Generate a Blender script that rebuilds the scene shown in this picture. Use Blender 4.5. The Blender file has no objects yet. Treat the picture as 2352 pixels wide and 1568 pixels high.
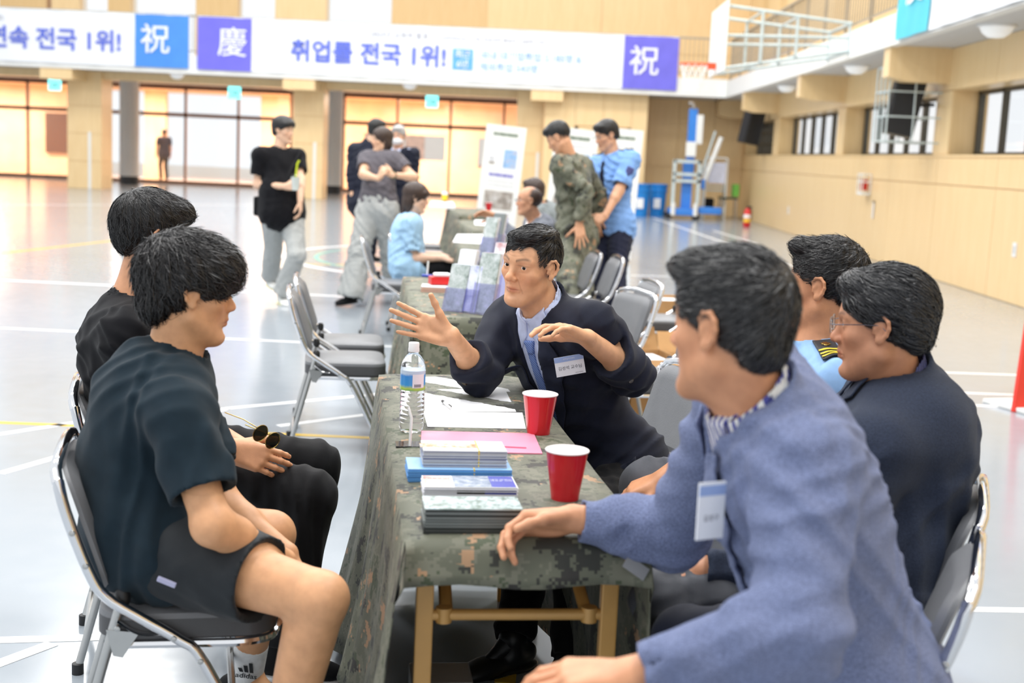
import bpy, bmesh, math, random
import numpy as np
from mathutils import Vector, Matrix

# ------------------------------------------------------------------ camera, world, lamps, exposure
SC = bpy.context.scene
COL = SC.collection
cam_data = bpy.data.cameras.new('camera')
cam = bpy.data.objects.new('camera', cam_data)
COL.objects.link(cam)
_R = Matrix([[0.998679, 0.024057, 0.045405], [-0.048396, 0.143381, 0.988484], [0.01727, -0.989375, 0.144356]]).transposed()
cam.matrix_world = Matrix.Translation((0,0,1.480)) @ _R.to_4x4()
cam_data.sensor_width = 36.0
cam_data.lens = 45.1531
cam_data.clip_end = 200
cam_data.dof.use_dof = True
cam_data.dof.focus_distance = 3.75
cam_data.dof.aperture_fstop = 3.0
SC.camera = cam

world = bpy.data.worlds.new('sky')
SC.world = world
world.use_nodes = True
wn = world.node_tree.nodes
wn['Background'].inputs[0].default_value = (0.93, 0.965, 1.0, 1)
wn['Background'].inputs[1].default_value = 1.0

SC.view_settings.view_transform = 'Standard'
SC.view_settings.look = 'None'
SC.view_settings.gamma = 1.0
SC.view_settings.use_curve_mapping = False
SC.view_settings.exposure = 0.15

def area_lamp(name, loc, sx, sy, power, color=(1, 1, 1), rot=(0, 0, 0)):
    l = bpy.data.lights.new(name, 'AREA')
    l.shape = 'RECTANGLE'; l.size = sx; l.size_y = sy
    l.energy = power; l.color = color
    o = bpy.data.objects.new(name, l)
    o.location = loc; o.rotation_euler = rot
    COL.objects.link(o)
    return o
# the gym's high ceiling lamps
for ix in (-9.0, -3.0, 3.0):
    for iy in (3.0, 11.0, 19.0, 27.0):
        area_lamp('ceiling_lamp', (ix, iy, 10.5), 2.6, 2.6, 360, (1.0, 0.985, 0.96))

# ------------------------------------------------------------------ helpers
def tag(o, label=None, cat=None, group=None, kind=None):
    if label: o['label'] = label
    if cat: o['category'] = cat
    if group: o['group'] = group
    if kind: o['kind'] = kind
    return o
def thing(name, label, cat, loc=(0, 0, 0), rz=0.0, group=None):
    o = bpy.data.objects.new(name, None)
    o.empty_display_size = 0.1
    COL.objects.link(o)
    o.location = loc; o.rotation_euler = (0, 0, rz)
    return tag(o, label, cat, group)
def link(name, me, mat=None, parent=None, smooth=False):
    o = bpy.data.objects.new(name, me)
    COL.objects.link(o)
    if mat is not None and not me.materials:
        for m in (mat if isinstance(mat, (list, tuple)) else [mat]):
            me.materials.append(m)
    if parent is not None: o.parent = parent
    if smooth: me.shade_smooth()
    return o
def copy_tree(o, parent=None):
    c = o.copy(); COL.objects.link(c); c.parent = parent
    for ch in list(o.children): copy_tree(ch, c)
    return c

class MB:
    """collects simple shapes into one mesh"""
    def __init__(s): s.v = []; s.f = []; s.mi = []; s.cur = 0
    def add(s, vs, fs):
        b = len(s.v)
        s.v += [tuple(float(c) for c in v) for v in vs]
        s.f += [tuple(i + b for i in f) for f in fs]; s.mi += [s.cur] * len(fs)
        return s
    def box(s, x0, x1, y0, y1, z0, z1):
        vs = [(x, y, z) for z in (z0, z1) for y in (y0, y1) for x in (x0, x1)]
        return s.add(vs, [(0, 2, 3, 1), (4, 5, 7, 6), (0, 1, 5, 4), (2, 6, 7, 3), (0, 4, 6, 2), (1, 3, 7, 5)])
    def obox(s, c, ax, hx, ay, hy, az, hz):
        c = Vector(c); ax = Vector(ax) * hx; ay = Vector(ay) * hy; az = Vector(az) * hz
        vs = [c + ax * i + ay * j + az * k for k in (-1, 1) for j in (-1, 1) for i in (-1, 1)]
        return s.add(vs, [(0, 2, 3, 1), (4, 5, 7, 6), (0, 1, 5, 4), (2, 6, 7, 3), (0, 4, 6, 2), (1, 3, 7, 5)])
    def tube(s, pts, r, n=10, closed=False, caps=True, flat=1.0):
        pts = [Vector(p) for p in pts]
        m = len(pts)
        rs = r if isinstance(r, (list, tuple)) else [r] * m
        up = None; rings = []
        for i, p in enumerate(pts):
            if closed: t = pts[(i + 1) % m] - pts[i - 1]
            elif i == 0: t = pts[1] - p
            elif i == m - 1: t = p - pts[i - 1]
            else: t = (pts[i + 1] - p).normalized() + (p - pts[i - 1]).normalized()
            t.normalize()
            if up is None:
                up = Vector((0, 0, 1)) if abs(t.z) < .9 else Vector((1, 0, 0))
            a = up - t * up.dot(t)
            if a.length < 1e-5: a = t.orthogonal()
            a.normalize(); up = a
            b = t.cross(a)
            rings.append([p + (a * math.cos(2 * math.pi * k / n) * flat + b * math.sin(2 * math.pi * k / n)) * rs[i] for k in range(n)])
        vs = [v for g in rings for v in g]; fs = []
        for i in range(m if closed else m - 1):
            j = (i + 1) % m
            for k in range(n):
                fs.append((i * n + k, i * n + (k + 1) % n, j * n + (k + 1) % n, j * n + k))
        if caps and not closed:
            fs.append(tuple(range(n))[::-1]); fs.append(tuple((m - 1) * n + k for k in range(n)))
        return s.add(vs, fs)
    def lathe(s, prof, n=24, c=(0, 0, 0)):
        vs = []; fs = []
        for (r, z) in prof:
            for k in range(n):
                a = 2 * math.pi * k / n
                vs.append((c[0] + r * math.cos(a), c[1] + r * math.sin(a), c[2] + z))
        for i in range(len(prof) - 1):
            for k in range(n):
                fs.append((i * n + k, i * n + (k + 1) % n, (i + 1) * n + (k + 1) % n, (i + 1) * n + k))
        if prof[0][0] > 1e-6: fs.append(tuple(range(n))[::-1])
        if prof[-1][0] > 1e-6: fs.append(tuple((len(prof) - 1) * n + k for k in range(n)))
        return s.add(vs, fs)
    def prism(s, poly, o, ax, ay, az, h):
        o = Vector(o); ax = Vector(ax); ay = Vector(ay); az = Vector(az)
        n = len(poly)
        vs = [o + ax * p[0] + ay * p[1] for p in poly] + [o + ax * p[0] + ay * p[1] + az * h for p in poly]
        fs = [tuple(range(n))[::-1], tuple(range(n, 2 * n))]
        fs += [(i, (i + 1) % n, n + (i + 1) % n, n + i) for i in range(n)]
        return s.add(vs, fs)
    def mesh(s, name):
        me = bpy.data.meshes.new(name)
        me.from_pydata(s.v, [], s.f)
        if any(s.mi): me.polygons.foreach_set('material_index', s.mi)
        me.update()
        return me
    def build(s, name, mat=None, parent=None, smooth=False, bevel=0, seg=2):
        me = s.mesh(name)
        if bevel:
            bm = bmesh.new(); bm.from_mesh(me)
            bmesh.ops.remove_doubles(bm, verts=bm.verts, dist=1e-6)
            bmesh.ops.bevel(bm, geom=[e for e in bm.edges if e.is_manifold and e.calc_face_angle(0) > .5], offset=bevel, segments=seg, affect='EDGES', profile=.6)
            bm.to_mesh(me); bm.free()
        o = link(name, me, mat, parent)
        if smooth:
            me.shade_smooth()
            try: me.set_sharp_from_angle(angle=math.radians(40))
            except Exception: pass
        return o
def arc(c, r, a0, a1, n, plane='xz'):
    out = []
    for i in range(n + 1):
        a = a0 + (a1 - a0) * i / n
        u, v = r * math.cos(a), r * math.sin(a)
        out.append({'xz': (c[0] + u, c[1], c[2] + v), 'xy': (c[0] + u, c[1] + v, c[2]), 'yz': (c[0], c[1] + u, c[2] + v)}[plane])
    return out
def fillet(pts, r, n=5):
    """round the corners of a poly-line"""
    pts = [Vector(p) for p in pts]
    out = [pts[0]]
    for i in range(1, len(pts) - 1):
        p = pts[i]; a = pts[i - 1] - p; b = pts[i + 1] - p
        rr = min(r if not isinstance(r, (list, tuple)) else r[i - 1], a.length * .48, b.length * .48)
        A = p + a.normalized() * rr; B = p + b.normalized() * rr
        for k in range(n + 1):
            t = k / n
            out.append(A * (1 - t) ** 2 + p * 2 * t * (1 - t) + B * t * t)
    out.append(pts[-1])
    return out
def rrect(w, h, r, n=5):
    """rounded rectangle outline centred at 0"""
    out = []
    for cx, cy, a in ((w / 2 - r, h / 2 - r, 0), (-w / 2 + r, h / 2 - r, 90), (-w / 2 + r, -h / 2 + r, 180), (w / 2 - r, -h / 2 + r, 270)):
        for k in range(n + 1):
            t = math.radians(a + 90 * k / n)
            out.append((cx + r * math.cos(t), cy + r * math.sin(t)))
    return out

# ------------------------------------------------------------------ materials
def srgb(r, g, b):
    f = lambda c: (c / 255 / 12.92) if c / 255 <= .04045 else ((c / 255 + .055) / 1.055) ** 2.4
    return (f(r), f(g), f(b), 1.0)
def newmat(name):
    m = bpy.data.materials.new(name); m.use_nodes = True
    nt = m.node_tree
    return m, nt, nt.nodes['Principled BSDF']
def N(nt, kind, **kw):
    n = nt.nodes.new(kind)
    for k, v in kw.items():
        if hasattr(n, k): setattr(n, k, v)
        else: n.inputs[k].default_value = v
    return n
def ramp(nt, fac, stops, interp='LINEAR'):
    r = nt.nodes.new('ShaderNodeValToRGB')
    r.color_ramp.interpolation = interp
    el = r.color_ramp.elements
    while len(el) < len(stops): el.new(0.5)
    for e, (p, c) in zip(el, stops): e.position = p; e.color = c
    nt.links.new(fac, r.inputs[0])
    return r.outputs[0]
def M(name, rgb, rough=.5, metal=0.0, var=.08, scale=12.0, bump=0.0, bscale=60.0, coat=0.0, spec=.5, alpha=1.0, coords='Object', sheen=0.0, stretch=(1, 1, 1)):
    m, nt, b = newmat(name)
    c = srgb(*rgb)
    tc = N(nt, 'ShaderNodeTexCoord')
    mp = N(nt, 'ShaderNodeMapping'); mp.inputs['Scale'].default_value = stretch
    nt.links.new(tc.outputs[coords], mp.inputs[0])
    no = N(nt, 'ShaderNodeTexNoise', Scale=scale, Detail=4.0)
    nt.links.new(mp.outputs[0], no.inputs['Vector'])
    lo = tuple(x * (1 - var) for x in c[:3]) + (1,); hi = tuple(min(1, x * (1 + var)) for x in c[:3]) + (1,)
    nt.links.new(ramp(nt, no.outputs['Fac'], [(.3, lo), (.7, hi)]), b.inputs['Base Color'])
    b.inputs['Roughness'].default_value = rough
    b.inputs['Metallic'].default_value = metal
    b.inputs['Specular IOR Level'].default_value = spec
    if coat: b.inputs['Coat Weight'].default_value = coat; b.inputs['Coat Roughness'].default_value = .08
    if sheen: b.inputs['Sheen Weight'].default_value = sheen
    if bump:
        n2 = N(nt, 'ShaderNodeTexNoise', Scale=bscale, Detail=3.0)
        nt.links.new(mp.outputs[0], n2.inputs['Vector'])
        bp = N(nt, 'ShaderNodeBump', Strength=bump, Distance=.01)
        nt.links.new(n2.outputs['Fac'], bp.inputs['Height'])
        nt.links.new(bp.outputs[0], b.inputs['Normal'])
    return m
def emit(name, rgb, strength):
    m, nt, b = newmat(name)
    b.inputs['Base Color'].default_value = srgb(*rgb)
    b.inputs['Emission Color'].default_value = srgb(*rgb)
    b.inputs['Emission Strength'].default_value = strength
    return m
def clear(name, tint=(1, 1, 1), refl=.08, rough=.02):
    """thin clear sheet: mostly lets light through, a little mirror"""
    m, nt, b = newmat(name)
    nt.nodes.remove(b)
    out = nt.nodes['Material Output']
    tr = N(nt, 'ShaderNodeBsdfTransparent'); tr.inputs[0].default_value = (*tint, 1)
    gl = N(nt, 'ShaderNodeBsdfGlossy', Roughness=rough)
    lw = N(nt, 'ShaderNodeLayerWeight', Blend=.5)
    pw = N(nt, 'ShaderNodeMath', operation='POWER'); pw.inputs[1].default_value = 5.0
    ma = N(nt, 'ShaderNodeMath', operation='MULTIPLY_ADD'); ma.inputs[1].default_value = .25; ma.inputs[2].default_value = refl * .5
    nt.links.new(lw.outputs['Facing'], pw.inputs[0]); nt.links.new(pw.outputs[0], ma.inputs[0])
    mx = N(nt, 'ShaderNodeMixShader')
    nt.links.new(ma.outputs[0], mx.inputs[0]); nt.links.new(tr.outputs[0], mx.inputs[1]); nt.links.new(gl.outputs[0], mx.inputs[2])
    nt.links.new(mx.outputs[0], out.inputs[0])
    return m
def woodmat(name, a, b_, rough=.35):
    m, nt, b = newmat(name)
    tc = N(nt, 'ShaderNodeTexCoord')
    mp = N(nt, 'ShaderNodeMapping'); mp.inputs['Scale'].default_value = (6, 6, .5)
    nt.links.new(tc.outputs['Object'], mp.inputs[0])
    no = N(nt, 'ShaderNodeTexNoise', Scale=3.0, Detail=6.0, Distortion=.6)
    nt.links.new(mp.outputs[0], no.inputs['Vector'])
    nt.links.new(ramp(nt, no.outputs['Fac'], [(.3, srgb(*a)), (.7, srgb(*b_))]), b.inputs['Base Color'])
    b.inputs['Roughness'].default_value = rough
    return m
MT = {}
MT['wood'] = woodmat('maple_panel', (236, 203, 150), (243, 213, 163))
MT['wood_dark'] = woodmat('maple_panel_side', (222, 186, 130), (230, 196, 142))
MT['gap'] = M('panel_joint', (150, 118, 76), .8)
MT['white'] = M('white_paint', (236, 236, 232), .5, var=.02)
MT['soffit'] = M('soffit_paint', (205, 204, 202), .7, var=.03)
MT['rail'] = M('rail_paint', (168, 158, 142), .35, metal=.3)
MT['bronze'] = M('bronze_frame', (78, 72, 60), .4, metal=.4)
MT['steel'] = M('brushed_steel', (170, 165, 160), .3, metal=.8)
MT['glass'] = clear('window_glass')
MT['chrome'] = M('chrome', (226, 226, 228), .08, metal=1.0, var=.02)
MT['chrome_soft'] = M('galvanised', (188, 188, 186), .28, metal=1.0, var=.06)
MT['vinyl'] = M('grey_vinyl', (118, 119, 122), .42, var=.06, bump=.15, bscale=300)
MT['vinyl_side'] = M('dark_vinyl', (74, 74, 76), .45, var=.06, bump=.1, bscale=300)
MT['black_plastic'] = M('black_plastic', (28, 28, 30), .45)
MT['black_metal'] = M('black_metal', (34, 34, 36), .5)
MT['white_plastic'] = M('white_plastic', (240, 240, 240), .35, var=.02)
MT['paper'] = M('paper', (244, 245, 247), .6, var=.015)
MT['blue_lift'] = M('blue_enamel', (52, 132, 222), .35, coat=.4)
MT['bin_blue'] = M('bin_plastic', (30, 128, 206), .35)
MT['red'] = M('red_enamel', (206, 34, 32), .35)
MT['cardboard'] = M('cardboard', (190, 146, 96), .8, var=.08)

# ------------------------------------------------------------------ floor
def floor_mat():
    m, nt, b = newmat('sports_floor')
    tc = N(nt, 'ShaderNodeTexCoord')
    no = N(nt, 'ShaderNodeTexNoise', Scale=.6, Detail=5.0)
    nt.links.new(tc.outputs['Object'], no.inputs['Vector'])
    nt.links.new(ramp(nt, no.outputs['Fac'], [(.3, srgb(150, 158, 166)), (.7, srgb(160, 167, 174))]), b.inputs['Base Color'])
    n2 = N(nt, 'ShaderNodeTexNoise', Scale=9.0, Detail=6.0)
    nt.links.new(tc.outputs['Object'], n2.inputs['Vector'])
    nt.links.new(ramp(nt, n2.outputs['Fac'], [(.3, (.13, .13, .13, 1)), (.75, (.2, .2, .2, 1))]), b.inputs['Roughness'])
    b.inputs['Specular IOR Level'].default_value = .6
    return m
MT['floor'] = floor_mat()
floor = MB().box(-26, 6.2, -6, 42.0, -.2, 0).build('floor', MT['floor'])
tag(floor, kind='structure')
MT['line_white'] = M('court_line_white', (244, 244, 244), .25, var=.02)
MT['line_yellow'] = M('court_line_yellow', (238, 196, 66), .25, var=.03)
MT['line_teal'] = M('court_line_teal', (130, 200, 180), .25, var=.03)
def line(a, b, w, m):
    a = Vector((a[0], a[1], 0)); b = Vector((b[0], b[1], 0))
    t = (b - a).normalized(); n = Vector((-t.y, t.x, 0)) * w / 2
    mb = MB(); z = Vector((0, 0, .0015))
    mb.add([a - n, b - n, b + n, a + n, a - n + z, b - n + z, b + n + z, a + n + z], [(4, 5, 6, 7), (0, 1, 5, 4), (1, 2, 6, 5), (2, 3, 7, 6), (3, 0, 4, 7)])
    return mb.build('court_line', MT[m], floor)
def line_arc(c, r, a0, a1, w, m, n=40):
    mb = MB(); vs = []; fs = []
    for i in range(n + 1):
        a = math.radians(a0 + (a1 - a0) * i / n)
        for rr in (r - w / 2, r + w / 2): vs.append((c[0] + rr * math.cos(a), c[1] + rr * math.sin(a), .0018))
    for i in range(n): fs.append((2 * i, 2 * i + 1, 2 * i + 3, 2 * i + 2))
    mb.add(vs, fs)
    return mb.build('court_line', MT[m], floor)
line((-5.366, 12.674, 0.000), (-1.785, 12.687, 0.000), .08, 'line_white')
line((-4.048, 9.550, 0.000), (-0.974, 9.576, 0.000), .05, 'line_white')
line((-2.301, 5.410, 0.000), (-1.701, 7.014, 0.000), .05, 'line_white')
line((-1.701, 7.014, 0.000), (-0.928, 7.657, 0.000), .05, 'line_white')
line((-2.689, 6.029, 0.000), (-2.252, 6.615, 0.000), .05, 'line_white')
line((-1.330, 6.635, 0.000), (-0.845, 7.104, 0.000), .05, 'line_white')
line((-2.891, 6.382, 0.000), (-0.776, 6.465, 0.000), .05, 'line_yellow')
line((-1.872, 3.495, 0.000), (-1.164, 3.649, 0.000), .05, 'line_white')
line((-1.524, 3.285, 0.000), (-1.368, 3.565, 0.000), .05, 'line_white')
line((2.865, 9.595, 0.000), (3.945, 9.693, 0.000), .06, 'line_white')
line((2.615, 8.716, 0.000), (3.588, 8.781, 0.000), .06, 'line_white')
line((2.424, 8.245, 0.000), (3.402, 8.304, 0.000), .06, 'line_white')
line((1.501, 4.280, -0.000), (1.968, 4.328, -0.000), .05, 'line_white')
line((-6.539, 15.454, 0.000), (-5.970, 18.673, 0.000), .08, 'line_yellow')
line((-0.019, 4.502, 0.000), (-0.036, 3.456, 0.000), .06, 'line_yellow')
line((2.938, 33.674, 0.000), (3.928, 17.459, 0.000), .08, 'line_white')
line((1.211, 16.574, 0.000), (2.652, 16.822, 0.000), .06, 'line_white')
line((3.853, 28.561, 0.000), (4.150, 24.534, 0.000), .08, 'line_white')
line((-3.210, 15.819, 0.000), (-0.205, 17.103, 0.000), .06, 'line_yellow')
line_arc((-.4, 17.5), 3.0, 110, 250, .12, 'line_white')
line_arc((-.4, 17.5), 2.6, 120, 240, .06, 'line_teal')
line_arc((-12.5, 19.3), 3.2, -80, 80, .08, 'line_white')
line((-10.873, 25.727, 0.000), (-5.847, 31.874, 0.000), .08, 'line_white')

# ------------------------------------------------------------------ right wall, its windows, brackets
WX = 5.58
SILL, HEAD, SOF = 1.74, 2.62, 3.2
wall_r = thing('wall_right', None, None); tag(wall_r, kind='structure')
def panel_grid(parent, axis, pos, lo, hi, zs, step, thick, mat, sign):
    """rows of wood panels with open joints; axis 'y': panels lie along y at x=pos"""
    me_cache = {}
    for (z0, z1) in zs:
        a = lo
        while a < hi - 1e-3:
            b = min(a + step, hi)
            key = (round(b - a, 3), round(z1 - z0, 3))
            if key not in me_cache:
                g = .006
                w, h = key
                mb = MB()
                if axis == 'y': mb.box(0, thick * sign, g, w - g, g, h - g)
                else: mb.box(g, w - g, 0, thick * sign, g, h - g)
                me = mb.mesh('panel'); me.materials.append(mat); me_cache[key] = me
            o = link('panel', me_cache[key], None, parent)
            o.location = (pos, a, z0) if axis == 'y' else (a, pos, z0)
            a = b
openings = [(5.6, 11.6), (12.3, 18.1), (18.8, 24.4), (25.0, 31.2), (31.85, 36.3)]
mb = MB()
mb.box(WX + .03, WX + .5, -6, 36.6, -.2, SILL)
mb.box(WX + .03, WX + .5, -6, 36.6, HEAD, SOF + 3.2)
prev = -6
for a, b in openings + [(36.6, 37)]:
    if a > prev: mb.box(WX + .03, WX + .5, prev, a, SILL, HEAD)
    prev = b
mb.build('wall_backing', MT['wood_dark'], wall_r)
panel_grid(wall_r, 'y', WX + .03, -6, 36.6, [(0, 1.33), (1.33, SILL)], 2.45, .03, MT['wood'], -1)
panel_grid(wall_r, 'y', WX + .03, -6, 36.6, [(HEAD, SOF)], 1.6, .03, MT['wood'], -1)
prev = -6
for a, b in openings:
    if a > prev + .1: panel_grid(wall_r, 'y', WX + .03, prev, a, [(SILL, HEAD)], 9, .03, MT['wood'], -1)
    prev = b
for i, (a, b) in enumerate(openings):
    w = thing('window_%d' % (i + 1), None, None, (WX + .36, a, SILL)); tag(w, kind='structure')
    L = b - a; Hh = HEAD - SILL; n = 6 if i < 4 else 5
    fr = MB()
    fr.box(0, .08, 0, L, 0, .05).box(0, .08, 0, L, Hh - .05, Hh).box(0, .08, 0, .06, 0, Hh).box(0, .08, L - .06, L, 0, Hh)
    fr.build('window_frame', MT['bronze'], w)
    for k in range(1, n):
        y = L * k / n
        wd = .05 if k % 2 == 0 else .03
        MB().box(0, .08, y - wd, y + wd, 0, Hh).build('mullion', MT['bronze'], w)
    if i == 4:
        for z in (.3, .58):
            MB().box(.0, .05, .0, L, z - .012, z + .012).build('glazing_bar', MT['bronze'], w)
        for k in range(1, 15):
            MB().box(.0, .05, L * k / 15 - .012, L * k / 15 + .012, 0, Hh).build('glazing_bar', MT['bronze'], w)
    for k in range(n):
        MB().box(.035, .041, L * k / n + .03, L * (k + 1) / n - .03, .04, Hh - .04).build('pane', MT['glass'], w)
# trims under the windows
tr = MB().box(WX - .02, WX + .36, -6, 36.6, SILL - .03, SILL).build('trim_1', MT['wood']); tag(tr, kind='structure')
# balcony along the right wall
BX = 4.7
bal = thing('balcony_right', None, None); tag(bal, kind='structure')
MB().box(BX, WX + .03, -6, 36.6, SOF, SOF + .06).build('balcony_soffit', MT['soffit'], bal)
MB().box(BX - .02, BX + .12, -6, 34.3, SOF - .02, SOF + .4).build('balcony_fascia', MT['white'], bal)
MB().box(BX, WX + .03, -6, 36.6, SOF + .06, SOF + .1).build('balcony_deck', MT['soffit'], bal)
for y in (12.0, 18.45, 24.7, 31.5, 36.0):
    m_ = MB(); w = .32
    m_.prism([(0, 0), (.6, 0), (.85, .06), (.85, .48), (0, .48)], (WX, y - w / 2, SOF - .48), (-1, 0, 0), (0, 0, 1), (0, 1, 0), w)
    m_.build('bracket', MT['wood'], bal)
rail = thing('balcony_railing', 'pale metal balcony railing with thin upright bars along the side wall', 'railing', (BX + .04, 0, SOF + .4))
MB().box(-.025, .025, 0, 34.2, 1.0, 1.05).build('top_rail', MT['rail'], rail)
MB().box(-.015, .015, 0, 34.2, .1, .13).build('bottom_rail', MT['rail'], rail)
bme = MB().box(-.009, .009, -.009, .009, .13, 1.0).mesh('baluster'); bme.materials.append(MT['rail'])
for k in range(150):
    o = link('baluster', bme, None, rail); o.location = (0, 10 + k * .16, 0)
pme = MB().box(-.022, .022, -.022, .022, 0, 1.0).mesh('post'); pme.materials.append(MT['rail'])
for k in range(16):
    o = link('post', pme, None, rail); o.location = (0, 10 + k * 1.6, 0)
# upper wall on the right with bright windows
wu = thing('wall_upper_right', None, None); tag(wu, kind='structure')
for a, b in ((8, 13), (15, 19), (21, 25), (26.2, 29), (30.2, 31.4), (32.4, 34), (35, 37)):
    MB().box(WX + .02, WX + .4, a, b, SOF + .1, 8).build('pier', MT['wood'], wu)
MB().box(WX + .02, WX + .4, 8, 37, SOF + .1, 3.9).build('parapet', MT['wood'], wu)

# ------------------------------------------------------------------ far side: pillars, balcony, glazed lobby
FY = 34.3
wf = thing('wall_far', None, None); tag(wf, kind='structure')
MB().box(2.75, 6.1, 36.6, 36.9, -.2, SOF).build('wall_backing', MT['wood_dark'], wf)
panel_grid(wf, 'x', 36.6, 2.75, 5.58, [(0, 1.33), (1.33, SOF)], 1.0, .03, MT['wood'], -1)
# projecting timber block with louvred doors
MB().box(-.02, 2.72, 34.75, 36.9, 0, SOF).build('block_backing', MT['wood_dark'], wf)
panel_grid(wf, 'x', 34.75, -.02, .8, [(0, SOF)], .82, .03, MT['wood'], -1)
panel_grid(wf, 'x', 34.75, .8, 2.3, [(2.3, SOF)], .75, .03, MT['wood'], -1)
panel_grid(wf, 'x', 34.75, 2.3, 2.72, [(0, SOF)], .42, .03, MT['wood'], -1)
dl = thing('door_1', None, None, (.8, 34.72, 0)); tag(dl, kind='structure')
MB().box(0, 1.5, 0, .03, 0, 2.3).build('door_backing', MT['gap'], dl)
for k in range(2):
    fr = MB(); x0 = .02 + k * .75; x1 = x0 + .71
    fr.box(x0, x0 + .07, -.04, 0, 0, 2.28).box(x1 - .07, x1, -.04, 0, 0, 2.28).box(x0, x1, -.04, 0, 0, .1).box(x0, x1, -.04, 0, 2.2, 2.28)
    fr.build('door_frame', MT['wood'], dl)
    sm = MB().obox((0, 0, 0), (1, 0, 0), .285, (0, .7, -.7), .02, (0, .7, .7), .006).mesh('slat'); sm.materials.append(MT['wood'])
    for q in range(40):
        o = link('slat', sm, None, dl); o.location = ((x0 + x1) / 2, -.02, .13 + q * .052)
# pillars
def pillar(name, x0, x1, y0, y1, cap):
    p = thing(name, None, None); tag(p, kind='structure')
    MB().box(x0, x1, y0, y1, 0, SOF).build('pillar_core', MT['wood_dark'], p)
    hts = [0, .75, 1.5, 2.25, SOF]
    for a, b in zip(hts, hts[1:]):
        MB().box(x0 - .015, x1 + .015, y0 - .02, y0, a + .006, b - .006).build('panel', MT['wood'], p)
        MB().box(x1, x1 + .02, y0, y1, a + .006, b - .006).build('panel', MT['wood'], p)
    MB().box(x0 + .56, x0 + .64, y0 - .03, y0 - .02, 0, 1.55).build('corner_guard', MT['white'], p)
    MB().box(cap, cap + .85, FY + .02, y0 + .02, SOF - .3, SOF + .02).build('beam_stub', MT['wood'], p)
pillar('pillar_1', -13.05, -12.15, 35.4, 36.3, -13.4)
pillar('pillar_2', -6.85, -6.05, 35.4, 36.2, -6.95)
pillar('pillar_3', -.75, -.05, 35.2, 36.9, -.4)
hd = MB().box(-26, -.05, 35.5, 35.9, SOF - .22, SOF).build('trim_2', MT['wood']); tag(hd, kind='structure')
for i, x in enumerate((-12.9, -6.55)):
    c = MB(); c.lathe([(.3, 0), (.3, .25)], 28, (x, 40.2, 0)); c.cur = 1; c.lathe([(.3, .25), (.3, SOF)], 28, (x, 40.2, 0))
    o = c.build('column_%d' % (i + 1), [MT['black_plastic'], MT['soffit']], smooth=True); tag(o, kind='structure')
# far balcony
bf = thing('balcony_far', None, None); tag(bf, kind='structure')
MB().box(-26, BX + .1, FY, 42, SOF, SOF + .06).build('balcony_soffit', MT['soffit'], bf)
MB().box(-26, BX + .02, FY - .02, FY + .12, SOF - .02, SOF + .45).build('balcony_fascia', MT['white'], bf)
rail2 = thing('balcony_railing', 'pale metal balcony railing with thin upright bars behind the long banners', 'railing', (-26, FY + .05, SOF + .45))
MB().box(0, 30.7, -.025, .025, 1.0, 1.05).build('top_rail', MT['rail'], rail2)
MB().box(0, 30.7, -.015, .015, .1, .13).build('bottom_rail', MT['rail'], rail2)
for x in list(np.arange(16.3, 17.2, .12)) + list(np.arange(29.2, 30.7, .12)) :
    o = link('baluster', bme, None, rail2); o.location = (x, 0, 0)
# upper wall behind the far balcony
MB().box(-1.75, 5.6, 37.0, 37.3, SOF, 9).build('upper_backing', MT['wood_dark'], wf)
panel_grid(wf, 'x', 37.0, -1.75, 5.6, [(SOF + .06, 4.45), (4.45, 8)], 3.2, .03, MT['wood'], -1)
for x0, x1, m in ((-15.6, -14.25, 'wood_dark'), (-14.1, -13.3, 'wood'), (-12.5, -11.85, 'wood_dark'), (-10.0, -8.8, 'wood_dark'), (-7.75, -6.3, 'wood'), (-4.45, -1.75, 'wood_dark'), (-18.5, -16.2, 'wood_dark')):
    MB().box(x0, x1, 37.0, 37.6, SOF, 9).build('pier', MT[m], wf)
for i, (a, b) in enumerate(((-16.2, -15.6), (-13.3, -12.5), (-11.85, -10.0), (-8.8, -7.75), (-6.3, -4.45))):
    w = thing('window_%d' % (i + 11), None, None, (a, 37.3, SOF)); tag(w, kind='structure')
    L = b - a
    fr = MB(); fr.box(0, .05, 0, .08, 0, 5).box(L - .05, L, 0, .08, 0, 5).box(0, L, 0, .08, 0, .1)
    fr.build('window_frame', MT['white'], w)
    MB().box(.05, L - .05, .03, .036, .1, 5).build('pane', MT['glass'], w)
# glazed lobby front at y=42
MT['lobby'] = M('lobby_wall', (240, 206, 172), .6, var=.1, scale=1.5)
MT['lobby_floor'] = M('lobby_floor', (216, 186, 156), .2, var=.1)
MT['lobby_dark'] = M('lobby_dark_board', (96, 62, 38), .5)
gf = thing('window_20', None, None, (-26, 42, 0)); tag(gf, kind='structure')
TOP, TRZ = 3.14, 2.3
fr = MB()
fr.box(0, 25.9, -.05, .05, TRZ - .12, TRZ).box(0, 25.9, -.05, .05, TOP - .1, SOF).box(0, 25.9, -.06, .06, 0, .12)
MT['door_brown'] = M('door_frame_brown', (138, 100, 78), .4)
fr.build('window_frame', MT['door_brown'], gf)
mxs = list(np.arange(.6, 25.9, 1.72))
for x in mxs: MB().box(x - .035, x + .035, -.05, .05, 0, TOP).build('mullion', MT['door_brown'], gf)
for a, b in zip(mxs, mxs[1:]):
    MB().box(a + .03, b - .03, -.004, .004, TRZ, TOP - .1).build('pane', MT['glass'], gf)
    MB().box(a + .03, b - .03, -.004, .004, .12, TRZ - .12).build('pane', MT['glass'], gf)
lob = thing('wall_lobby', None, None); tag(lob, kind='structure')
tag(MB().box(-26, 0, 42.05, 50, -.2, 0).build('floor_lobby', MT['lobby_floor']), kind='structure')
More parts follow.
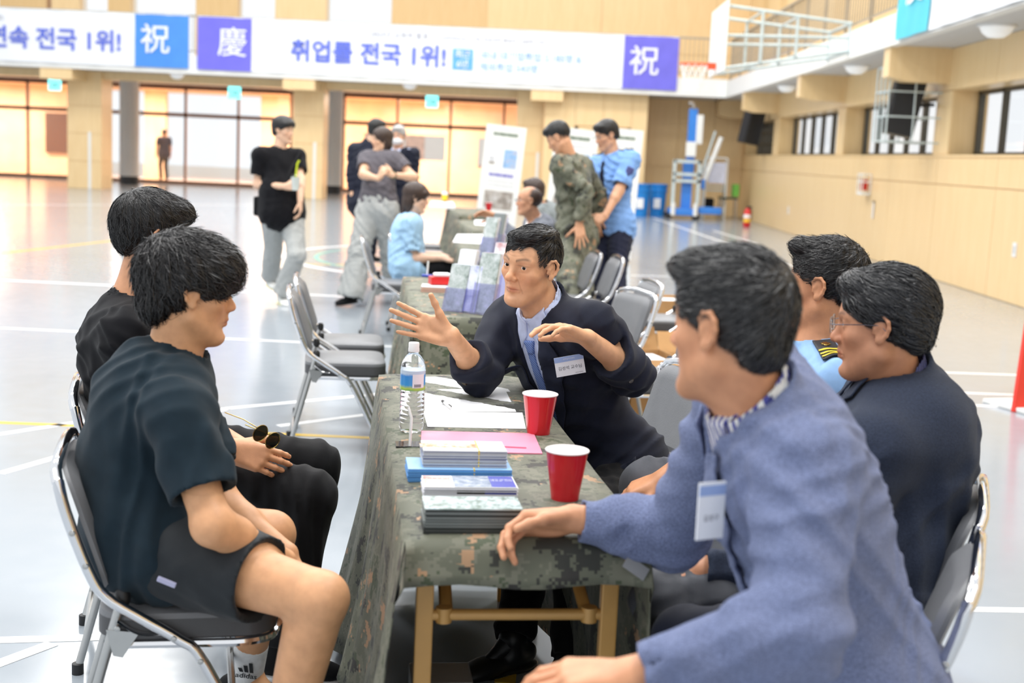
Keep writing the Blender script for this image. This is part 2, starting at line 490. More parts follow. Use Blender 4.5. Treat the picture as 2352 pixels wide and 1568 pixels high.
tag(MB().box(-26, 0, 42.05, 50, SOF, SOF + .1).build('ceiling_lobby', MT['lobby']), kind='structure')
for x0, x1 in ((-26, -17.0), (-14.7, -13.9), (-10.4, -9.2), (-7.6, -6.6), (-3.6, -2.4), (-1.2, 0)):
    MB().box(x0, x1, 47.5, 47.8, 0, SOF).build('pier', MT['lobby'], lob)
for x0, x1, z1 in ((-9.2, -7.6, 1.0), (-6.6, -3.6, 1.1), (-2.4, -1.2, .9)):
    MB().box(x0, x1, 47.5, 47.7, 0, z1).build('parapet', MT['lobby'], lob)
for x0, x1 in ((-9.2, -7.6), (-6.6, -3.6), (-2.4, -1.2)):
    MB().box(x0, x1, 47.5, 47.7, 2.0, SOF).build('lintel', MT['lobby'], lob)
for x0, x1, z0, z1 in ((-18.3, -17.1, .75, 2.2),):
    MB().box(x0, x1, 47.35, 47.5, z0, z1).build('notice_board', MT['lobby_dark'], lob)
# brick terraces outside the lobby
MT['brick'] = M('outside_brick', (232, 196, 176), .8, var=.2, scale=4)
ob = thing('outside_building', 'pinkish brick building across the yard seen through the lobby glass', 'building', (-8, 60, 0))
MB().box(-2.5, 9, 0, 4, -.2, 5.2).build('facade', MT['brick'], ob)
for k in range(5):
    for z in (.9, 3.1):
        MB().box(-1.7 + k * 2.1, -.5 + k * 2.1, -.05, 0, z, z + 1.2).build('window', MT['white'], ob)
gnd = MB().box(-40, 12, 50, 75, -.3, -.05).build('ground_outside', M('yard', (226, 214, 200), .8)); tag(gnd, kind='structure')
for x in (-20, -14, -9, -4):
    area_lamp('lobby_lamp', (x, 44.8, 3.1), 2.2, 2.2, 420, (1.0, .86, .70))
# exit signs and dome lamps
MT['exit'] = emit('exit_sign_face', (110, 225, 225), 2.2)
for i, (x, lab) in enumerate(((-14.55, 'by the notice board'), (-9.2, 'over the middle lobby doors'), (-3.35, 'over the doors behind the masked man'))):
    s = thing('exit_sign', 'glowing green exit sign hanging ' + lab, 'exit sign', (x, 38.4, 2.72), group='exit signs')
    MB().box(-.18, .18, -.03, .03, 0, .34).build('sign_face', MT['exit'], s)
    MB().box(-.2, .2, -.02, .04, .34, .37).build('housing', MT['white_plastic'], s)
    MB().tube([(0, 0, .37), (0, 0, .48)], .012).build('hanger', MT['steel'], s)
    mb = MB(); mb.box(-.09, -.03, -.034, -.03, .06, .26).box(.0, .1, -.034, -.03, .12, .2).box(.03, .07, -.034, -.03, .08, .25); mb.build('pictogram', MT['white_plastic'], s)
MT['dome'] = emit('dome_diffuser', (246, 246, 244), .25)
for x, y, lab in ((5.15, 15.3, 'nearest the teal banner'), (5.15, 22.0, 'between the two large brackets'), (5.15, 28.2, 'above the wall speaker'), (-9.9, 34.85, 'below the blue banner end'), (-3.65, 34.85, 'below the long violet banner')):
    s = thing('dome_lamp', 'small white dome lamp under the balcony ' + lab, 'lamp', (x, y, SOF), group='dome lamps under the balcony')
    MB().lathe([(.0, -.15), (.09, -.14), (.16, -.09), (.19, -.03), (.19, -.02)], 24).build('diffuser', MT['dome'], s, True)
    MB().lathe([(.2, -.03), (.22, -.02), (.22, 0)], 24).build('rim', MT['white_plastic'], s, True)

# ------------------------------------------------------------------ folding chairs
def make_chair():
    """chrome folding chair, faces +X, origin on the floor under the seat"""
    root = thing('folding_chair', 'chair', 'chair')
    W = .215
    prof = [(-.252, .765), (-.236, .69), (-.19, .56), (-.155, .50), (-.085, .45), (.0, .395), (.055, .335), (.215, .012)]
    sm = []
    for i in range(len(prof) - 1):          # smoothed side profile
        for k in range(4):
            t = k / 4
            p0 = prof[max(i - 1, 0)]; p1 = prof[i]; p2 = prof[i + 1]; p3 = prof[min(i + 2, len(prof) - 1)]
            sm.append(tuple(.5 * (2 * p1[a] + (p2[a] - p0[a]) * t + (2 * p0[a] - 5 * p1[a] + 4 * p2[a] - p3[a]) * t * t + (3 * p1[a] - p0[a] - 3 * p2[a] + p3[a]) * t ** 3) for a in (0, 1)))
    sm.append(prof[-1])
    side = lambda s: [(x, s * W * (1 - .06 * max(0, z - .6)), z) for x, z in sm]
    top = [(-.259, y, .780 + .010 * (1 - (y / .15) ** 2)) for y in (-.14, -.07, 0, .07, .14)]
    L = side(-1); R = side(1)
    path = L[::-1][:-1] + [(-.252, -.208, .752), (-.257, -.19, .772)] + top + [(-.257, .19, .772), (-.252, .208, .752)] + R[1:]
    MB().tube(path, .0125, 10).build('back_frame', MT['chrome'], root, True)
    for s in (-1, 1):
        MB().tube([(-.125, s * .19, .475), (-.245, s * .19, .02)], .011, 10).build('rear_leg', MT['chrome_soft'], root, True)
        MB().lathe([(.0, -.004), (.012, -.002), (.0165, .008), (.0165, .03), (.01, .04), (0, .042)], 14, (-.121, s * .19, .47)).build('end_cap', MT['black_plastic'], root, True)
        MB().lathe([(.016, 0), (.016, .03), (.0125, .032)], 14, (-.247, s * .19, 0)).build('foot_cap', MT['black_plastic'], root, True)
        MB().lathe([(.016, 0), (.016, .03), (.0125, .032)], 14, (.214, s * W, 0)).build('foot_cap', MT['black_plastic'], root, True)
        # link plate between rear leg and front leg, curved, with screws
        lk = MB().tube(fillet([(-.132, s * .203, .44), (-.085, s * .203, .405), (-.03, s * .203, .408), (-.005, s * .203, .40)], .03), .012, 8, flat=.25)
        lk.build('link_plate', MT['chrome'], root, True)
        MB().prism([(0, 0), (.07, -.01), (.035, -.065), (.015, -.06)], (-.155, s * .2 - .002, .42), (1, 0, 0), (0, 0, 1), (0, 1, 0), .004).build('hinge_plate', MT['chrome_soft'], root)
        for (x, z) in ((-.13, .43), (-.012, .402), (.045, .347), (-.222, .645), (-.195, .572)):
            MB().lathe([(0, 0), (.007, 0), (.006, .003), (0, .004)], 12).build('screw', MT['chrome_soft'], root, True).matrix_local = Matrix.Translation((x, s * (W + .0115) * (1 - .06 * max(0, z - .6)), z)) @ Matrix.Rotation(-s * math.pi / 2, 4, 'X')
    # seat rail
    seat_out = [(-.16, -.18), (.14, -.2), (.2, -.175), (.215, -.12), (.215, .12), (.2, .175), (.14, .2), (-.16, .18)]
    MB().tube(fillet([(x, y, .378) for x, y in seat_out], .05), .0105, 8).build('seat_rail', MT['chrome'], root, True)
    MB().tube([(.12, -W, .2), (.12, W, .2)], .009, 8).build('cross_bar', MT['chrome_soft'], root, True)
    MB().tube([(.165, -W, .11), (.165, W, .11)], .009, 8).build('cross_bar', MT['chrome_soft'], root, True)
    MB().tube([(-.225, -.19, .1), (-.225, .19, .1)], .009, 8).build('cross_bar', MT['chrome_soft'], root, True)
    # seat pad
    out = rrect(.39, .40, .07, 6)
    pad = MB()
    n = len(out)
    levels = [(.96, .387), (1.0, .393), (1.0, .436), (.985, .448), (.93, .455)]
    vs = []
    for sc, z in levels: vs += [(.02 + x * sc, y * sc * (1 - .06 * (-(x) / .2)) if x < 0 else y * sc, z) for x, y in out]
    fs = [tuple(range(n))[::-1]]
    for i in range(len(levels) - 1):
        fs += [(i * n + k, i * n + (k + 1) % n, (i + 1) * n + (k + 1) % n, (i + 1) * n + k) for k in range(n)]
    vs.append((.02, 0, .459)); c = len(vs) - 1; b = (len(levels) - 1) * n
    fs += [(b + k, b + (k + 1) % n, c) for k in range(n)]
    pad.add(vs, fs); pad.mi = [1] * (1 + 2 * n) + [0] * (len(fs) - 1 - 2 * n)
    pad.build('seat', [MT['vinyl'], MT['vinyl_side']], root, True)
    pts = fillet([(x * 1.0 + .02, y * 1.0, .452) for x, y in out], .01, 1)
    # back pad: curved slab inside the frame
    def bp(u, v, t):
        """u across -1..1, v 0..1 up"""
        z = .492 + v * .275
        x = -.153 - .09 * v
        w = .195 * (1 - .015 * v)
        cr = .05
        return Vector((x - .018 * (u * u) * -1 - .012 + t, u * w, z))
    nu, nv = 14, 12
    vs = []; fs = []
    for side_, t in ((0, .022), (1, -.004)):
        for j in range(nv + 1):
            for i in range(nu + 1):
                u = -1 + 2 * i / nu; v = j / nv
                # rounded corners
                vv = (v - .5) * 2
                ax, ay = abs(u), abs(vv)
                cx, cy = 1 - .35, 1 - .38
                if ax > cx and ay > cy:
                    dx, dy = (ax - cx) / .35, (ay - cy) / .38
                    q = math.hypot(dx, dy); mxx = max(dx, dy)
                    if q > 0: dx, dy = dx / q * mxx, dy / q * mxx
                    u = math.copysign(cx + .35 * dx, u); vv = math.copysign(cy + .38 * dy, vv)
                edge = max(abs(u), abs(vv))
                puff = (1 - max(0, (max(ax, ay) - .85) / .15) ** 2) if side_ == 0 else 1
                p = bp(u, vv / 2 + .5, (t if side_ else .006 + (.018) * puff))
                vs.append(p)
    K = (nu + 1) * (nv + 1)
    for j in range(nv):
        for i in range(nu):
            a = j * (nu + 1) + i
            fs.append((a, a + 1, a + nu + 2, a + nu + 1)); fs.append((K + a, K + a + nu + 1, K + a + nu + 2, K + a + 1))
    ring = [i for i in range(nu + 1)] + [j * (nu + 1) + nu for j in range(1, nv + 1)] + [nv * (nu + 1) + i for i in range(nu - 1, -1, -1)] + [j * (nu + 1) for j in range(nv - 1, 0, -1)]
    for a, b in zip(ring, ring[1:] + ring[:1]): fs.append((b, a, K + a, K + b))
    MB().add(vs, fs).build('backrest', MT['vinyl'], root, True)
    return root
CH0 = make_chair(); CH_USED = [False]
def chair(x, y, deg, label, group=None):
    c = CH0 if not CH_USED[0] else copy_tree(CH0)
    CH_USED[0] = True
    c.location = (x, y, 0); c.rotation_euler = (0, 0, math.radians(deg))
    c['label'] = label
    if group: c['group'] = group
    return c
G = 'chrome folding chairs'
chair(-.80, 2.88, 15, 'grey padded chrome folding chair under the man in the dark teal t-shirt', G)
chair(-1.04, 3.62, 17, 'chrome folding chair under the man in black holding sunglasses', G)
chair(-.95, 6.25, 10, 'empty chrome folding chair beside the camouflage table, the nearer of a pair', G)
chair(-1.03, 6.84, 10, 'empty chrome folding chair behind another, nearer the walking people', G)
chair(-1.12, 10.0, 8, 'empty chrome folding chair standing just behind the light blue t-shirt', G)
chair(-.98, 10.62, 8, 'folding chair under the seated person in light blue', G)
for x, y, lab in ((-1.12, 12.3, 'first empty folding chair beyond the person in light blue'), (-1.2, 13.2, 'second empty folding chair beyond the person in light blue'), (-1.3, 14.1, 'third empty folding chair beyond the person in light blue, by the yellow drink')):
    chair(x, y, 8, lab, G)
chair(.60, 2.41, 160, 'chrome folding chair of the man in the blue grey jacket', G)
chair(.77, 2.89, 162, 'chrome folding chair under the man with rimless glasses', G)
chair(.80, 3.47, 158, 'chrome folding chair under the young man in light blue uniform shirt', G)
chair(.33, 4.28, 205, 'grey folding chair under the speaker in the navy suit', G)
chair(.60, 6.2, 190, 'empty folding chair beside the open cardboard box', G)
chair(.31, 6.75, 205, 'empty folding chair whose grey back shows over the navy shoulder', G)
chair(.42, 7.4, 192, 'empty folding chair just behind another, before the cardboard box', G)
chair(.86, 8.5, 190, 'empty folding chair with its seat against a cardboard box', G)
chair(.32, 9.2, 188, 'empty folding chair with a blue tag, before the man in uniform trousers', G)
chair(.18, 9.6, 188, 'empty folding chair partly behind the soldier in camouflage', G)
for x, y, lab in ((-.12, 15.6, 'empty folding chair just behind the reaching arm'), (-.25, 16.6, 'empty folding chair at the foot of the lobby poster stand')):
    chair(x, y, 185, lab, G)

# ------------------------------------------------------------------ camouflage cloth, tables
def camo_mat(name, cell, gain=1.0):
    m, nt, b = newmat(name)
    tc = N(nt, 'ShaderNodeTexCoord')
    def layer(scale, sc3, off):
        mp = N(nt, 'ShaderNodeMapping'); mp.inputs['Location'].default_value = off; mp.inputs['Scale'].default_value = sc3
        sn = N(nt, 'ShaderNodeVectorMath', operation='SNAP'); sn.inputs[1].default_value = (cell, cell, cell)
        nt.links.new(tc.outputs['Object'], sn.inputs[0]); nt.links.new(sn.outputs[0], mp.inputs[0])
        no = N(nt, 'ShaderNodeTexNoise', Scale=scale, Detail=5.0, Roughness=.65)
        nt.links.new(mp.outputs[0], no.inputs['Vector'])
        return no.outputs['Fac']
    g = lambda r_, g_, b_: tuple(min(1, c * gain) for c in srgb(r_, g_, b_)[:3]) + (1,)
    a = ramp(nt, layer(10, (1, 1, 1), (0, 0, 0)), [(0, g(44, 45, 38)), (.42, g(92, 94, 78)), (.52, g(108, 108, 92)), (.6, g(70, 78, 56))], 'CONSTANT')
    tan = ramp(nt, layer(8.5, (1, 1, 1), (3.3, 1.7, 9)), [(0, (0, 0, 0, 1)), (.625, (1, 1, 1, 1))], 'CONSTANT')
    blk = ramp(nt, layer(12, (1, 1, 1), (7.3, 4.7, 2)), [(0, (0, 0, 0, 1)), (.625, (1, 1, 1, 1))], 'CONSTANT')
    m1 = N(nt, 'ShaderNodeMixRGB'); m1.inputs[2].default_value = g(162, 128, 96)
    nt.links.new(tan, m1.inputs[0]); nt.links.new(a, m1.inputs[1])
    m2 = N(nt, 'ShaderNodeMixRGB'); m2.inputs[2].default_value = g(46, 44, 40)
    nt.links.new(blk, m2.inputs[0]); nt.links.new(m1.outputs[0], m2.inputs[1])
    nt.links.new(m2.outputs[0], b.inputs['Base Color'])
    b.inputs['Roughness'].default_value = .62
    b.inputs['Sheen Weight'].default_value = .05
    wv = N(nt, 'ShaderNodeTexNoise', Scale=500.0); nt.links.new(tc.outputs['Object'], wv.inputs['Vector'])
    bp = N(nt, 'ShaderNodeBump', Strength=.15, Distance=.002); nt.links.new(wv.outputs[0], bp.inputs['Height']); nt.links.new(bp.outputs[0], b.inputs['Normal'])
    return m
MT['camo'] = camo_mat('camouflage_cloth', .006)
MT['camo_far'] = camo_mat('camouflage_cloth_pale', .008, 1.25)  # same pattern with lighter colours and coarser cells, for the far tables
MT['tan_steel'] = M('tan_steel', (196, 150, 84), .4, metal=.15, coat=.2)
def make_table(loc, deg, label, cloth_label, near_hang=.12, far=False, L=1.8, W=.45, drop=.68, flare=.09, seed=1):
    """folding table along +Y, near end at origin; the cloth is a thing of its own"""
    Ht = .735
    t = thing('folding_table', label, 'table', loc, math.radians(deg), 'folding tables under camouflage cloth')
    MB().box(-W / 2, W / 2, .01, L - .01, Ht - .03, Ht).build('tabletop', MT['tan_steel'], t, bevel=.004)
    for y, s in ((.10, 1), (L - .10, -1)):
        for sx in (-1, 1):
            MB().obox((sx * .19, y, .353), (1, 0, 0), .018, (0, 1, 0), .012, (0, 0, 1), .353).build('leg', MT['tan_steel'], t, bevel=.004)
        MB().tube([(-.19, y, .55), (.19, y, .55)], .012, 10).build('cross_bar', MT['tan_steel'], t, True)
        MB().tube([(-.15, y + s * .34, .67), (.15, y + s * .34, .67)], .012, 10).build('cross_bar', MT['tan_steel'], t, True)
        for sx in (-1, 1):
            MB().tube([(sx * .145, y, .55), (sx * .135, y + s * .34, .67)], .014, 8, flat=.6).build('brace', MT['tan_steel'], t, True)
            MB().tube([(sx * .15, y, .535), (sx * .15, y, .566)], .017, 10).build('bracket', MT['tan_steel'], t, True)
    # cloth
    rnd = random.Random(seed)
    ph = [rnd.uniform(0, 6.28) for _ in range(8)]
    n_s = 12; n_t = 9; n_y = 60
    z0 = Ht + .006
    hw = W / 2 + .02
    vs = []; fs = []
    row = []
    for j in range(n_y + 1):
        y = -.012 + (L + .024) * j / n_y
        prof = []
        for k in range(n_s):           # left side from the hem up
            q = 1 - k / n_s
            wv = (.014 * math.sin(y * 9 + ph[0]) + .012 * math.sin(y * 23 + ph[1] + q * 2) + .006 * math.sin(y * 47 + ph[2])) * q
            fl = flare * q ** 1.3 * (1 + .25 * math.sin(y * 3.1 + ph[3]))
            prof.append((-hw - fl - wv, y - .05 * q * (1 if j < 4 else 0), z0 - .012 - drop * q + .02 * math.sin(y * 5 + ph[4]) * (q > .98)))
        for k in range(n_t + 1):
            u = -1 + 2 * k / n_t
            e = .004 if abs(u) > .98 else 0
            prof.append((u * (hw - .006), y, z0 - e + .001 * math.sin(y * 14 + u * 3 + ph[5])))
        for k in range(1, n_s + 1):
            q = k / n_s
            wv = (.012 * math.sin(y * 8 + ph[6]) + .01 * math.sin(y * 21 + ph[7] + q * 2)) * q
            prof.append((hw + .35 * flare * q ** 1.3 + wv, y, z0 - .012 - drop * q))
        row.append(len(vs)); vs += prof
    m_ = len(prof)
    for j in range(n_y):
        for k in range(m_ - 1):
            a = row[j] + k; b = row[j + 1] + k
            fs.append((a, a + 1, b + 1, b))
    # near and far hang
    near_cols = []
    for (jr, sgn, hang) in ((0, -1, near_hang), (n_y, 1, drop * .96)):
        prev = [row[jr] + n_s + k for k in range(n_t + 1)]
        steps = max(4, int(hang / .03))
        for q in range(1, steps + 1):
            cur = []
            for k in range(n_t + 1):
                x, y, z = vs[row[jr] + n_s + k]
                f = q / steps
                cur.append(len(vs))
                vs.append((x * (1 + .02 * f), y + sgn * (.008 + .03 * f + .006 * math.sin(k * 1.3 + ph[0]) * f), z0 - .006 - hang * f + .004 * math.sin(k * 1.1)))
            for k in range(n_t):
                f_ = (prev[k], prev[k + 1], cur[k + 1], cur[k])
                fs.append(f_ if sgn > 0 else f_[::-1])
            # join the corner to the side drape as a folded gore
            prev = cur
            if sgn < 0: near_cols.append(cur)
    # folded gore closing the near corners
    for col_, step in ((0, -1), (n_t, 1)):
        hangcol = [row[0] + n_s + col_] + [near_cols[q][col_] for q in range(len(near_cols))]
        sidecol = [row[0] + n_s + col_ + step * q for q in range(0, 3)]
        A, B = hangcol, sidecol
        i = j = 0
        while i < len(A) - 1 or j < len(B) - 1:
            if j == len(B) - 1 or (i < len(A) - 1 and i / (len(A) - 1) <= j / (len(B) - 1)):
                tri = (A[i], A[i + 1], B[j]); i += 1
            else:
                tri = (A[i], B[j + 1], B[j]); j += 1
            if len(set(tri)) == 3: fs.append(tri if step < 0 else tri[::-1])
    me = MB().add(vs, fs).mesh('tablecloth')
    # side flap folded round the near corner
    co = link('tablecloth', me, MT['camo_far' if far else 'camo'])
    co.location = loc; co.rotation_euler = (0, 0, math.radians(deg))
    sol = co.modifiers.new('thickness', 'SOLIDIFY'); sol.thickness = .003; sol.offset = 1
    me.shade_smooth()
    tag(co, cloth_label, 'tablecloth', 'camouflage tablecloths')
    return t, co
T1 = (0.007, 2.42, 0)
T1D = 8.8
make_table(T1, T1D, 'tan steel folding table under the camouflage cloth with red cups', 'digital camouflage cloth under the red cups and brochures', .075, seed=3)
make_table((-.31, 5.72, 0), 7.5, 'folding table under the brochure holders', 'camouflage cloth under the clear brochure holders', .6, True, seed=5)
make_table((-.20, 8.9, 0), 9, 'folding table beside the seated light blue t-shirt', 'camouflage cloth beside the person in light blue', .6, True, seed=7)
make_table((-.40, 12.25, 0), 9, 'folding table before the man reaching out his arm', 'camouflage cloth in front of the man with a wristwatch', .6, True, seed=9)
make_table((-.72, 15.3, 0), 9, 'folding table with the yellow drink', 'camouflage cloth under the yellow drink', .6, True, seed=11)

# ------------------------------------------------------------------ people: implicit-surface modelling
def V3(p): return np.array(p, float)
def nrm(v):
    v = np.asarray(v, float); return v / (np.linalg.norm(v) + 1e-12)
class Frame:
    """o origin, x left, y forward, z up"""
    def __init__(s, o, fwd, up, sc=1.0):
        s.o = V3(o); s.y = nrm(fwd); s.z = V3(up) - s.y * np.dot(up, s.y); s.z = nrm(s.z)
        s.x = np.cross(s.z, s.y) * -1.0
        s.x = np.cross(s.y, s.z) * -1.0   # person's left
        s.sc = sc
        s.R = np.array([s.x, s.y, s.z])
    def p(s, l): return s.o + (np.asarray(l, float) * s.sc) @ s.R
    def v(s, l): return np.asarray(l, float) @ s.R
    def loc(s, P): return ((P - s.o) @ s.R.T) / s.sc
# primitives: dicts evaluated on coordinate arrays
def cone(a, b, ra, rb, k=.02, op='+'): return dict(t='c', a=V3(a), b=V3(b), ra=ra, rb=rb, k=k, op=op)
def ell(c, rad, R=None, k=.02, op='+'): return dict(t='e', c=V3(c), r=V3(rad), R=np.eye(3) if R is None else np.asarray(R, float), k=k, op=op)
def econ(a, b, lat, r0, r1, k=.02, op='+'):
    return dict(t='x', a=V3(a), b=V3(b), lat=V3(lat), r0=r0, r1=r1, k=k, op=op)
def half(o, n, k=.004, op='-'): return dict(t='h', o=V3(o), n=nrm(n), k=k, op=op)
def infl(pr, e):
    q = dict(pr)
    if q['t'] == 'c': q['ra'] = q['ra'] + e; q['rb'] = q['rb'] + e
    elif q['t'] == 'e': q['r'] = q['r'] + e
    elif q['t'] == 'x': q['r0'] = tuple(v + e for v in q['r0']); q['r1'] = tuple(v + e for v in q['r1'])
    return q
def bounds(pr):
    if pr['t'] == 'c':
        r = max(pr['ra'], pr['rb']); return np.minimum(pr['a'], pr['b']) - r, np.maximum(pr['a'], pr['b']) + r
    if pr['t'] == 'e':
        e = np.sqrt(((pr['R'] * pr['r'][:, None]) ** 2).sum(0)); return pr['c'] - e, pr['c'] + e
    if pr['t'] == 'x':
        r = max(pr['r0'] + pr['r1']); return np.minimum(pr['a'], pr['b']) - r, np.maximum(pr['a'], pr['b']) + r
    return None
def evalp(pr, X, Y, Z):
    t = pr['t']
    if t == 'c':
        a = pr['a']; ba = pr['b'] - a; L = ba @ ba + 1e-12
        px, py, pz = X - a[0], Y - a[1], Z - a[2]
        h = np.clip((px * ba[0] + py * ba[1] + pz * ba[2]) / L, 0, 1)
        return np.sqrt((px - h * ba[0]) ** 2 + (py - h * ba[1]) ** 2 + (pz - h * ba[2]) ** 2) - (pr['ra'] + (pr['rb'] - pr['ra']) * h)
    if t == 'e':
        c = pr['c']; R = pr['R']; r = pr['r']
        px, py, pz = X - c[0], Y - c[1], Z - c[2]
        u = px * R[0, 0] + py * R[0, 1] + pz * R[0, 2]
        v = px * R[1, 0] + py * R[1, 1] + pz * R[1, 2]
        w = px * R[2, 0] + py * R[2, 1] + pz * R[2, 2]
        k0 = np.sqrt((u / r[0]) ** 2 + (v / r[1]) ** 2 + (w / r[2]) ** 2)
        k1 = np.sqrt((u / r[0] ** 2) ** 2 + (v / r[1] ** 2) ** 2 + (w / r[2] ** 2) ** 2) + 1e-9
        return k0 * (k0 - 1) / k1
    if t == 'x':
        a = pr['a']; ba = pr['b'] - a; L = np.sqrt(ba @ ba); ba = ba / L
        lat = pr['lat'] - ba * (pr['lat'] @ ba); lat = nrm(lat); dep = np.cross(ba, lat)
        px, py, pz = X - a[0], Y - a[1], Z - a[2]
        s = px * ba[0] + py * ba[1] + pz * ba[2]
        h = np.clip(s / L, 0, 1); ex = s - h * L
        u = px * lat[0] + py * lat[1] + pz * lat[2]; w = px * dep[0] + py * dep[1] + pz * dep[2]
        ru = pr['r0'][0] + (pr['r1'][0] - pr['r0'][0]) * h; rw = pr['r0'][1] + (pr['r1'][1] - pr['r0'][1]) * h
        m = np.minimum(ru, rw)
        k0 = np.sqrt((u / ru) ** 2 + (w / rw) ** 2 + (ex / m) ** 2)
        k1 = np.sqrt((u / ru ** 2) ** 2 + (w / rw ** 2) ** 2 + (ex / m ** 2) ** 2) + 1e-9
        return k0 * (k0 - 1) / k1
    o, n = pr['o'], pr['n']
    return (X - o[0]) * n[0] + (Y - o[1]) * n[1] + (Z - o[2]) * n[2]
class Grid:
    def __init__(s, lo, hi, h):
        s.h = h; s.lo = V3(lo) - 2.5 * h
        s.n = np.ceil((V3(hi) + 2.5 * h - s.lo) / h).astype(int) + 1
        s.ax = [(s.lo[i] + h * np.arange(s.n[i])).astype(np.float32) for i in range(3)]
        s.D = np.full(s.n, .5, np.float32)
    def sub(s, lo, hi):
        i0 = np.clip(np.floor((lo - s.lo) / s.h).astype(int), 0, s.n); i1 = np.clip(np.ceil((hi - s.lo) / s.h).astype(int) + 1, 0, s.n)
        if (i1 <= i0).any(): return None
        sl = tuple(slice(a, b) for a, b in zip(i0, i1))
        return sl, s.ax[0][sl[0]][:, None, None], s.ax[1][sl[1]][None, :, None], s.ax[2][sl[2]][None, None, :]
    def apply(s, prims):
        for pr in prims:
            k = pr['k']; b = bounds(pr); m = max(k, 3 * s.h) + .012
            g = s.sub(s.lo, s.lo + s.n * s.h) if b is None else s.sub(b[0] - m, b[1] + m)
            if g is None: continue
            sl, X, Y, Z = g
            d = evalp(pr, X, Y, Z).astype(np.float32); D = s.D[sl]
            if pr['op'] == '+':
                h = np.clip(.5 + .5 * (D - d) / k, 0, 1); s.D[sl] = D + (d - D) * h - k * h * (1 - h)
            elif pr['op'] == '-':
                h = np.clip(.5 - .5 * (-d - D) / k, 0, 1); s.D[sl] = -d + (D + d) * h + k * h * (1 - h)
            else:
                h = np.clip(.5 - .5 * (d - D) / k, 0, 1); s.D[sl] = d + (D - d) * h + k * h * (1 - h)
        return s
    def coords(s): return s.ax[0][:, None, None], s.ax[1][None, :, None], s.ax[2][None, None, :]
    def sample(s, P):
        q = (P - s.lo) / s.h
        q = np.clip(q, 0, np.array(s.n) - 1.001); i = q.astype(int); f = q - i
        out = 0
        for dx in (0, 1):
            for dy in (0, 1):
                for dz in (0, 1):
                    w = (f[:, 0] if dx else 1 - f[:, 0]) * (f[:, 1] if dy else 1 - f[:, 1]) * (f[:, 2] if dz else 1 - f[:, 2])
                    out = out + w * s.D[i[:, 0] + dx, i[:, 1] + dy, i[:, 2] + dz]
        return out
    def grad(s, P):
        e = s.h
        g = np.stack([s.sample(P + e * np.eye(3)[a]) - s.sample(P - e * np.eye(3)[a]) for a in range(3)], 1)
        return g / (np.linalg.norm(g, axis=1, keepdims=True) + 1e-9)
    def nets(s):
        D = s.D; S = D < 0
        n = np.array(D.shape)
        C = np.zeros(n - 1, np.uint8)
        for dx in (0, 1):
            for dy in (0, 1):
                for dz in (0, 1):
                    C += S[dx:n[0] - 1 + dx, dy:n[1] - 1 + dy, dz:n[2] - 1 + dz]
        act = (C > 0) & (C < 8)
        idx = np.argwhere(act)
        if len(idx) == 0: return np.zeros((0, 3)), np.zeros((0, 4), int)
        ids = np.full(n - 1, -1, np.int32); ids[tuple(idx.T)] = np.arange(len(idx))
        acc = np.zeros((len(idx), 3)); cnt = np.zeros(len(idx))
        corners = [(a, b, c) for a in (0, 1) for b in (0, 1) for c in (0, 1)]
        vals = {c: D[idx[:, 0] + c[0], idx[:, 1] + c[1], idx[:, 2] + c[2]] for c in corners}
        for c in corners:
            for a in range(3):
                if c[a]: continue
                d = list(c); d[a] = 1; d = tuple(d)
                v0, v1 = vals[c], vals[d]
                m = (v0 < 0) != (v1 < 0)
                t = v0[m] / (v0[m] - v1[m])
                p = np.tile(np.array(c, float), (m.sum(), 1)); p[:, a] = t
                acc[m] += p; cnt[m] += 1
        vert = s.lo + (idx + acc / cnt[:, None]) * s.h
        quads = []
        for a in range(3):
            b, c = (a + 1) % 3, (a + 2) % 3
            s0 = [slice(1, -1)] * 3; s1 = [slice(1, -1)] * 3
            s0[a] = slice(0, n[a] - 1); s1[a] = slice(1, n[a])
            A = S[tuple(s0)]; B = S[tuple(s1)]
            for cond, flip in ((A & ~B, False), (~A & B, True)):
                e = np.argwhere(cond)
                if len(e) == 0: continue
                base = e.copy(); off = np.ones(3, int); off[a] = 0
                base = base + off
                def cell(ob, oc):
                    q = base.copy(); q[:, b] -= ob; q[:, c] -= oc
                    return ids[q[:, 0], q[:, 1], q[:, 2]]
                q = np.stack([cell(1, 1), cell(0, 1), cell(0, 0), cell(1, 0)], 1)
                quads.append(q[:, ::-1] if flip else q)
        F = np.concatenate(quads)
        return vert, F[(F >= 0).all(1)]
def bbox_of(prims):
    b = [bounds(p) for p in prims if p['op'] == '+']
    return np.min([x[0] for x in b], 0) - .02, np.max([x[1] for x in b], 0) + .02
def smooth_mesh(v, f, it=1, lam=.5):
    for _ in range(it):
        acc = np.zeros_like(v); cnt = np.zeros(len(v))
        for i in range(4):
            j = (i + 1) % 4
            np.add.at(acc, f[:, i], v[f[:, j]]); np.add.at(acc, f[:, j], v[f[:, i]])
            np.add.at(cnt, f[:, i], 1); np.add.at(cnt, f[:, j], 1)
        v = v + lam * (acc / np.maximum(cnt, 1)[:, None] - v)
    return v
def np_mesh(name, v, f, col=None):
    me = bpy.data.meshes.new(name)
    me.vertices.add(len(v)); me.vertices.foreach_set('co', np.asarray(v, np.float32).ravel())
    k = f.shape[1]
    me.loops.add(len(f) * k); me.loops.foreach_set('vertex_index', f.astype(np.int32).ravel())
    me.polygons.add(len(f)); me.polygons.foreach_set('loop_start', np.arange(0, len(f) * k, k, dtype=np.int32))
    me.update(calc_edges=True)
    if col is not None:
        at = me.color_attributes.new('tint', 'FLOAT_COLOR', 'POINT')
        at.data.foreach_set('color', np.concatenate([col, np.ones((len(col), 1))], 1).astype(np.float32).ravel())
    me.shade_smooth()
    return me
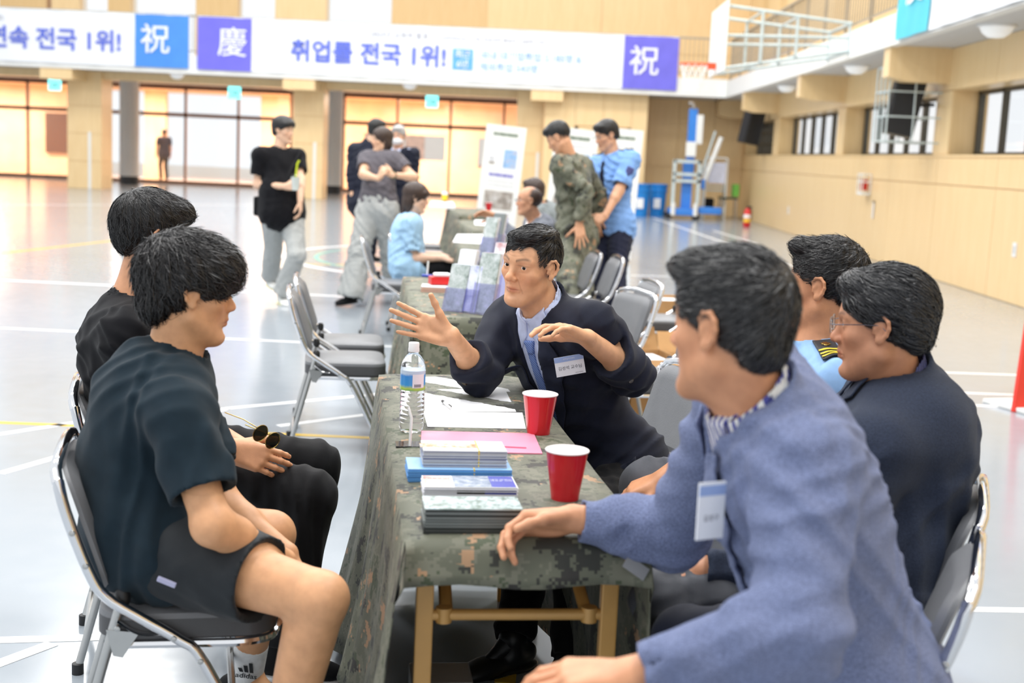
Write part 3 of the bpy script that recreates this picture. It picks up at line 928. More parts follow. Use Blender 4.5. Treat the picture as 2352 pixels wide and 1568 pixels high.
def fabric_folds(g, seed, amp, freq=38.0):
    """soft random creases added to a garment field"""
    r = np.random.RandomState(seed)
    X, Y, Z = g.coords()
    tot = 0
    for i in range(5):
        k = r.normal(size=3); k = k / np.linalg.norm(k) * freq * r.uniform(.6, 1.9); k2 = r.normal(size=3) * freq * .35; ph = r.uniform(0, 6.28, 3)
        w = X * k2[0] + Y * k2[1] + Z * k2[2]
        s = np.sin(X * k[0] + Y * k[1] + Z * k[2] + 1.6 * np.sin(w + ph[0]) + ph[1])
        win = .5 + .5 * np.sin(w * .7 + ph[2])
        tot = tot + ((1 - s * s) ** 1.6 - .45) * win ** 2
    band = np.abs(g.D) < .03
    g.D[band] -= (1.7 * amp * tot)[band].astype(np.float32)
def joint_folds(g, J, ax, amp, freq, rad):
    """ring creases round a bent joint"""
    X, Y, Z = g.coords()
    ax = nrm(ax)
    dx, dy, dz = X - J[0], Y - J[1], Z - J[2]
    s = dx * ax[0] + dy * ax[1] + dz * ax[2]
    d2 = dx * dx + dy * dy + dz * dz
    w = np.exp(-d2 / (2 * rad * rad))
    sl = np.abs(g.D) < .03
    g.D[sl] -= (2.3 * amp * w * (np.cos(.5 * freq * s + 1.6 * np.sin(11 * (dx + dy * 1.3 - dz * .7))) ** 2 - .45))[sl].astype(np.float32)

# ---- anatomy
def two_bone(a, t, l1, l2, pole):
    a, t, pole = V3(a), V3(t), V3(pole)
    d = t - a; L = np.linalg.norm(d); L2 = min(L, (l1 + l2) * .998); d = d / L
    x = (l1 * l1 - l2 * l2 + L2 * L2) / (2 * L2); h = math.sqrt(max(l1 * l1 - x * x, 0))
    q = pole - d * (pole @ d); q = nrm(q)
    return a + d * x + q * h, a + d * L2
FING = dict(i=((.092, .027), (.043, .026, .021), .0092), m=((.096, .008), (.047, .030, .022), .0095), r=((.091, -.012), (.043, .028, .021), .009), l=((.081, -.030), (.034, .021, .018), .0082))
def hand_prims(w, f, p, right, curl=15, spread=4, thumb=(40, 15, 15), curls=None, sc=1.0):
    """w wrist, f towards the fingers, p out of the palm"""
    w = V3(w); f = nrm(f); p = V3(p) - f * np.dot(p, f); p = nrm(p)
    s = np.cross(f, p) if right else -np.cross(f, p)
    P = lambda a, b, c=0.0: w + (f * a + s * b + p * c) * sc
    out = []
    tips = {}
    for key, ((fa, fs), seg, rad) in FING.items():
        out.append(cone(P(.0, fs * .45), P(fa, fs), .0165 * sc, .0125 * sc, .012))
        sp = math.radians(spread * {'i': 1.0, 'm': .25, 'r': -.55, 'l': -1.4}[key])
        d = f * math.cos(sp) + s * math.sin(sp)
        cc = (curls or {}).get(key, curl)
        if not isinstance(cc, (tuple, list)): cc = (cc, cc * 1.15, cc * .8)
        q = P(fa, fs); ang = 0; r = rad
        for L, c in zip(seg, cc):
            ang += math.radians(c)
            dd = d * math.cos(ang) + p * math.sin(ang)
            q2 = q + dd * L * sc
            out.append(cone(q, q2, r * sc, (r - .0008) * sc, .004)); q = q2; r -= .0008
        tips[key] = (q, dd, r)
    t1, t2, t3 = thumb
    out.append(ell(P(.045, .018, .008), (.034 * sc, .02 * sc, .015 * sc), np.array([nrm(f + s * .4), nrm(np.cross(p, nrm(f + s * .4))), p]), .012))
    out.append(ell(P(.04, -.026, .005), (.035 * sc, .012 * sc, .014 * sc), np.array([f, s, p]), .012))
    a = math.radians(t1)
    d = nrm(f * math.cos(a) + s * math.sin(a) + p * .35)
    q = P(.018, .02, .006)
    for L, rr, bend in ((.05, .0135, 0), (.034, .0105, t2), (.027, .0098, t3)):
        b = math.radians(bend)
        d = nrm(d * math.cos(b) + nrm(f * .6 + p * .5 - s * .6) * math.sin(b))
        q2 = q + d * L * sc
        out.append(cone(q, q2, rr * sc, (rr - .0018) * sc, .008)); q = q2
    tips['t'] = (q, d, .008)
    return out, tips
def head_prims(H, nose=1.0, jaw=1.0, eye=.0046, brow=1.0, fat=0.0):
    """head in its own frame: x left, y forward, z up"""
    s = H.sc; R = H.R; o = []
    def E(c, r, k=.015, op='+', rot=None):
        RR = R if rot is None else np.asarray(rot) @ R
        o.append(ell(H.p(c), V3(r) * s, RR, k * s, op))
    def Cn(a, b, ra, rb, k=.012, op='+'): o.append(cone(H.p(a), H.p(b), ra * s, rb * s, k * s, op))
    E((0, -.012, .035), (.0755, .094, .084))
    E((0, .02, -.03), (.063 + fat, .064, .088), .02)
    E((0, .018, .03), (.068, .068, .06), .02)
    for x in (1, -1):
        Cn((x * .052 * jaw, .0, -.05), (x * .02, .058, -.098), .02 + fat, .019, .02)
        E((x * .042, .05, -.018), (.022, .022, .018), .02)
        Cn((x * .012, .078, .024), (x * .044, .064, .024), .0095 * brow, .009, .012)
    E((0, .064, -.098), (.02, .021, .019), .018)
    for x in (1, -1): E((x * .0335, .089, .006), (.016, .012, .011), .012, '-')
    Cn((0, .075, .016), (0, .086 + .006 * nose, -.02), .0085, .0105, .012)
    E((0, .0885 + .007 * nose, -.028), (.0125, .0125, .0105), .01)
    for x in (1, -1):
        E((x * .0125, .0845 + .003 * nose, -.031), (.0075, .0095, .0075), .006)
    for x in (1, -1): E((x * .0062, .092 + .003 * nose, -.0375), (.0036, .006, .004), .002, '-')
    Cn((0, .079, -.045), (0, .082, -.055), .009, .008, .012)
    Cn((-.021, .0735, -.0605), (0, .083, -.057), .0048, .006, .006); Cn((.021, .0735, -.0605), (0, .083, -.057), .0048, .006, .006)
    Cn((-.018, .073, -.066), (.0, .081, -.0685), .005, .0066, .006); Cn((.018, .073, -.066), (.0, .081, -.0685), .005, .0066, .006)
    Cn((-.025, .076, -.063), (0, .0915, -.0622), .0012, .0016, .0022, '-'); Cn((.025, .076, -.063), (0, .0915, -.0622), .0012, .0016, .0022, '-')
    E((0, .088, -.082), (.016, .007, .006), .01, '-')
    for x in (1, -1):   # lids
        E((x * .032, .0655, .0065), (.0165, .0158, .0142), .006)
        E((x * .032, .0865, .0055), (.0148, .0135, eye), .0012, '-')
    for x in (1, -1):   # ears
        hx = [(.074, .012, .008), (.076, .014, .020), (.080, .007, .030), (.085, -.008, .031), (.0885, -.018, .020), (.088, -.020, .006), (.084, -.015, -.009), (.079, -.006, -.020)]
        E((x * .079, -.003, .005), (.0045, .015, .024), .004, rot=None)
        for a, b in zip(hx, hx[1:]): Cn((x * a[0], a[1], a[2]), (x * b[0], b[1], b[2]), .0042, .0042, .003)
        E((x * .08, .0, -.021), (.006, .0085, .0095), .006)
        E((x * .088, .001, -.0005), (.007, .0075, .011), .003, '-')
        Cn((x * .075, .011, -.006), (x * .078, .01, .004), .0042, .0042, .003)
    return o
class Person:
    def __init__(s, label, group, pel, neck, fwd, head, face, headup=(0, 0, 1), sc=1.0, hsc=1.0, shw=.19, hipw=.095, slouch=0.0, shup=0.0, belly=0.0, facekw=None, skin=(214, 164, 128), shR=None, shL=None, tw=1.0):
        s.label, s.group = label, group
        s.pel, s.neck = V3(pel), V3(neck)
        U = nrm(s.neck - s.pel); F = V3(fwd); F = nrm(F - U * (F @ U)); L = np.cross(U, F)
        s.U, s.F, s.L = U, F, L
        s.sc = sc
        s.sh = {'R': V3(shR) if shR is not None else s.neck - U * (.045 - shup) * sc - L * shw * sc, 'L': V3(shL) if shL is not None else s.neck - U * (.045 - shup) * sc + L * shw * sc}
        s.hip = {'R': s.pel - L * hipw * sc - U * .02, 'L': s.pel + L * hipw * sc - U * .02}
        s.H = Frame(head, face, headup, hsc)
        s.slouch, s.belly, s.tw = slouch, belly, tw
        s.el, s.wr, s.kn, s.an, s.toe = {}, {}, {}, {}, {}
        s.hand = {}; s.facekw = facekw or {}; s.skin = skin
        s.grids = {}; s.socks = True
        s.root = thing('person', label, 'person', (float(pel[0]), float(pel[1]), 0.0), group=group)
        s.inv = Matrix.Translation((-float(pel[0]), -float(pel[1]), 0.0))
    def arm(s, side, wrist, pole, f=None, p=(0, 0, -1), l1=.285, l2=.255, elbow=None, **kw):
        if elbow is not None: s.el[side], s.wr[side] = V3(elbow), V3(wrist)
        else: s.el[side], s.wr[side] = two_bone(s.sh[side], wrist, l1 * s.sc, l2 * s.sc, pole)
        f = nrm(s.wr[side] - s.el[side]) if f is None else f
        s.hand[side] = hand_prims(s.wr[side], f, p, side == 'R', sc=s.sc * .98, **kw)
        return s
    def leg(s, side, ankle, pole, toe=None, l1=.42, l2=.41, knee=None):
        if knee is not None: s.kn[side], s.an[side] = V3(knee), V3(ankle)
        else: s.kn[side], s.an[side] = two_bone(s.hip[side], ankle, l1 * s.sc, l2 * s.sc, pole)
        s.toe[side] = nrm(V3(toe) if toe is not None else s.F * np.array([1, 1, 0]))
        return s
    # --- prim lists
    def torso(s, e=0.0, low=0.0):
        P, Nk, U, F, L, c, w = s.pel, s.neck, s.U, s.F, s.L, s.sc, s.tw
        R = np.array([L, F, U])
        at = lambda t, b=0.0: P + (Nk - P) * t - F * s.slouch * math.sin(math.pi * min(max(t, 0), 1)) + F * b
        o = [ell(P + U * .01, (.165 * c * w, .118 * c, .12 * c), R, .03),
             ell(at(.32, .01 + s.belly * .5), (.15 * c * w, .108 * c + s.belly, .14 * c), R, .06),
             ell(at(.62), (.162 * c * w, .112 * c, .16 * c), R, .06),
             ell(at(.80), (.165 * c * w, .098 * c, .10 * c), R, .06),
             econ(s.sh['R'], s.sh['L'], F, (.062 * c, .055 * c), (.062 * c, .055 * c), .07)]
        for k in 'RL':
            o.append(cone(Nk - U * .022, s.sh[k], .043 * c, .050 * c, .05))
            o.append(cone(s.hip[k], P + U * .08 + (s.hip[k] - P) * 1.15, .1 * c, .09 * c, .06))
        return [infl(q, e) for q in o]
    def arms(s, e=0.0, upto=2.0, e2=None):
        o = []; c = s.sc; e2 = e if e2 is None else e2
        for k in s.el:
            a, b, d = s.sh[k], s.el[k], s.wr[k]
            if upto >= 1:
                o.append(cone(a, b, .05 * c + e, .0395 * c + e, .025))
                m = a + (b - a) * .5 + 0; o.append(cone(a, a + (b - a) * .35, .055 * c + e, .047 * c + e, .03))
                q = b + (d - b) * min(1, upto - 1)
                if upto > 1:
                    o.append(cone(b, b + (d - b) * .3, .0395 * c + e, .0415 * c + e * .5 + e2 * .5, .02))
                    o.append(cone(b, q, .0405 * c + e, (.0405 - .0135 * min(1, upto - 1)) * c + e2, .02))
            else:
                o.append(cone(a, a + (b - a) * upto, .055 * c + e, (.05 - .008 * upto) * c + e2, .03))
        return o
    def legs(s, e=0.0, upto=2.0, e2=None):
        o = []; c = s.sc; e2 = e if e2 is None else e2
        for k in s.kn:
            a, b, d = s.hip[k], s.kn[k], s.an[k]
            if upto >= 1:
                o.append(cone(a, b, .088 * c + e, .056 * c + e, .03))
                if upto > 1:
                    t = min(1, upto - 1); q = b + (d - b) * t
                    o.append(cone(b, q, .056 * c + e, (.056 - .018 * t) * c + e2, .02))
                    if t > .5:
                        bk = -nrm((b - a) + 0 * s.F); ax = nrm(d - b); bk = bk - ax * (bk @ ax)
                        cf = b + (d - b) * .32 + nrm(bk) * .016
                        o.append(cone(cf - ax * .05, cf + ax * .09, .046 * c + e, .038 * c + (e + e2) / 2, .03))
            else:
                o.append(cone(a, a + (b - a) * upto, .09 * c + e, (.09 - .03 * upto) * c + e2, .03))
        return o
    def necks(s, e=0.0):
        c = s.H.sc
        return [cone(s.neck - s.U * .03, s.H.p((0, -.022, -.05)), .058 * c + e, .053 * c + e, .02), cone(s.neck + s.U * .01, s.H.p((0, .015, -.075)), .047 * c + e, .045 * c + e, .03)]
    def feet_skin(s):
        return [cone(s.an[k], s.an[k] + s.toe[k] * .10 * s.sc - np.array([0, 0, .055]) * s.sc, .032 * s.sc, .018 * s.sc, .02) for k in s.an]
    # --- output
    def put(s, name, v, f, mat, col=None, parent=None):
        me = np_mesh(name, v, f, col)
        o = link(name, me, mat, parent or s.root)
        if parent is None: o.matrix_parent_inverse = s.inv
        return o
    def body(s, mat, coarse=.012, fine=.0022, handvox=.003, bare_legs=False, bare_arms=False, paint=None):
        pr = s.torso() + s.arms() + s.legs() + s.necks() + s.feet_skin()
        hp = head_prims(s.H, **s.facekw)
        hands = {k: s.hand[k][0] for k in s.hand}
        allp = pr + hp + [q for k in hands for q in hands[k]]
        boxes = []
        hb = (s.H.o - .16 * s.H.sc, s.H.o + .15 * s.H.sc); boxes.append((hb, fine))
        for k in hands:
            lo, hi = bbox_of(hands[k]); boxes.append(((lo + .004, hi - .004), handvox))
        if bare_arms:
            for k in s.el:
                lo = np.minimum(s.el[k], s.wr[k]) - .06; hi = np.maximum(s.el[k], s.wr[k]) + .06; boxes.append(((lo, hi), .0055))
        if bare_legs:
            for k in s.kn:
                for a, b in ((s.hip[k] * .6 + s.kn[k] * .4, s.kn[k]), (s.kn[k], s.an[k])):
                    lo = np.minimum(a, b) - .08; hi = np.maximum(a, b) + .08; boxes.append(((lo, hi), .006))
        VV, FF, off = [], [], 0
        lo, hi = bbox_of(allp)
        g = Grid(lo, hi, coarse).apply(allp)
        v, f = g.nets()
        cen = v[f].mean(1)
        def inside(c, b): return ((c > b[0]) & (c < b[1])).all(1)
        keep = np.ones(len(f), bool)
        for b, _ in boxes: keep &= ~inside(cen, b)
        VV.append(smooth_mesh(v, f, 1)); FF.append(f[keep]); off += len(v)
        done = []
        for b, h in boxes:
            g = Grid(b[0] - 4 * h, b[1] + 4 * h, h).apply(allp)
            v, f = g.nets()
            if len(f) == 0: continue
            cen = v[f].mean(1); kp = inside(cen, (b[0] - h, b[1] + h))
            for d in done: kp &= ~inside(cen, d)
            done.append(b)
            VV.append(smooth_mesh(v, f, 1, .4)); FF.append(f[kp] + off); off += len(v)
        v = np.concatenate(VV); f = np.concatenate(FF)
        used = np.zeros(len(v), bool); used[f.ravel()] = True
        mp = np.cumsum(used) - 1
        v = v[used]; f = mp[f]
        col = skin_paint(s, v, paint)
        s.body_obj = s.put('body', v, f, mat, col)
        return s.body_obj
    def garment(s, name, prims, mat, vox=.006, folds=0.0, seed=1, joints=(), freq=38.0, key=None, sm=1, col=None, blend=.012):
        layers = prims if isinstance(prims[0], list) else [prims]
        lo, hi = bbox_of([p for l_ in layers for p in l_])
        g = Grid(lo, hi, vox)
        for l_ in layers:
            h = Grid(lo, hi, vox)
            h.apply([p for p in l_ if p['op'] == '+'])
            if not l_[0].get('nf'):
                if folds: fabric_folds(h, seed, folds, freq)
                for J, ax, amp, fr, rad in joints: joint_folds(h, J, ax, amp, fr, rad)
            h.apply([p for p in l_ if p['op'] != '+'])
            kk = blend
            t_ = np.clip(.5 + .5 * (g.D - h.D) / kk, 0, 1); g.D = (g.D + (h.D - g.D) * t_ - kk * t_ * (1 - t_)).astype(np.float32)
        v, f = g.nets()
        v = smooth_mesh(v, f, sm, .5)
        s.grids[key or name] = g
        return s.put(name, v, f, mat, col(v) if col else None)
    def eyes(s, look=(0, 1, 0)):
        lk = nrm(s.H.v(look))
        for x in (1, -1):
            c = s.H.p((x * .032, .0655, .0062)); r = .0145 * s.H.sc
            mb = MB(); mb.lathe([(r * math.sin(math.pi * i / 10), -r * math.cos(math.pi * i / 10)) for i in range(11)], 16)
            rot = Vector((0, 0, 1)).rotation_difference(Vector(lk)).to_matrix().to_4x4()
            e = mb.build('eye', MT['eye'], s.root, True); e.matrix_parent_inverse = s.inv
            e.matrix_basis = Matrix.Translation(c) @ rot
            mb = MB(); r2 = r * 1.012
            mb.lathe([(r2 * math.sin(a), r2 * math.cos(a)) for a in (.38, .33, .25, .12, 0.0)], 16); mb.f = [q[::-1] for q in mb.f]
            mb.build('iris', MT['iris'], e, True)
def skin_paint(s, v, paint=None):
    base = np.array(srgb(*s.skin)[:3])
    col = np.tile(base, (len(v), 1))
    l = s.H.loc(v)
    on = (np.abs(l[:, 0]) < .1) & (l[:, 1] > .02) & (l[:, 2] < .1) & (l[:, 2] > -.13)
    def mixin(w, c): 
        nonlocal col
        w = np.clip(w, 0, 1)[:, None] * on[:, None]; col = col * (1 - w) + np.array(c) * w
    ax = np.abs(l[:, 0])
    red = base * np.array([1.0, .80, .74])
    mixin(.5 * np.exp(-((ax - .04) ** 2 + (l[:, 2] + .03) ** 2) / .0006), red)
    mixin(.55 * np.exp(-(ax ** 2 + (l[:, 2] + .028) ** 2) / .0003), red)
    zl = l[:, 2] + .0625
    mixin(.75 * np.exp(-(ax / .021) ** 4 - (zl / .0085) ** 4) * (l[:, 1] > .06), base * np.array([.82, .50, .48]))
    mixin(.7 * np.exp(-(ax / .024) ** 4 - (zl / .0016) ** 2) * (l[:, 1] > .06), base * np.array([.35, .18, .16]))
    if (paint or {}).get('brow', 1):
        zb = .0245 + .006 * np.sin((ax - .012) / .04 * 2.4) * (paint or {}).get('arch', 1.0)
        mixin((paint or {}).get('brow', .8) * np.exp(-((l[:, 2] - zb) / .0042) ** 2) * (ax > .012) * (ax < .053) * np.clip((.056 - ax) / .012, 0, 1), (.02, .016, .014))
    mixin(.6 * np.exp(-((ax - .032) / .017) ** 4 - ((l[:, 2] - .0115) / .0022) ** 2), base * .3)
    for k in (s.an if s.socks else {}):
        c = s.an[k]; dd = np.linalg.norm(v - c, axis=1); col[dd < .19] = np.array([.012, .012, .014])
    if (paint or {}).get('lines'):  # crease shade of wrinkles, mouth folds and eye bags painted into the skin
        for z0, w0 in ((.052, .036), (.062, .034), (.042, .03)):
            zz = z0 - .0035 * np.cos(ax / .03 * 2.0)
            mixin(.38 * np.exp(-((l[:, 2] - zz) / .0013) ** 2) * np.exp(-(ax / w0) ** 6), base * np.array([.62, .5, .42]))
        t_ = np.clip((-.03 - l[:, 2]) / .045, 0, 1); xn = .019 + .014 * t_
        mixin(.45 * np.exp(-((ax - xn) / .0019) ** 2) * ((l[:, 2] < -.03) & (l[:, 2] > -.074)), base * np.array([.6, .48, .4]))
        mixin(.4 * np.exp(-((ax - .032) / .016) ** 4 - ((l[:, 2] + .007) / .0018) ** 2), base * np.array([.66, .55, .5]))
    b = (paint or {}).get('stubble', .12)
    if b: mixin(b * np.exp(-((l[:, 2] + .085) / .03) ** 2) * (ax < .06), base * np.array([.55, .58, .62]))
    return col
# ---- hair
def hair(s, prims_local, mat, vox=.003, strands=0, seed=1, whorl=(0, -.055, .105), length=(.03, .05), lift=.004, width=.0006, groove=.0006, comb=(0, 0, 0), free=.25, mat2=None, over=.003, jitter=.22, tone=(34, 31, 31), shade=1.0, fade=.0):
    """cap in head frame + combed strand ribbons that follow it"""
    H = s.H; pr = []
    for (t, *a) in prims_local:
        kw = a[-1] if isinstance(a[-1], dict) else {}
        if t == 'e': pr.append(ell(H.p(a[0]), V3(a[1]) * H.sc, H.R, kw.get('k', .012), kw.get('op', '+')))
        elif t == 'c': pr.append(cone(H.p(a[0]), H.p(a[1]), a[2] * H.sc, a[3] * H.sc, kw.get('k', .012), kw.get('op', '+')))
        elif t == 'h': pr.append(half(H.p(a[0]), H.v(a[1]), kw.get('k', .006), kw.get('op', '-')))
    lo, hi = bbox_of(pr)
    g = Grid(lo, hi, vox).apply(pr)
    cuts = [c_ for c_ in pr if c_['op'] == '-']
    rs = np.random.RandomState(seed)
    if groove:
        X, Y, Z = g.coords()
        lx = ((X - H.o[0]) * H.R[0, 0] + (Y - H.o[1]) * H.R[0, 1] + (Z - H.o[2]) * H.R[0, 2])
        ly = ((X - H.o[0]) * H.R[1, 0] + (Y - H.o[1]) * H.R[1, 1] + (Z - H.o[2]) * H.R[1, 2])
        az = np.arctan2(lx - whorl[0], ly - whorl[1])
        tot = 0
        for i in range(4):
            tot = tot + np.sin(az * rs.randint(9, 40) + rs.uniform(0, 6) + 2 * np.sin((lx + ly) * 60 + i))
        g.D -= (groove * tot).astype(np.float32)
    v, f = g.nets(); v = smooth_mesh(v, f, 1, .4)
    cap = s.put('hair', v, f, mat)
    bo = getattr(s, 'body_obj', None)
    if bo is not None and fade >= 0:      # scalp and close-cropped edge show through
        me = bo.data; n_ = len(me.vertices)
        P_ = np.empty(n_ * 3, np.float32); me.vertices.foreach_get('co', P_); P_ = P_.reshape(-1, 3)
        C_ = np.empty(n_ * 4, np.float32); me.color_attributes['tint'].data.foreach_get('color', C_); C_ = C_.reshape(-1, 4)
        m_ = ((P_ > g.lo) & (P_ < g.lo + (g.n - 1) * g.h)).all(1)
        d_ = np.full(n_, 1.0); d_[m_] = g.sample(P_[m_])
        w_ = np.clip(1 - d_ / (.007 + fade), 0, 1) ** 1.5 * .8
        C_[:, :3] = C_[:, :3] * (1 - w_[:, None]) + np.array([.03, .026, .024]) * w_[:, None]
        me.color_attributes['tint'].data.foreach_set('color', C_.ravel())
    if strands:
        e1 = v[f[:, 1]] - v[f[:, 0]]; e2 = v[f[:, 3]] - v[f[:, 0]]
        w = np.linalg.norm(np.cross(e1, e2), axis=1)
        fi = rs.choice(len(f), strands, p=w / w.sum())
        P = v[f[fi]].mean(1) + rs.normal(size=(strands, 3)) * vox * .5
        nst = 6
        ln = rs.uniform(length[0], length[1], strands) * H.sc / nst
        wh = H.p(whorl); cb = H.v(comb)
        nrmv = g.grad(P)
        pts = [P + nrmv * rs.uniform(0, .0015, strands)[:, None]]
        jit = rs.normal(size=(strands, 3)) * jitter
        fr = rs.uniform(0, 1, strands) < free
        d = None
        for k in range(nst):
            p = pts[-1]; n_ = g.grad(p)
            t = nrm_rows(p - wh) + cb + jit
            t = nrm_rows(t - n_ * (t * n_).sum(1, keepdims=True))
            if d is not None: t = nrm_rows(t + d * .8)
            d = t
            q = p + t * ln[:, None]
            tgt = .0008 + np.where(fr, lift * ((k + 1) / nst) ** 1.5, .0012)
            sd = g.sample(q)
            q = q + g.grad(q) * np.clip(tgt - sd, -.004, .006)[:, None]
            bad = np.zeros(strands, bool)
            for c_ in cuts:
                bad |= evalp(c_, q[:, 0], q[:, 1], q[:, 2]) < -over
            q = np.where(bad[:, None], p, q)
            pts.append(q)
        wid = [1, 1, .95, .85, .7, .45, .08]
        roll = rs.normal(size=strands) * .55; wvar = rs.uniform(.5, 1.6, strands)
        cl = rs.gamma(2.2, .45, strands) * shade
        vs = []; 
        A = []
        for k, p in enumerate(pts):
            t = pts[min(k + 1, nst)] - pts[max(k - 1, 0)]
            gn = g.grad(p); sv = nrm_rows(np.cross(gn, t)); sd_ = (sv * np.cos(roll)[:, None] + gn * np.sin(roll)[:, None]) * (width * H.sc * wid[k] * wvar[:, None])
            A.append(p - sd_); A.append(p + sd_)
        Vv = np.stack(A, 1).reshape(-1, 3)
        base = (np.arange(strands) * 2 * (nst + 1))[:, None]
        FF = np.concatenate([base + np.array([[2 * k, 2 * k + 1, 2 * k + 3, 2 * k + 2]]) for k in range(nst)], 0)
        col = np.repeat(cl, 2 * (nst + 1))[:, None] * np.array(srgb(*tone)[:3])
        o = s.put('hair_strands', Vv, FF, MT['hair_strand'], col=col, parent=cap)
        o['kind'] = 'stuff'
    return cap
def nrm_rows(a): return a / (np.linalg.norm(a, axis=1, keepdims=True) + 1e-9)
# ---- flat pieces laid on a garment (lapels, badges, pockets, ties)
def refine(poly, maxlen):
    bm = bmesh.new()
    vs = [bm.verts.new((p[0], p[1], 0)) for p in poly]
    bm.faces.new(vs)
    bmesh.ops.triangulate(bm, faces=bm.faces[:])
    for _ in range(7):
        ed = [e for e in bm.edges if e.calc_length() > maxlen]
        if not ed: break
        bmesh.ops.subdivide_edges(bm, edges=ed, cuts=1)
        bmesh.ops.triangulate(bm, faces=bm.faces[:])
    bm.verts.ensure_lookup_table()
    v = np.array([w.co[:2] for w in bm.verts]); f = [tuple(w.index for w in fc.verts) for fc in bm.faces]
    bm.free()
    return v, f
def laid(s, name, key, o, ax, ay, poly, mat, off=.003, th=.004, maxlen=.012, start=.12, parent=None, soft=0, ext=None):
    """project a 2-D outline (in the plane o,ax,ay) along the plane normal on a garment"""
    o = V3(o); ax = nrm(ax); ay = V3(ay) - ax * np.dot(ay, ax); ay = nrm(ay); az = np.cross(ax, ay)
    if ext is None: v, f = refine(poly, maxlen)
    else: v, f = ext
    P = o + v[:, :1] * ax + v[:, 1:2] * ay + az * start
    gs = [s.grids[k] for k in ([key] if isinstance(key, str) else key)]
    D = lambda q: np.min([np.where(((q > g.lo) & (q < g.lo + (g.n - 1) * g.h)).all(1), g.sample(q), .05) for g in gs], 0)
    for _ in range(60):
        d = D(P) - off
        P = P - az * np.clip(d, -.02, .02)[:, None] * .8
    t0 = P; hgt = (P - o) @ az
    med = np.median(hgt); P = P - az * np.clip(hgt - med - .13, 0, None)[:, None]; 
    P = P + az * np.clip(med - .13 - hgt, 0, None)[:, None]
    if soft:
        nb = [[] for _ in range(len(P))]
        for fc in f:
            for a, b in zip(fc, fc[1:] + fc[:1]): nb[a].append(b); nb[b].append(a)
        h = (P - o) @ az
        for _ in range(soft): h = np.array([max(h[i], np.mean(h[nb[i]])) if nb[i] else h[i] for i in range(len(h))])
        P = P + az * (h - (P - o) @ az)[:, None]
    me = bpy.data.meshes.new(name)
    me.from_pydata([tuple(p) for p in P], [], f)
    ob = link(name, me, mat, parent or s.root)
    if parent is None: ob.matrix_parent_inverse = s.inv
    if th:
        m = ob.modifiers.new('thickness', 'SOLIDIFY'); m.thickness = th; m.offset = 1
    me.shade_smooth()
    return ob
def tube_part(s, name, pts, r, mat, parent=None, n=8, **kw):
    o = MB().tube(pts, r, n, **kw).build(name, mat, parent or s.root, True)
    if parent is None: o.matrix_parent_inverse = s.inv
    return o
def shoe(s, k, mat, sole, h=.07, name='shoe'):
    a = s.an[k]; t = s.toe[k]; c = s.sc
    zf = a[2] - .085 * c
    up = np.array([0, 0, 1.0])
    t = nrm(t); lat = np.cross(up, t) if abs(t[2]) < .9 else np.array([1, 0, 0]); upv = nrm(np.cross(t, lat))
    base = a - upv * .055 * c
    b = lambda f, u: base + t * f * c + upv * u * c
    R = np.array([nrm(lat), t, upv])
    pr = [ell(b(-.02, .01), (.036 * c, .055 * c, .04 * c), R, .02), ell(b(.07, -.002), (.04 * c, .075 * c, .03 * c), R, .03), ell(b(.13, -.008), (.043 * c, .062 * c, .024 * c), R, .03),
          cone(b(.0, .02), b(.0, .06), .04 * c, .042 * c, .02), half(b(0, -.026), upv, .003, '-')]
    s.garment(name, pr, mat, .005)
    pr = [ell(b(-.02, -.03), (.039 * c, .06 * c, .012 * c), R, .01), ell(b(.1, -.03), (.045 * c, .098 * c, .012 * c), R, .02)]
    s.garment('sole', pr, sole, .005)

def skin_mat(name):
    m, nt, b = newmat(name)
    at = N(nt, 'ShaderNodeVertexColor', layer_name='tint')
    tc = N(nt, 'ShaderNodeTexCoord')
    no = N(nt, 'ShaderNodeTexNoise', Scale=35.0, Detail=5.0); nt.links.new(tc.outputs['Object'], no.inputs['Vector'])
    r = ramp(nt, no.outputs['Fac'], [(.3, (.88, .86, .85, 1)), (.7, (1.06, 1.06, 1.06, 1))])
    mx = N(nt, 'ShaderNodeMixRGB', blend_type='MULTIPLY'); mx.inputs[0].default_value = 1
    nt.links.new(at.outputs[0], mx.inputs[1]); nt.links.new(r, mx.inputs[2])
    nt.links.new(mx.outputs[0], b.inputs['Base Color'])
    b.inputs['Roughness'].default_value = .48
    b.inputs['Subsurface Weight'].default_value = .05
    b.inputs['Subsurface Radius'].default_value = (.012, .005, .003)
    b.inputs['Subsurface Scale'].default_value = .6
    n2 = N(nt, 'ShaderNodeTexNoise', Scale=420.0, Detail=3.0); nt.links.new(tc.outputs['Object'], n2.inputs['Vector'])
    bp = N(nt, 'ShaderNodeBump', Strength=.12, Distance=.002); nt.links.new(n2.outputs[0], bp.inputs['Height']); nt.links.new(bp.outputs[0], b.inputs['Normal'])
    return m
MT['skin'] = skin_mat('skin')
MT['eye'] = M('eye_white', (236, 230, 224), .15, var=.02)
MT['iris'] = M('iris_dark', (24, 15, 11), .1)
def cloth(name, rgb, rough=.85, weave=900, bump=.25, var=.08, sheen=.06, scale=40):
    return M(name, rgb, rough, var=var, scale=scale, bump=bump, bscale=weave, sheen=sheen, spec=.25)
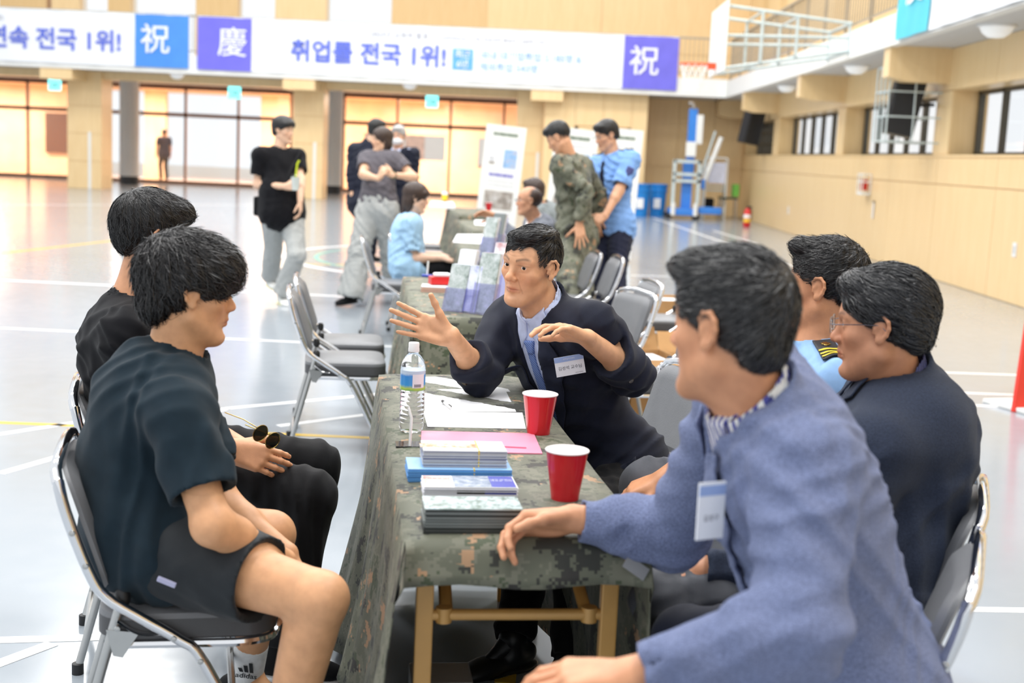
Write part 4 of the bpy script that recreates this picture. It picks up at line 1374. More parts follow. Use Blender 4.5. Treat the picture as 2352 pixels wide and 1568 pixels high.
def hairmat(name, rgb, rough=.42):
    m, nt, b = newmat(name)
    tc = N(nt, 'ShaderNodeTexCoord')
    no = N(nt, 'ShaderNodeTexNoise', Scale=160.0, Detail=3.0); nt.links.new(tc.outputs['Object'], no.inputs['Vector'])
    c = srgb(*rgb)
    nt.links.new(ramp(nt, no.outputs['Fac'], [(.3, tuple(x * .6 for x in c[:3]) + (1,)), (.7, tuple(x * 1.5 for x in c[:3]) + (1,))]), b.inputs['Base Color'])
    b.inputs['Roughness'].default_value = rough
    b.inputs['Anisotropic'].default_value = .5
    bp = N(nt, 'ShaderNodeBump', Strength=.5, Distance=.003); nt.links.new(no.outputs[0], bp.inputs['Height']); nt.links.new(bp.outputs[0], b.inputs['Normal'])
    return m
MT['hair_black'] = hairmat('black_hair', (22, 20, 20))
MT['hair_grey'] = hairmat('greying_hair', (46, 46, 47))
MT['hair_silver'] = hairmat('silver_strands', (120, 120, 122))
MT['hair_brown'] = hairmat('brown_hair', (58, 42, 34))
MT['hair_white'] = hairmat('white_hair', (170, 168, 166))

def strand_mat():
    m, nt, b = newmat('hair_strand')
    at = N(nt, 'ShaderNodeVertexColor', layer_name='tint')
    no = N(nt, 'ShaderNodeTexNoise', Scale=90.0)
    mx = N(nt, 'ShaderNodeMixRGB', blend_type='MULTIPLY'); mx.inputs[0].default_value = .5
    nt.links.new(at.outputs[0], mx.inputs[1]); nt.links.new(no.outputs['Fac'], mx.inputs[2])
    nt.links.new(mx.outputs[0], b.inputs['Base Color']); b.inputs['Roughness'].default_value = .36
    return m
MT['hair_strand'] = strand_mat()

# ------------------------------------------------------------------ garments
def cut_end(E, ax, r=.11, th=.06):
    """flat end of a sleeve or trouser leg"""
    ax = nrm(ax); a = np.cross(ax, [0.3, .5, .8]); a = nrm(a); b = np.cross(ax, a)
    return ell(V3(E) + ax * th, (r, r, th), np.array([a, b, ax]), .003, '-')
def sleeve(p, k, upto, e, e2, cav=.005, cutr=.11):
    a, b, d = p.sh[k], p.el[k], p.wr[k]
    keep = {q: (p.el[q], p.wr[q]) for q in p.el}
    p.el = {k: b}
    o = p.arms(e, upto, e2)
    p.el = {q: keep[q][0] for q in keep}
    c = p.sc
    if upto <= 1: E = a + (b - a) * upto; ax = nrm(b - a); r = (.05 - .008 * upto) * c
    else: E = b + (d - b) * (upto - 1); ax = nrm(d - b); r = (.0405 - .0135 * (upto - 1)) * c
    o.append(cone(E - ax * .035, E + ax * .1, r + cav, r + cav + .002, .003, '-'))
    o.append(cut_end(E, ax, cutr))
    return o
def neck_hole(p, r=.064, low=.0, fwd=.012):
    return [cone(p.neck - p.U * low + p.F * fwd, p.neck + (p.H.p((0, 0, -.05)) - p.neck) * 1.2 + p.U * .1, r * p.H.sc, (r + .03) * p.H.sc, .004, '-')]
def tshirt(p, mat, vox=.006, upto=.62, e=.012, seed=1, folds=.004, name='t_shirt', loose=.0, hem=True, joints=True, hem_len=.06):
    tor = p.torso(e) + [infl(q, loose) for q in p.torso(e)[:2]]
    for k in (p.kn if hem_len is not None else {}):
        tor.append(cone(p.hip[k] + p.U * .02, p.hip[k] + nrm(p.kn[k] - p.hip[k]) * hem_len, (.088 + .012) * p.sc + e + loose, (.085 + .008) * p.sc + e + loose, .05))
    R = np.array([p.L, p.F, p.U])
    lay = [tor + neck_hole(p, .066, -.012)] + [sleeve(p, k, upto, e + .006, e + .014, cav=e * .5 + .004) for k in p.el]
    ring = p.neck + p.U * .004
    H0 = p.H.p((0, 0, -.06)); ax = nrm(H0 - p.neck)
    lay.append([cone(p.neck - ax * .004 + p.F * .006, p.neck + ax * .018 + p.F * .008, .081 * p.H.sc, .072 * p.H.sc, .004), cone(p.neck - ax * .1 + p.F * .006, p.neck + ax * .1 + p.F * .01, .066 * p.H.sc, .066 * p.H.sc, .003, '-')])
    lay[-1][0]['nf'] = True
    js = [(p.pel + p.U * .12 + p.F * .05, p.U + p.F * .4, .005, 95, .11), (p.sh['R'] - p.U * .08 - p.F * .02, p.U + p.F * .8, .003, 110, .06), (p.sh['L'] - p.U * .08 - p.F * .02, p.U + p.F * .8, .003, 110, .06)] if joints else []
    return p.garment(name, lay, mat, vox, folds, seed, js)
def trousers(p, mat, vox=.007, upto=1.96, e=.012, e2=.022, seed=2, folds=.004, name='trousers', loose=0.0, waist=True):
    P, U, F, L, c = p.pel, p.U, p.F, p.L, p.sc
    R = np.array([L, F, U])
    base = [ell(P + U * .0, (.168 * c * p.tw + e, .118 * c + e, .115 * c + e), R, .04), ell(P + U * .09, (.15 * c * p.tw + e, .11 * c + e + p.belly, .08 * c), R, .04)]
    if not waist: base = base[:1]
    base += p.legs(e + loose, min(upto, 1.0 if upto < 1 else upto), e2 + loose)
    js = []
    for k in p.kn:
        js.append((p.kn[k], nrm(p.kn[k] - p.hip[k]), .004, 80, .06)); js.append((p.hip[k], nrm(p.kn[k] - p.hip[k]), .005, 60, .09))
        if upto > 1: js.append((p.an[k], nrm(p.an[k] - p.kn[k]), .005, 75, .07))
    cuts = []
    for k in p.kn:
        if upto > 1: E = p.kn[k] + (p.an[k] - p.kn[k]) * (upto - 1); ax = p.an[k] - p.kn[k]
        else: E = p.hip[k] + (p.kn[k] - p.hip[k]) * upto; ax = p.kn[k] - p.hip[k]
        cuts.append(cut_end(E, ax, .12, .07))
        if upto < 1: cuts.append(cone(E - nrm(ax) * .05, E + nrm(ax) * .1, .07 * c + e * .5, .07 * c + e * .5, .003, '-'))
    return p.garment(name, base + cuts, mat, vox, folds, seed, js)
def collar_ring(p, r_in, r_out, z0, z1, front=None, back_only=False, fwd=.004, tilt=.45):
    ax = nrm(p.H.p((0, -.02, -.05)) - p.neck)
    o = p.neck + p.F * fwd
    sc = p.H.sc
    lay = [cone(o + ax * (z0 - .03), o + ax * (z1 + .03), r_out * sc, (r_out - .004) * sc, .004), cone(o + ax * (z0 - .08), o + ax * (z1 + .1), r_in * sc, r_in * sc, .003, '-')]
    tl = nrm(ax + p.F * tilt)
    lay[0]['nf'] = True
    lay.append(half(o + ax * z1, -tl, .003)); lay.append(half(o + ax * (z0 - .02), tl, .003))
    if back_only: lay.append(half(o + p.F * .015 * sc, -p.F, .004))
    if front: lay.append(cone(o + p.F * .05 + ax * (z0 - .05), o + p.F * .13 + ax * (z1 + .02), front, front * 1.6, .003, '-'))
    return lay
def shirt(p, mat, vox=.006, e=.007, seed=5, wings=True, upto=None, folds=.002, name='shirt', col=None, low=-.01):
    lay = [p.torso(e) + neck_hole(p, .06, low)]
    lay.append(collar_ring(p, .0665, .0755, -.01, .055, front=.012))
    if upto:
        lay += [sleeve(p, k, upto, e + .007, e + .016, cav=e * .5 + .006) for k in p.el]
    o = p.garment(name, lay, mat, vox, folds, seed, [(p.pel + p.U * .12, p.U, .004, 60, .14)], col=col)
    return o
def chest(p, t=.7):
    return p.pel + (p.neck - p.pel) * t - p.F * p.slouch * math.sin(math.pi * t) + p.F * .02
def jacket(p, mat, vox=.006, e=.02, upto=1.93, seed=7, folds=.004, button=.18, vr=.062, e2=None, skirt=.05, open_front=True, name='jacket', js=()):
    P, U, F, L, c = p.pel, p.U, p.F, p.L, p.sc
    R = np.array([L, F, U])
    tor = p.torso(e)
    tor.append(ell(P - U * skirt * .6, (.178 * c * p.tw + e, .13 * c + e, .13 * c + skirt * .4), R, .05))
    for k in p.kn: tor.append(cone(p.hip[k] + U * .03, p.hip[k] + nrm(p.kn[k] - p.hip[k]) * .09, .1 * c + e, .09 * c + e, .05))
    C = chest(p)
    bt = C - U * button * c + F * .13
    cuts = neck_hole(p, .0775, -.005)
    if open_front:
        cuts.append(cone(bt, p.neck + U * .02 + F * .085, .004, vr, .006, '-'))
        cuts.append(cone(bt - U * .03 + F * .015, P - U * .12 + F * .2, .004, .05, .006, '-'))
    lay = [tor + cuts]
    for k in p.el: lay.append(sleeve(p, k, upto, e + .004, (e + .004) if e2 is None else e2, cav=.004, cutr=.1))
    lay.append(collar_ring(p, .0775, .090, -.03, .032, back_only=True))
    jj = list(js)
    for k in p.el:
        jj.append((p.el[k], nrm(p.el[k] - p.sh[k]), .006, 95, .06)); jj.append((p.sh[k] - U * .05, nrm(p.el[k] - p.sh[k]), .004, 70, .06))
        if upto > 1: jj.append((p.el[k] + (p.wr[k] - p.el[k]) * .5, nrm(p.wr[k] - p.el[k]), .004, 85, .07))
    jj.append((P + U * .14, U, .006, 48, .12))
    return p.garment(name, lay, mat, vox, folds, seed, jj)
def lapels(p, mat, key='jacket', button=.18, w=1.0, sides=(1, -1), top=.15):
    C = chest(p)
    for x in sides:
        poly = [(x * .058, top), (x * .074 * w, top + .012), (x * .098 * w, .085), (x * .078 * w, .078), (x * .105 * w, .062), (x * .07 * w, -.05), (x * .014, -button + .01), (x * .006, -button), (x * .03, -.06), (x * .05, .06)]
        if x < 0: poly = poly[::-1]
        laid(p, 'lapel', key, C, p.L, p.U, poly, mat, .009, .004, .012, soft=3)
def tie(p, mat, key='shirt', w=1.0, ln=.2, top=.128):
    C = chest(p)
    laid(p, 'tie', key, C, p.L, p.U, [(-.011, top - .03), (.011, top - .03), (.028 * w, -ln + .03), (0, -ln), (-.028 * w, -ln + .03)], mat, .005, .006, .012, soft=4)
    laid(p, 'tie_knot', key, C, p.L, p.U, [(-.019, top + .004), (.019, top + .004), (.011, top - .035), (-.011, top - .035)], mat, .009, .01, .01, soft=2)
def wings(p, mat, key='shirt', d=.075, w=.05):
    C = chest(p)
    h = float(np.dot(p.neck - C, p.U))
    for x in (1, -1):
        poly = [(x * .004, h + .012), (x * .056, h + .045), (x * .074, h + .015), (x * w, h - d), (x * .012, h - .03)]
        if x < 0: poly = poly[::-1]
        laid(p, 'collar_wing', key, C, p.L, p.U, poly, mat, .003, .003, .01, soft=2)
def card(p, name, c, ax, ay, w, h, mat, lab=None):
    """stiff name card; returns the object with its face towards ax x ay"""
    ax = nrm(ax); ay = nrm(V3(ay) - ax * np.dot(ay, ax)); az = np.cross(ax, ay)
    o = MB().box(-w / 2, w / 2, -h / 2, h / 2, -.0015, .0015).build(name, mat, p.root)
    o.matrix_parent_inverse = p.inv
    m = Matrix((ax, ay, az)).transposed().to_4x4(); m.translation = Vector(c)
    o.matrix_basis = m
    return o
_fc = {}
def text(body, size, mat, parent, loc, bold=0.0, name='lettering', align='CENTER', rot=None, sx=1.0, th=.0):
    """flat lettering as a mesh; lies in the XY plane of its parent"""
    cu = bpy.data.curves.new(name, 'FONT'); cu.body = body; cu.size = size; cu.align_x = align; cu.align_y = 'CENTER'; cu.offset = bold; cu.extrude = th; cu.resolution_u = 2
    ob = bpy.data.objects.new(name, cu)
    me = bpy.data.meshes.new_from_object(ob)
    bpy.data.objects.remove(ob); bpy.data.curves.remove(cu)
    me.materials.clear()
    o = link(name, me, mat, parent)
    m = Matrix.Translation(loc)
    if rot is not None: m = m @ rot
    o.matrix_basis = m @ Matrix.Diagonal((sx, 1, 1, 1))
    return o
# hair shapes (head frame: x left, y forward, z up)
def cap(t=.012, top=.0, front=.0, z=.0):
    return [('e', (0, -.013, .037), (.0755 + t, .094 + t, .085 + t + top)), ('e', (0, -.02, .0), (.071 + t * .7, .082 + t * .8, .075))]
def face_cut(z=.055, y=.105, rx=.072): return [('e', (0, y, z - .1), (rx, .065, .1), dict(op='-', k=.014))]
def side_cut(z=.0, nape=-.07, yb=-.02):
    """clears hair round the ears and below the nape"""
    return [('e', (.09, .045, -.07), (.06, .055, .085), dict(op='-', k=.014)), ('e', (-.09, .045, -.07), (.06, .055, .085), dict(op='-', k=.014)),
            ('e', (.092, -.004, -.012), (.03, .026, .036), dict(op='-', k=.008)), ('e', (-.092, -.004, -.012), (.03, .026, .036), dict(op='-', k=.008)),
            ('h', (0, -.08, nape), (0, -.62, 1))]

def letters(body, size, mat, parent, loc, bold=0.0, gap=1.0):
    """one part per character, set from left to right round loc"""
    def width(t):
        cu = bpy.data.curves.new('w', 'FONT'); cu.body = t; cu.size = size
        ob = bpy.data.objects.new('w', cu)
        me = bpy.data.meshes.new_from_object(ob); xs_ = [q.co.x for q in me.vertices]; w = max(xs_) - min(min(xs_), 0)
        bpy.data.objects.remove(ob); bpy.data.curves.remove(cu); bpy.data.meshes.remove(me)
        return w
    ref = width('|'); xs = [width(body[:i] + '|') - ref for i in range(len(body) + 1)]
    for i, ch in enumerate(body):
        if ch != ' ': text(ch, size, mat, parent, (loc[0] - xs[-1] / 2 + (xs[i] + xs[i + 1]) / 2, loc[1], loc[2]), bold, 'letter')

# ------------------------------------------------------------------ the six people at the near table
GN = 'people seated at the near table'
import time as _time
_t0 = _time.time()
MT['navy'] = cloth('navy_suit_wool', (24, 28, 44), .8, 700, .2)
MT['navy_lapel_lit'] = cloth('navy_suit_lapel_lit', (32, 37, 56), .7, 700, .2)  # lighter copy of the suit navy, painted in for the lapels' edge shading
MT['dark_navy'] = cloth('charcoal_navy_linen', (42, 50, 68), .85, 500, .35, var=.2, scale=220)
MT['chambray'] = cloth('blue_grey_linen', (114, 124, 158), .85, 420, .5, var=.3, scale=260)
MT['teal_tee'] = cloth('dark_teal_jersey', (24, 40, 50), .9, 1100, .12)
MT['black_tee'] = cloth('black_jersey', (13, 13, 18), .9, 1100, .12)
MT['black_cloth'] = cloth('black_twill', (14, 14, 17), .8, 800, .15)
MT['shorts'] = cloth('charcoal_nylon', (34, 38, 42), .6, 900, .1)
MT['shirt_blue'] = cloth('pale_blue_shirt', (200, 210, 240), .75, 900, .1)
MT['uniform_blue'] = cloth('uniform_shirt_blue', (146, 184, 228), .75, 900, .1)
MT['grey_trouser'] = cloth('grey_suit_trousers', (84, 86, 92), .8, 700, .15)
MT['button'] = M('horn_button', (58, 36, 26), .25, coat=.5)
MT['card'] = M('name_card', (238, 240, 246), .3, var=.01)
MT['card_blue'] = M('name_card_band', (156, 178, 224), .3, var=.01)
MT['ink'] = M('ink', (70, 72, 86), .5)
def striped(name, a, b_, scale, rot=(0, 0, 0)):
    m, nt, b = newmat(name)
    tc = N(nt, 'ShaderNodeTexCoord'); mp = N(nt, 'ShaderNodeMapping'); mp.inputs['Rotation'].default_value = rot
    wv = N(nt, 'ShaderNodeTexWave', Scale=scale); nt.links.new(tc.outputs['Object'], mp.inputs[0]); nt.links.new(mp.outputs[0], wv.inputs['Vector'])
    nt.links.new(ramp(nt, wv.outputs['Fac'], [(.0, srgb(*a)), (.5, srgb(*b_))], 'CONSTANT'), b.inputs['Base Color']); b.inputs['Roughness'].default_value = .75
    return m
MT['tie_blue'] = striped('tie_pattern', (84, 108, 176), (136, 160, 212), 60, (.3, .8, .2))
MT['stripe'] = striped('striped_shirt', (72, 76, 150), (226, 224, 220), 24, (0, .5, .9))
MT['fine_stripe'] = striped('fine_striped_shirt', (52, 54, 96), (96, 98, 140), 90, (.9, .4, 0))
MT['lens_clear'] = clear('spectacle_lens', refl=.12)
MT['lens_dark'] = clear('sunglass_lens', (.16, .13, .08), .2)
MT['gold'] = M('gold_wire', (190, 160, 90), .25, metal=1.0)
MT['wire'] = M('spectacle_wire', (120, 122, 130), .25, metal=1.0)

# --- the speaker in the navy suit
p = Person('man in navy suit and light blue tie gesturing with both open hands', GN, (0.265, 4.106, 0.497), (0.029, 3.943, 1.001), (-.72,-.66,-.2), (-0.022, 3.893, 1.144), (-.60,-.80,-.02), (.10,-.02,1), belly=.0, skin=(226, 172, 132),
           facekw=dict(nose=1.7, jaw=.90, eye=.0050, brow=1.25, fat=-.002))
p.arm('R', (-0.243, 3.698, 0.947), (-.3,.2,-1), elbow=(-0.164, 3.872, 0.811), f=(-.96,.02,.30), p=(.12,-.97,.18), curl=7, spread=7, thumb=(40,-6,2), curls={'i':(4,8,6),'l':(2,8,6)})
p.arm('L', (0.152, 3.687, 0.963), (.9,.1,-.6), elbow=(0.302, 3.853, 0.837), f=(-.82,-.42,.36), p=(-.30,-.30,-.9), curl=20, spread=8, thumb=(30,5,5))
p.leg('R', (-.02,3.55,.09), (-.5,-.5,1), toe=(-.8,-.5,-.1)); p.leg('L', (.14,3.42,.09), (-.5,-.5,1), toe=(-.8,-.5,-.1))
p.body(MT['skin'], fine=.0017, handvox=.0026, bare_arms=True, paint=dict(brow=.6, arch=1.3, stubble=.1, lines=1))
p.eyes((.22, 1, .0))
prof = p
jacket(p, MT['navy'], .0055, .018, 1.42, 7, .0045, .24, .058, e2=.026)
shirt(p, MT['shirt_blue'], .006, .006)
lapels(p, MT['navy_lapel_lit'], button=.24, w=1.2)
wings(p, MT['shirt_blue'])
tie(p, MT['tie_blue'], ln=.30)
trousers(p, MT['black_cloth'], .008)
shoe(p, 'R', MT['black_plastic'], MT['black_plastic']); shoe(p, 'L', MT['black_plastic'], MT['black_plastic'])
hair(p, [('e', (0, -.014, .038), (.080, .100, .091)), ('e', (0, .042, .092), (.056, .042, .022)), ('e', (.02, .0, .105), (.05, .07, .02))] + [('e', (.004, .118, -.034), (.082, .066, .1), dict(op='-', k=.012)), ('e', (.05, .105, .055), (.03, .05, .028), dict(op='-', k=.008))] + side_cut(),
     MT['hair_black'], .0026, 5000, 3, whorl=(.045, -.02, .118), length=(.02, .04), comb=(-.7, .25, 0), free=.05, over=-.001)
c = card(p, 'name_card', (0.109, 3.768, 0.867), (.93,.1,.2), (-.2,0,1), .088, .058, MT['card'])
MB().box(-.044, .044, .0135, .029, .0015, .0019).build('card_band', MT['card_blue'], c)
text('김성석 교수님', .0125, MT['ink'], c, (0, -.006, .002)); text('대학일자리센터', .0055, MT['card'], c, (0, .021, .0021)); text('육군3사관학교', .004, MT['ink'], c, (.025, -.024, .002))
C0 = chest(p)
for k, off in (('R', .0), ('L', .0)):
    ax = nrm(p.wr[k] - p.el[k]); out = nrm(np.cross(ax, p.F)) if k == 'L' else nrm(-p.U - .3 * p.F)
    for i in range(3):
        q = p.el[k] + (p.wr[k] - p.el[k]) * (.32 - i * .055)
        d = nrm((np.array([.35, -.75, -.55]) if k == 'L' else np.array([-.45, -.6, -.75])) ); d = nrm(d - ax * (d @ ax))
        b = MB().lathe([(0, 0), (.0085, 0), (.009, .002), (.007, .004), (0, .0035)], 14).build('cuff_button', MT['button'], p.root, True); b.matrix_parent_inverse = p.inv
        b.matrix_basis = Matrix.Translation(q + d * .061) @ Vector((0, 0, 1)).rotation_difference(Vector(d)).to_matrix().to_4x4()
laid(p, 'pocket_flap', 'jacket', p.pel + p.U * .06 + p.L * .13 + p.F * .04, nrm(p.F * -.6 + p.L), p.U, [(-.06, -.02), (.06, .0), (.062, .042), (-.058, .022)], MT['navy'], .002, .004, .014)

# --- front left: dark teal t-shirt, shorts
p = Person('man in dark teal t-shirt and shorts with a full black fringe', GN, (-.875, 2.86, .592), (-0.828, 2.894, 0.975), (.96,.26,0), (-0.790, 2.897, 1.134), (.93,.36,-.06), (-.05,0,1), slouch=.045, skin=(222, 166, 122), facekw=dict(nose=.75, eye=.004), shw=.185,
           shR=(-0.751, 2.680, 0.890))
p.arm('R', (-0.537, 2.757, 0.560), (0,0,-1), elbow=(-0.652, 2.582, 0.686), f=(.12,.2,-1), p=(0,1,0), curl=25)
p.arm('L', (-0.551, 2.856, 0.544), (0,0,-1), elbow=(-0.713, 2.954, 0.612), f=(.12,-.1,-1), p=(0,-1,0), curl=25)
kR = (-0.421, 2.584, 0.538); kL = (-0.612, 2.986, 0.545)
p.leg('R', (kR[0] - .10, kR[1] + .05, .10), (1,0,0), knee=kR, toe=(.95,.2,-.1)); p.leg('L', (-0.696, 3.121, 0.130), (1,0,0), knee=kL, toe=(.9,-.25,-.1))
p.socks = False
p.body(MT['skin'], fine=.0026, handvox=.005, bare_arms=True, bare_legs=True, paint=dict(stubble=.05))
p.eyes((0, 1, 0))
tshirt(p, MT['teal_tee'], .0055, .66, .014, 11, .0045, loose=.008)
trousers(p, MT['shorts'], .006, .62, .016, .024, 4, .004, name='shorts', loose=.004)
hair(p, [('e', (0, -.016, .044), (.095, .114, .102)), ('e', (0, .03, .06), (.084, .085, .072)), ('e', (.0, .078, .05), (.072, .036, .046)), ('e', (0, -.07, -.015), (.066, .048, .062)), ('c', (.066, .05, .045), (.062, .06, .008), .018, .010), ('c', (-.066, .05, .045), (-.062, .06, .008), .018, .010)]
     + [('e', (0, .125, -.08), (.078, .072, .095), dict(op='-', k=.012)), ('e', (.10, .0, -.02), (.045, .03, .036), dict(op='-', k=.012)), ('e', (-.10, .0, -.02), (.045, .03, .036), dict(op='-', k=.012)), ('e', (.09, .03, -.085), (.07, .065, .08), dict(op='-', k=.012)), ('e', (-.09, .03, -.085), (.07, .065, .08), dict(op='-', k=.012)), ('h', (0, -.08, -.082), (0, -.5, 1))],
     MT['hair_black'], .003, 8000, 5, length=(.035, .065), free=.2, comb=(.15, .25, -.1), groove=.0007, over=.008, jitter=.3, width=.0008, lift=.011)
MT['sock'] = cloth('white_sock', (238, 238, 238), .9, 600, .3)
a = p.an['L']; ax = nrm(p.kn['L'] - a)
sock = p.garment('sock', [cone(a - ax * .03, a + ax * .10, .043, .043, .01), cut_end(a + ax * .105, ax, .09, .03)], MT['sock'], .005)
shoe(p, 'R', MT['black_cloth'], MT['white_plastic'], name='sneaker'); shoe(p, 'L', MT['black_cloth'], MT['white_plastic'], name='sneaker')
s_o = a + ax * .045; vd = nrm(np.array([0, 0, 1.4]) - s_o); sx = nrm(np.cross(-vd, ax) * -1); sx = nrm(np.cross(ax, vd))
poly = lambda pts: pts
def sock_mark():
    o = thing_part = MB()
    for i in range(3):
        h = .012 + i * .009; x = -.018 + i * .0125
        o.prism([(x, 0), (x + .0095, 0), (x + .0095 - .006, h), (x - .006, h)], (0, 0, 0), (1, 0, 0), (0, 1, 0), (0, 0, 1), .0006)
    return o
zz = nrm(vd - ax * (vd @ ax)); xx = np.cross(ax, zz)
mk = sock_mark().build('sock_logo', MT['black_plastic'], p.root); mk.matrix_parent_inverse = p.inv
mm = Matrix((xx, ax, zz)).transposed().to_4x4(); mm.translation = Vector(a + ax * .048 + zz * .0455); mk.matrix_basis = mm
tx = text('adidas', .022, MT['black_plastic'], mk, (0, -.012, .0006), .0004)
ph = MB().box(-.03, .012, -.004, .004, -.006, .006).build('phone', M('lilac_phone', (176, 176, 206), .3), p.root, bevel=.003); ph.matrix_parent_inverse = p.inv
ph.matrix_basis = Matrix.Translation((-0.740, 2.586, 0.553)) @ Matrix.Rotation(.35, 4, 'Y')

# --- left behind: black t-shirt, black trousers, sunglasses in hand
p = Person('man in black t-shirt and black trousers holding sunglasses in his lap', GN, (-1.06, 3.6, .592), (-1.155, 3.568, 0.995), (.95,.3,0), (-1.086, 3.599, 1.198), (.86,.50,-.05), slouch=.04, skin=(220, 160, 120), facekw=dict(nose=.8), shw=.19)
p.arm('R', (-0.796, 3.325, 0.670), (0,0,-1), elbow=(-0.968, 3.406, 0.697), f=(.9,.1,-.25), p=(.1,.9,-.4), curl=22, spread=3, thumb=(30,5,5))
p.arm('L', (-0.798, 3.501, 0.629), (0,0,-1), elbow=(-1.014, 3.704, 0.664), f=(.85,-.3,-.3), p=(0,-.6,-.7), curl=22)
kR = (-0.585, 3.390, 0.537); kL = (-0.634, 3.752, 0.531)
p.leg('R', (kR[0] - .08, kR[1], .10), (1,0,0), knee=kR, toe=(.95,.2,-.1)); p.leg('L', (kL[0] - .06, kL[1], .10), (1,0,0), knee=kL, toe=(.95,.2,-.1))
p.body(MT['skin'], fine=.003, handvox=.003, bare_arms=True)
p.eyes()
tshirt(p, MT['black_tee'], .0065, .62, .012, 21, .004)
trousers(p, MT['black_cloth'], .0065, 1.96, .014, .02, 6, .0035)
shoe(p, 'R', MT['black_cloth'], MT['white_plastic'], name='sneaker'); shoe(p, 'L', MT['black_cloth'], MT['white_plastic'], name='sneaker')
hair(p, [('e', (0, -.016, .048), (.087, .108, .094)), ('e', (0, .05, .075), (.07, .06, .045)), ('e', (0, -.07, .01), (.066, .045, .06))] + [('e', (0, .13, -.055), (.085, .08, .1), dict(op='-', k=.012))] + side_cut(nape=-.06),
     MT['hair_black'], .003, 4500, 8, length=(.035, .06), lift=.006, free=.2)
P2 = p

# --- right front: blue grey jacket
p = Person('man in blue grey linen jacket resting one hand on the table', GN, (.60, 2.20, .592), (0.367, 2.071, 1.082), (-.985,.06,0), (0.315, 2.049, 1.218), (-.80,.60,.0), (.03,0,1), hsc=1.02, sc=1.02, slouch=.02, skin=(210, 150, 112), facekw=dict(nose=1.0, jaw=1.03, fat=.002), shw=.195,
           shL=(0.425, 1.931, 1.017))
p.arm('R', (0.092, 2.427, 0.784), (0,0,-1), elbow=(0.290, 2.447, 0.758), f=(-.97,-.1,-.14), p=(.1,-.75,-.6), curl=26, spread=4, thumb=(26,8,10), curls={'i':(35,40,25),'m':(32,38,25),'r':(40,40,25),'l':(30,30,20)})
p.arm('L', (0.163, 1.775, 0.741), (0,0,-1), elbow=(0.399, 1.771, 0.822), f=(-.97,.1,-.1), p=(0,.2,-1), curl=18, spread=4)
p.leg('R', (.38, 2.5, .1), (-1,0,.5), knee=(.33,2.46,.53), toe=(-1,.2,-.1)); p.leg('L', (.40, 2.06, .1), (-1,0,.5), knee=(.34,2.06,.50), toe=(-1,.2,-.1))
p.body(MT['skin'], fine=.0024, handvox=.0026, paint=dict(stubble=.2))
p.eyes()
jacket(p, MT['chambray'], .0055, .022, 1.90, 17, .0035, .30, .055, e2=.016, skirt=.09)
shirt(p, MT['stripe'], .006, .009)
wings(p, MT['stripe'], d=.10, w=.06)
lapels(p, MT['chambray'], button=.30, w=1.3)
trousers(p, MT['navy'], .009)
hair(p, [('e', (0, -.008, .042), (.082, .098, .093)), ('e', (0, .052, .09), (.062, .056, .032)), ('e', (0, -.056, -.005), (.065, .038, .06))] + face_cut(.066, .118, .078) + side_cut(nape=-.07),
     MT['hair_grey'], .003, 7000, 12, length=(.03, .055), lift=.006, free=.2, comb=(0, .5, .1), whorl=(.0, -.075, .09), tone=(52, 51, 52), width=.0008)
c = card(p, 'name_card', (0.286, 1.939, 0.948), (.82,.5,-.02), (-.06,0,1), .052, .09, MT['card'])
MB().box(-.026, .026, .024, .04, .0015, .0019).build('card_band', MT['card_blue'], c)
text('김성구', .011, MT['ink'], c, (0, -.012, .002))
shoe(p, 'R', MT['black_plastic'], MT['black_plastic']); shoe(p, 'L', MT['black_plastic'], MT['black_plastic'])

# --- right: charcoal navy jacket, rimless glasses
p = Person('man in charcoal navy jacket with rimless glasses and greying hair', GN, (.80, 2.86, .592), (0.839, 2.906, 0.998), (-.98,.12,0), (0.776, 2.874, 1.133), (-.95,.30,-.03), (.04,0,1), hsc=1.03, sc=1.03, slouch=.055, skin=(198, 140, 106), facekw=dict(nose=1.0, jaw=1.05, fat=.004, eye=.0034), belly=.02, shw=.19,
           shL=(0.741, 2.716, 0.885))
p.arm('L', (0.367, 2.632, 0.630), (.3,-.2,-1), f=(-.92,.0,-.4), p=(0,.15,-1), curl=24, spread=3, thumb=(26,5,5))
p.arm('R', (0.366, 2.961, 0.602), (.3,.2,-1), f=(-.92,.0,-.4), p=(0,.15,-1), curl=24)
kL = (0.301, 2.621, 0.566); kR = (0.289, 2.981, 0.543)
p.leg('L', (kL[0] + .04, kL[1], .1), (-1,0,0), knee=kL, toe=(-1,.1,-.1)); p.leg('R', (kR[0] - .02, kR[1], .1), (-1,0,0), knee=kR, toe=(-1,.1,-.1))
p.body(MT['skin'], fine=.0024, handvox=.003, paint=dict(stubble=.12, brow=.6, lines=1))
p.eyes()
jacket(p, MT['dark_navy'], .006, .024, 1.92, 27, .0045, .26, .055, e2=.016, skirt=.08)
shirt(p, MT['fine_stripe'], .007, .009)
wings(p, MT['fine_stripe'], d=.09)
lapels(p, MT['dark_navy'], button=.26)
trousers(p, MT['grey_trouser'], .0075)
shoe(p, 'R', MT['black_plastic'], MT['black_plastic']); shoe(p, 'L', MT['black_plastic'], MT['black_plastic'])
hair(p, [('e', (0, -.016, .046), (.088, .106, .096)), ('e', (0, .048, .092), (.064, .05, .034)), ('e', (0, -.07, .0), (.066, .042, .055))] + face_cut(.074, .12, .082) + side_cut(nape=-.06),
     MT['hair_black'], .003, 7000, 15, length=(.03, .055), lift=.005, free=.15, comb=(0, -.5, .0), whorl=(.0, .07, .12), tone=(46, 46, 48), width=.0008, shade=1.1)
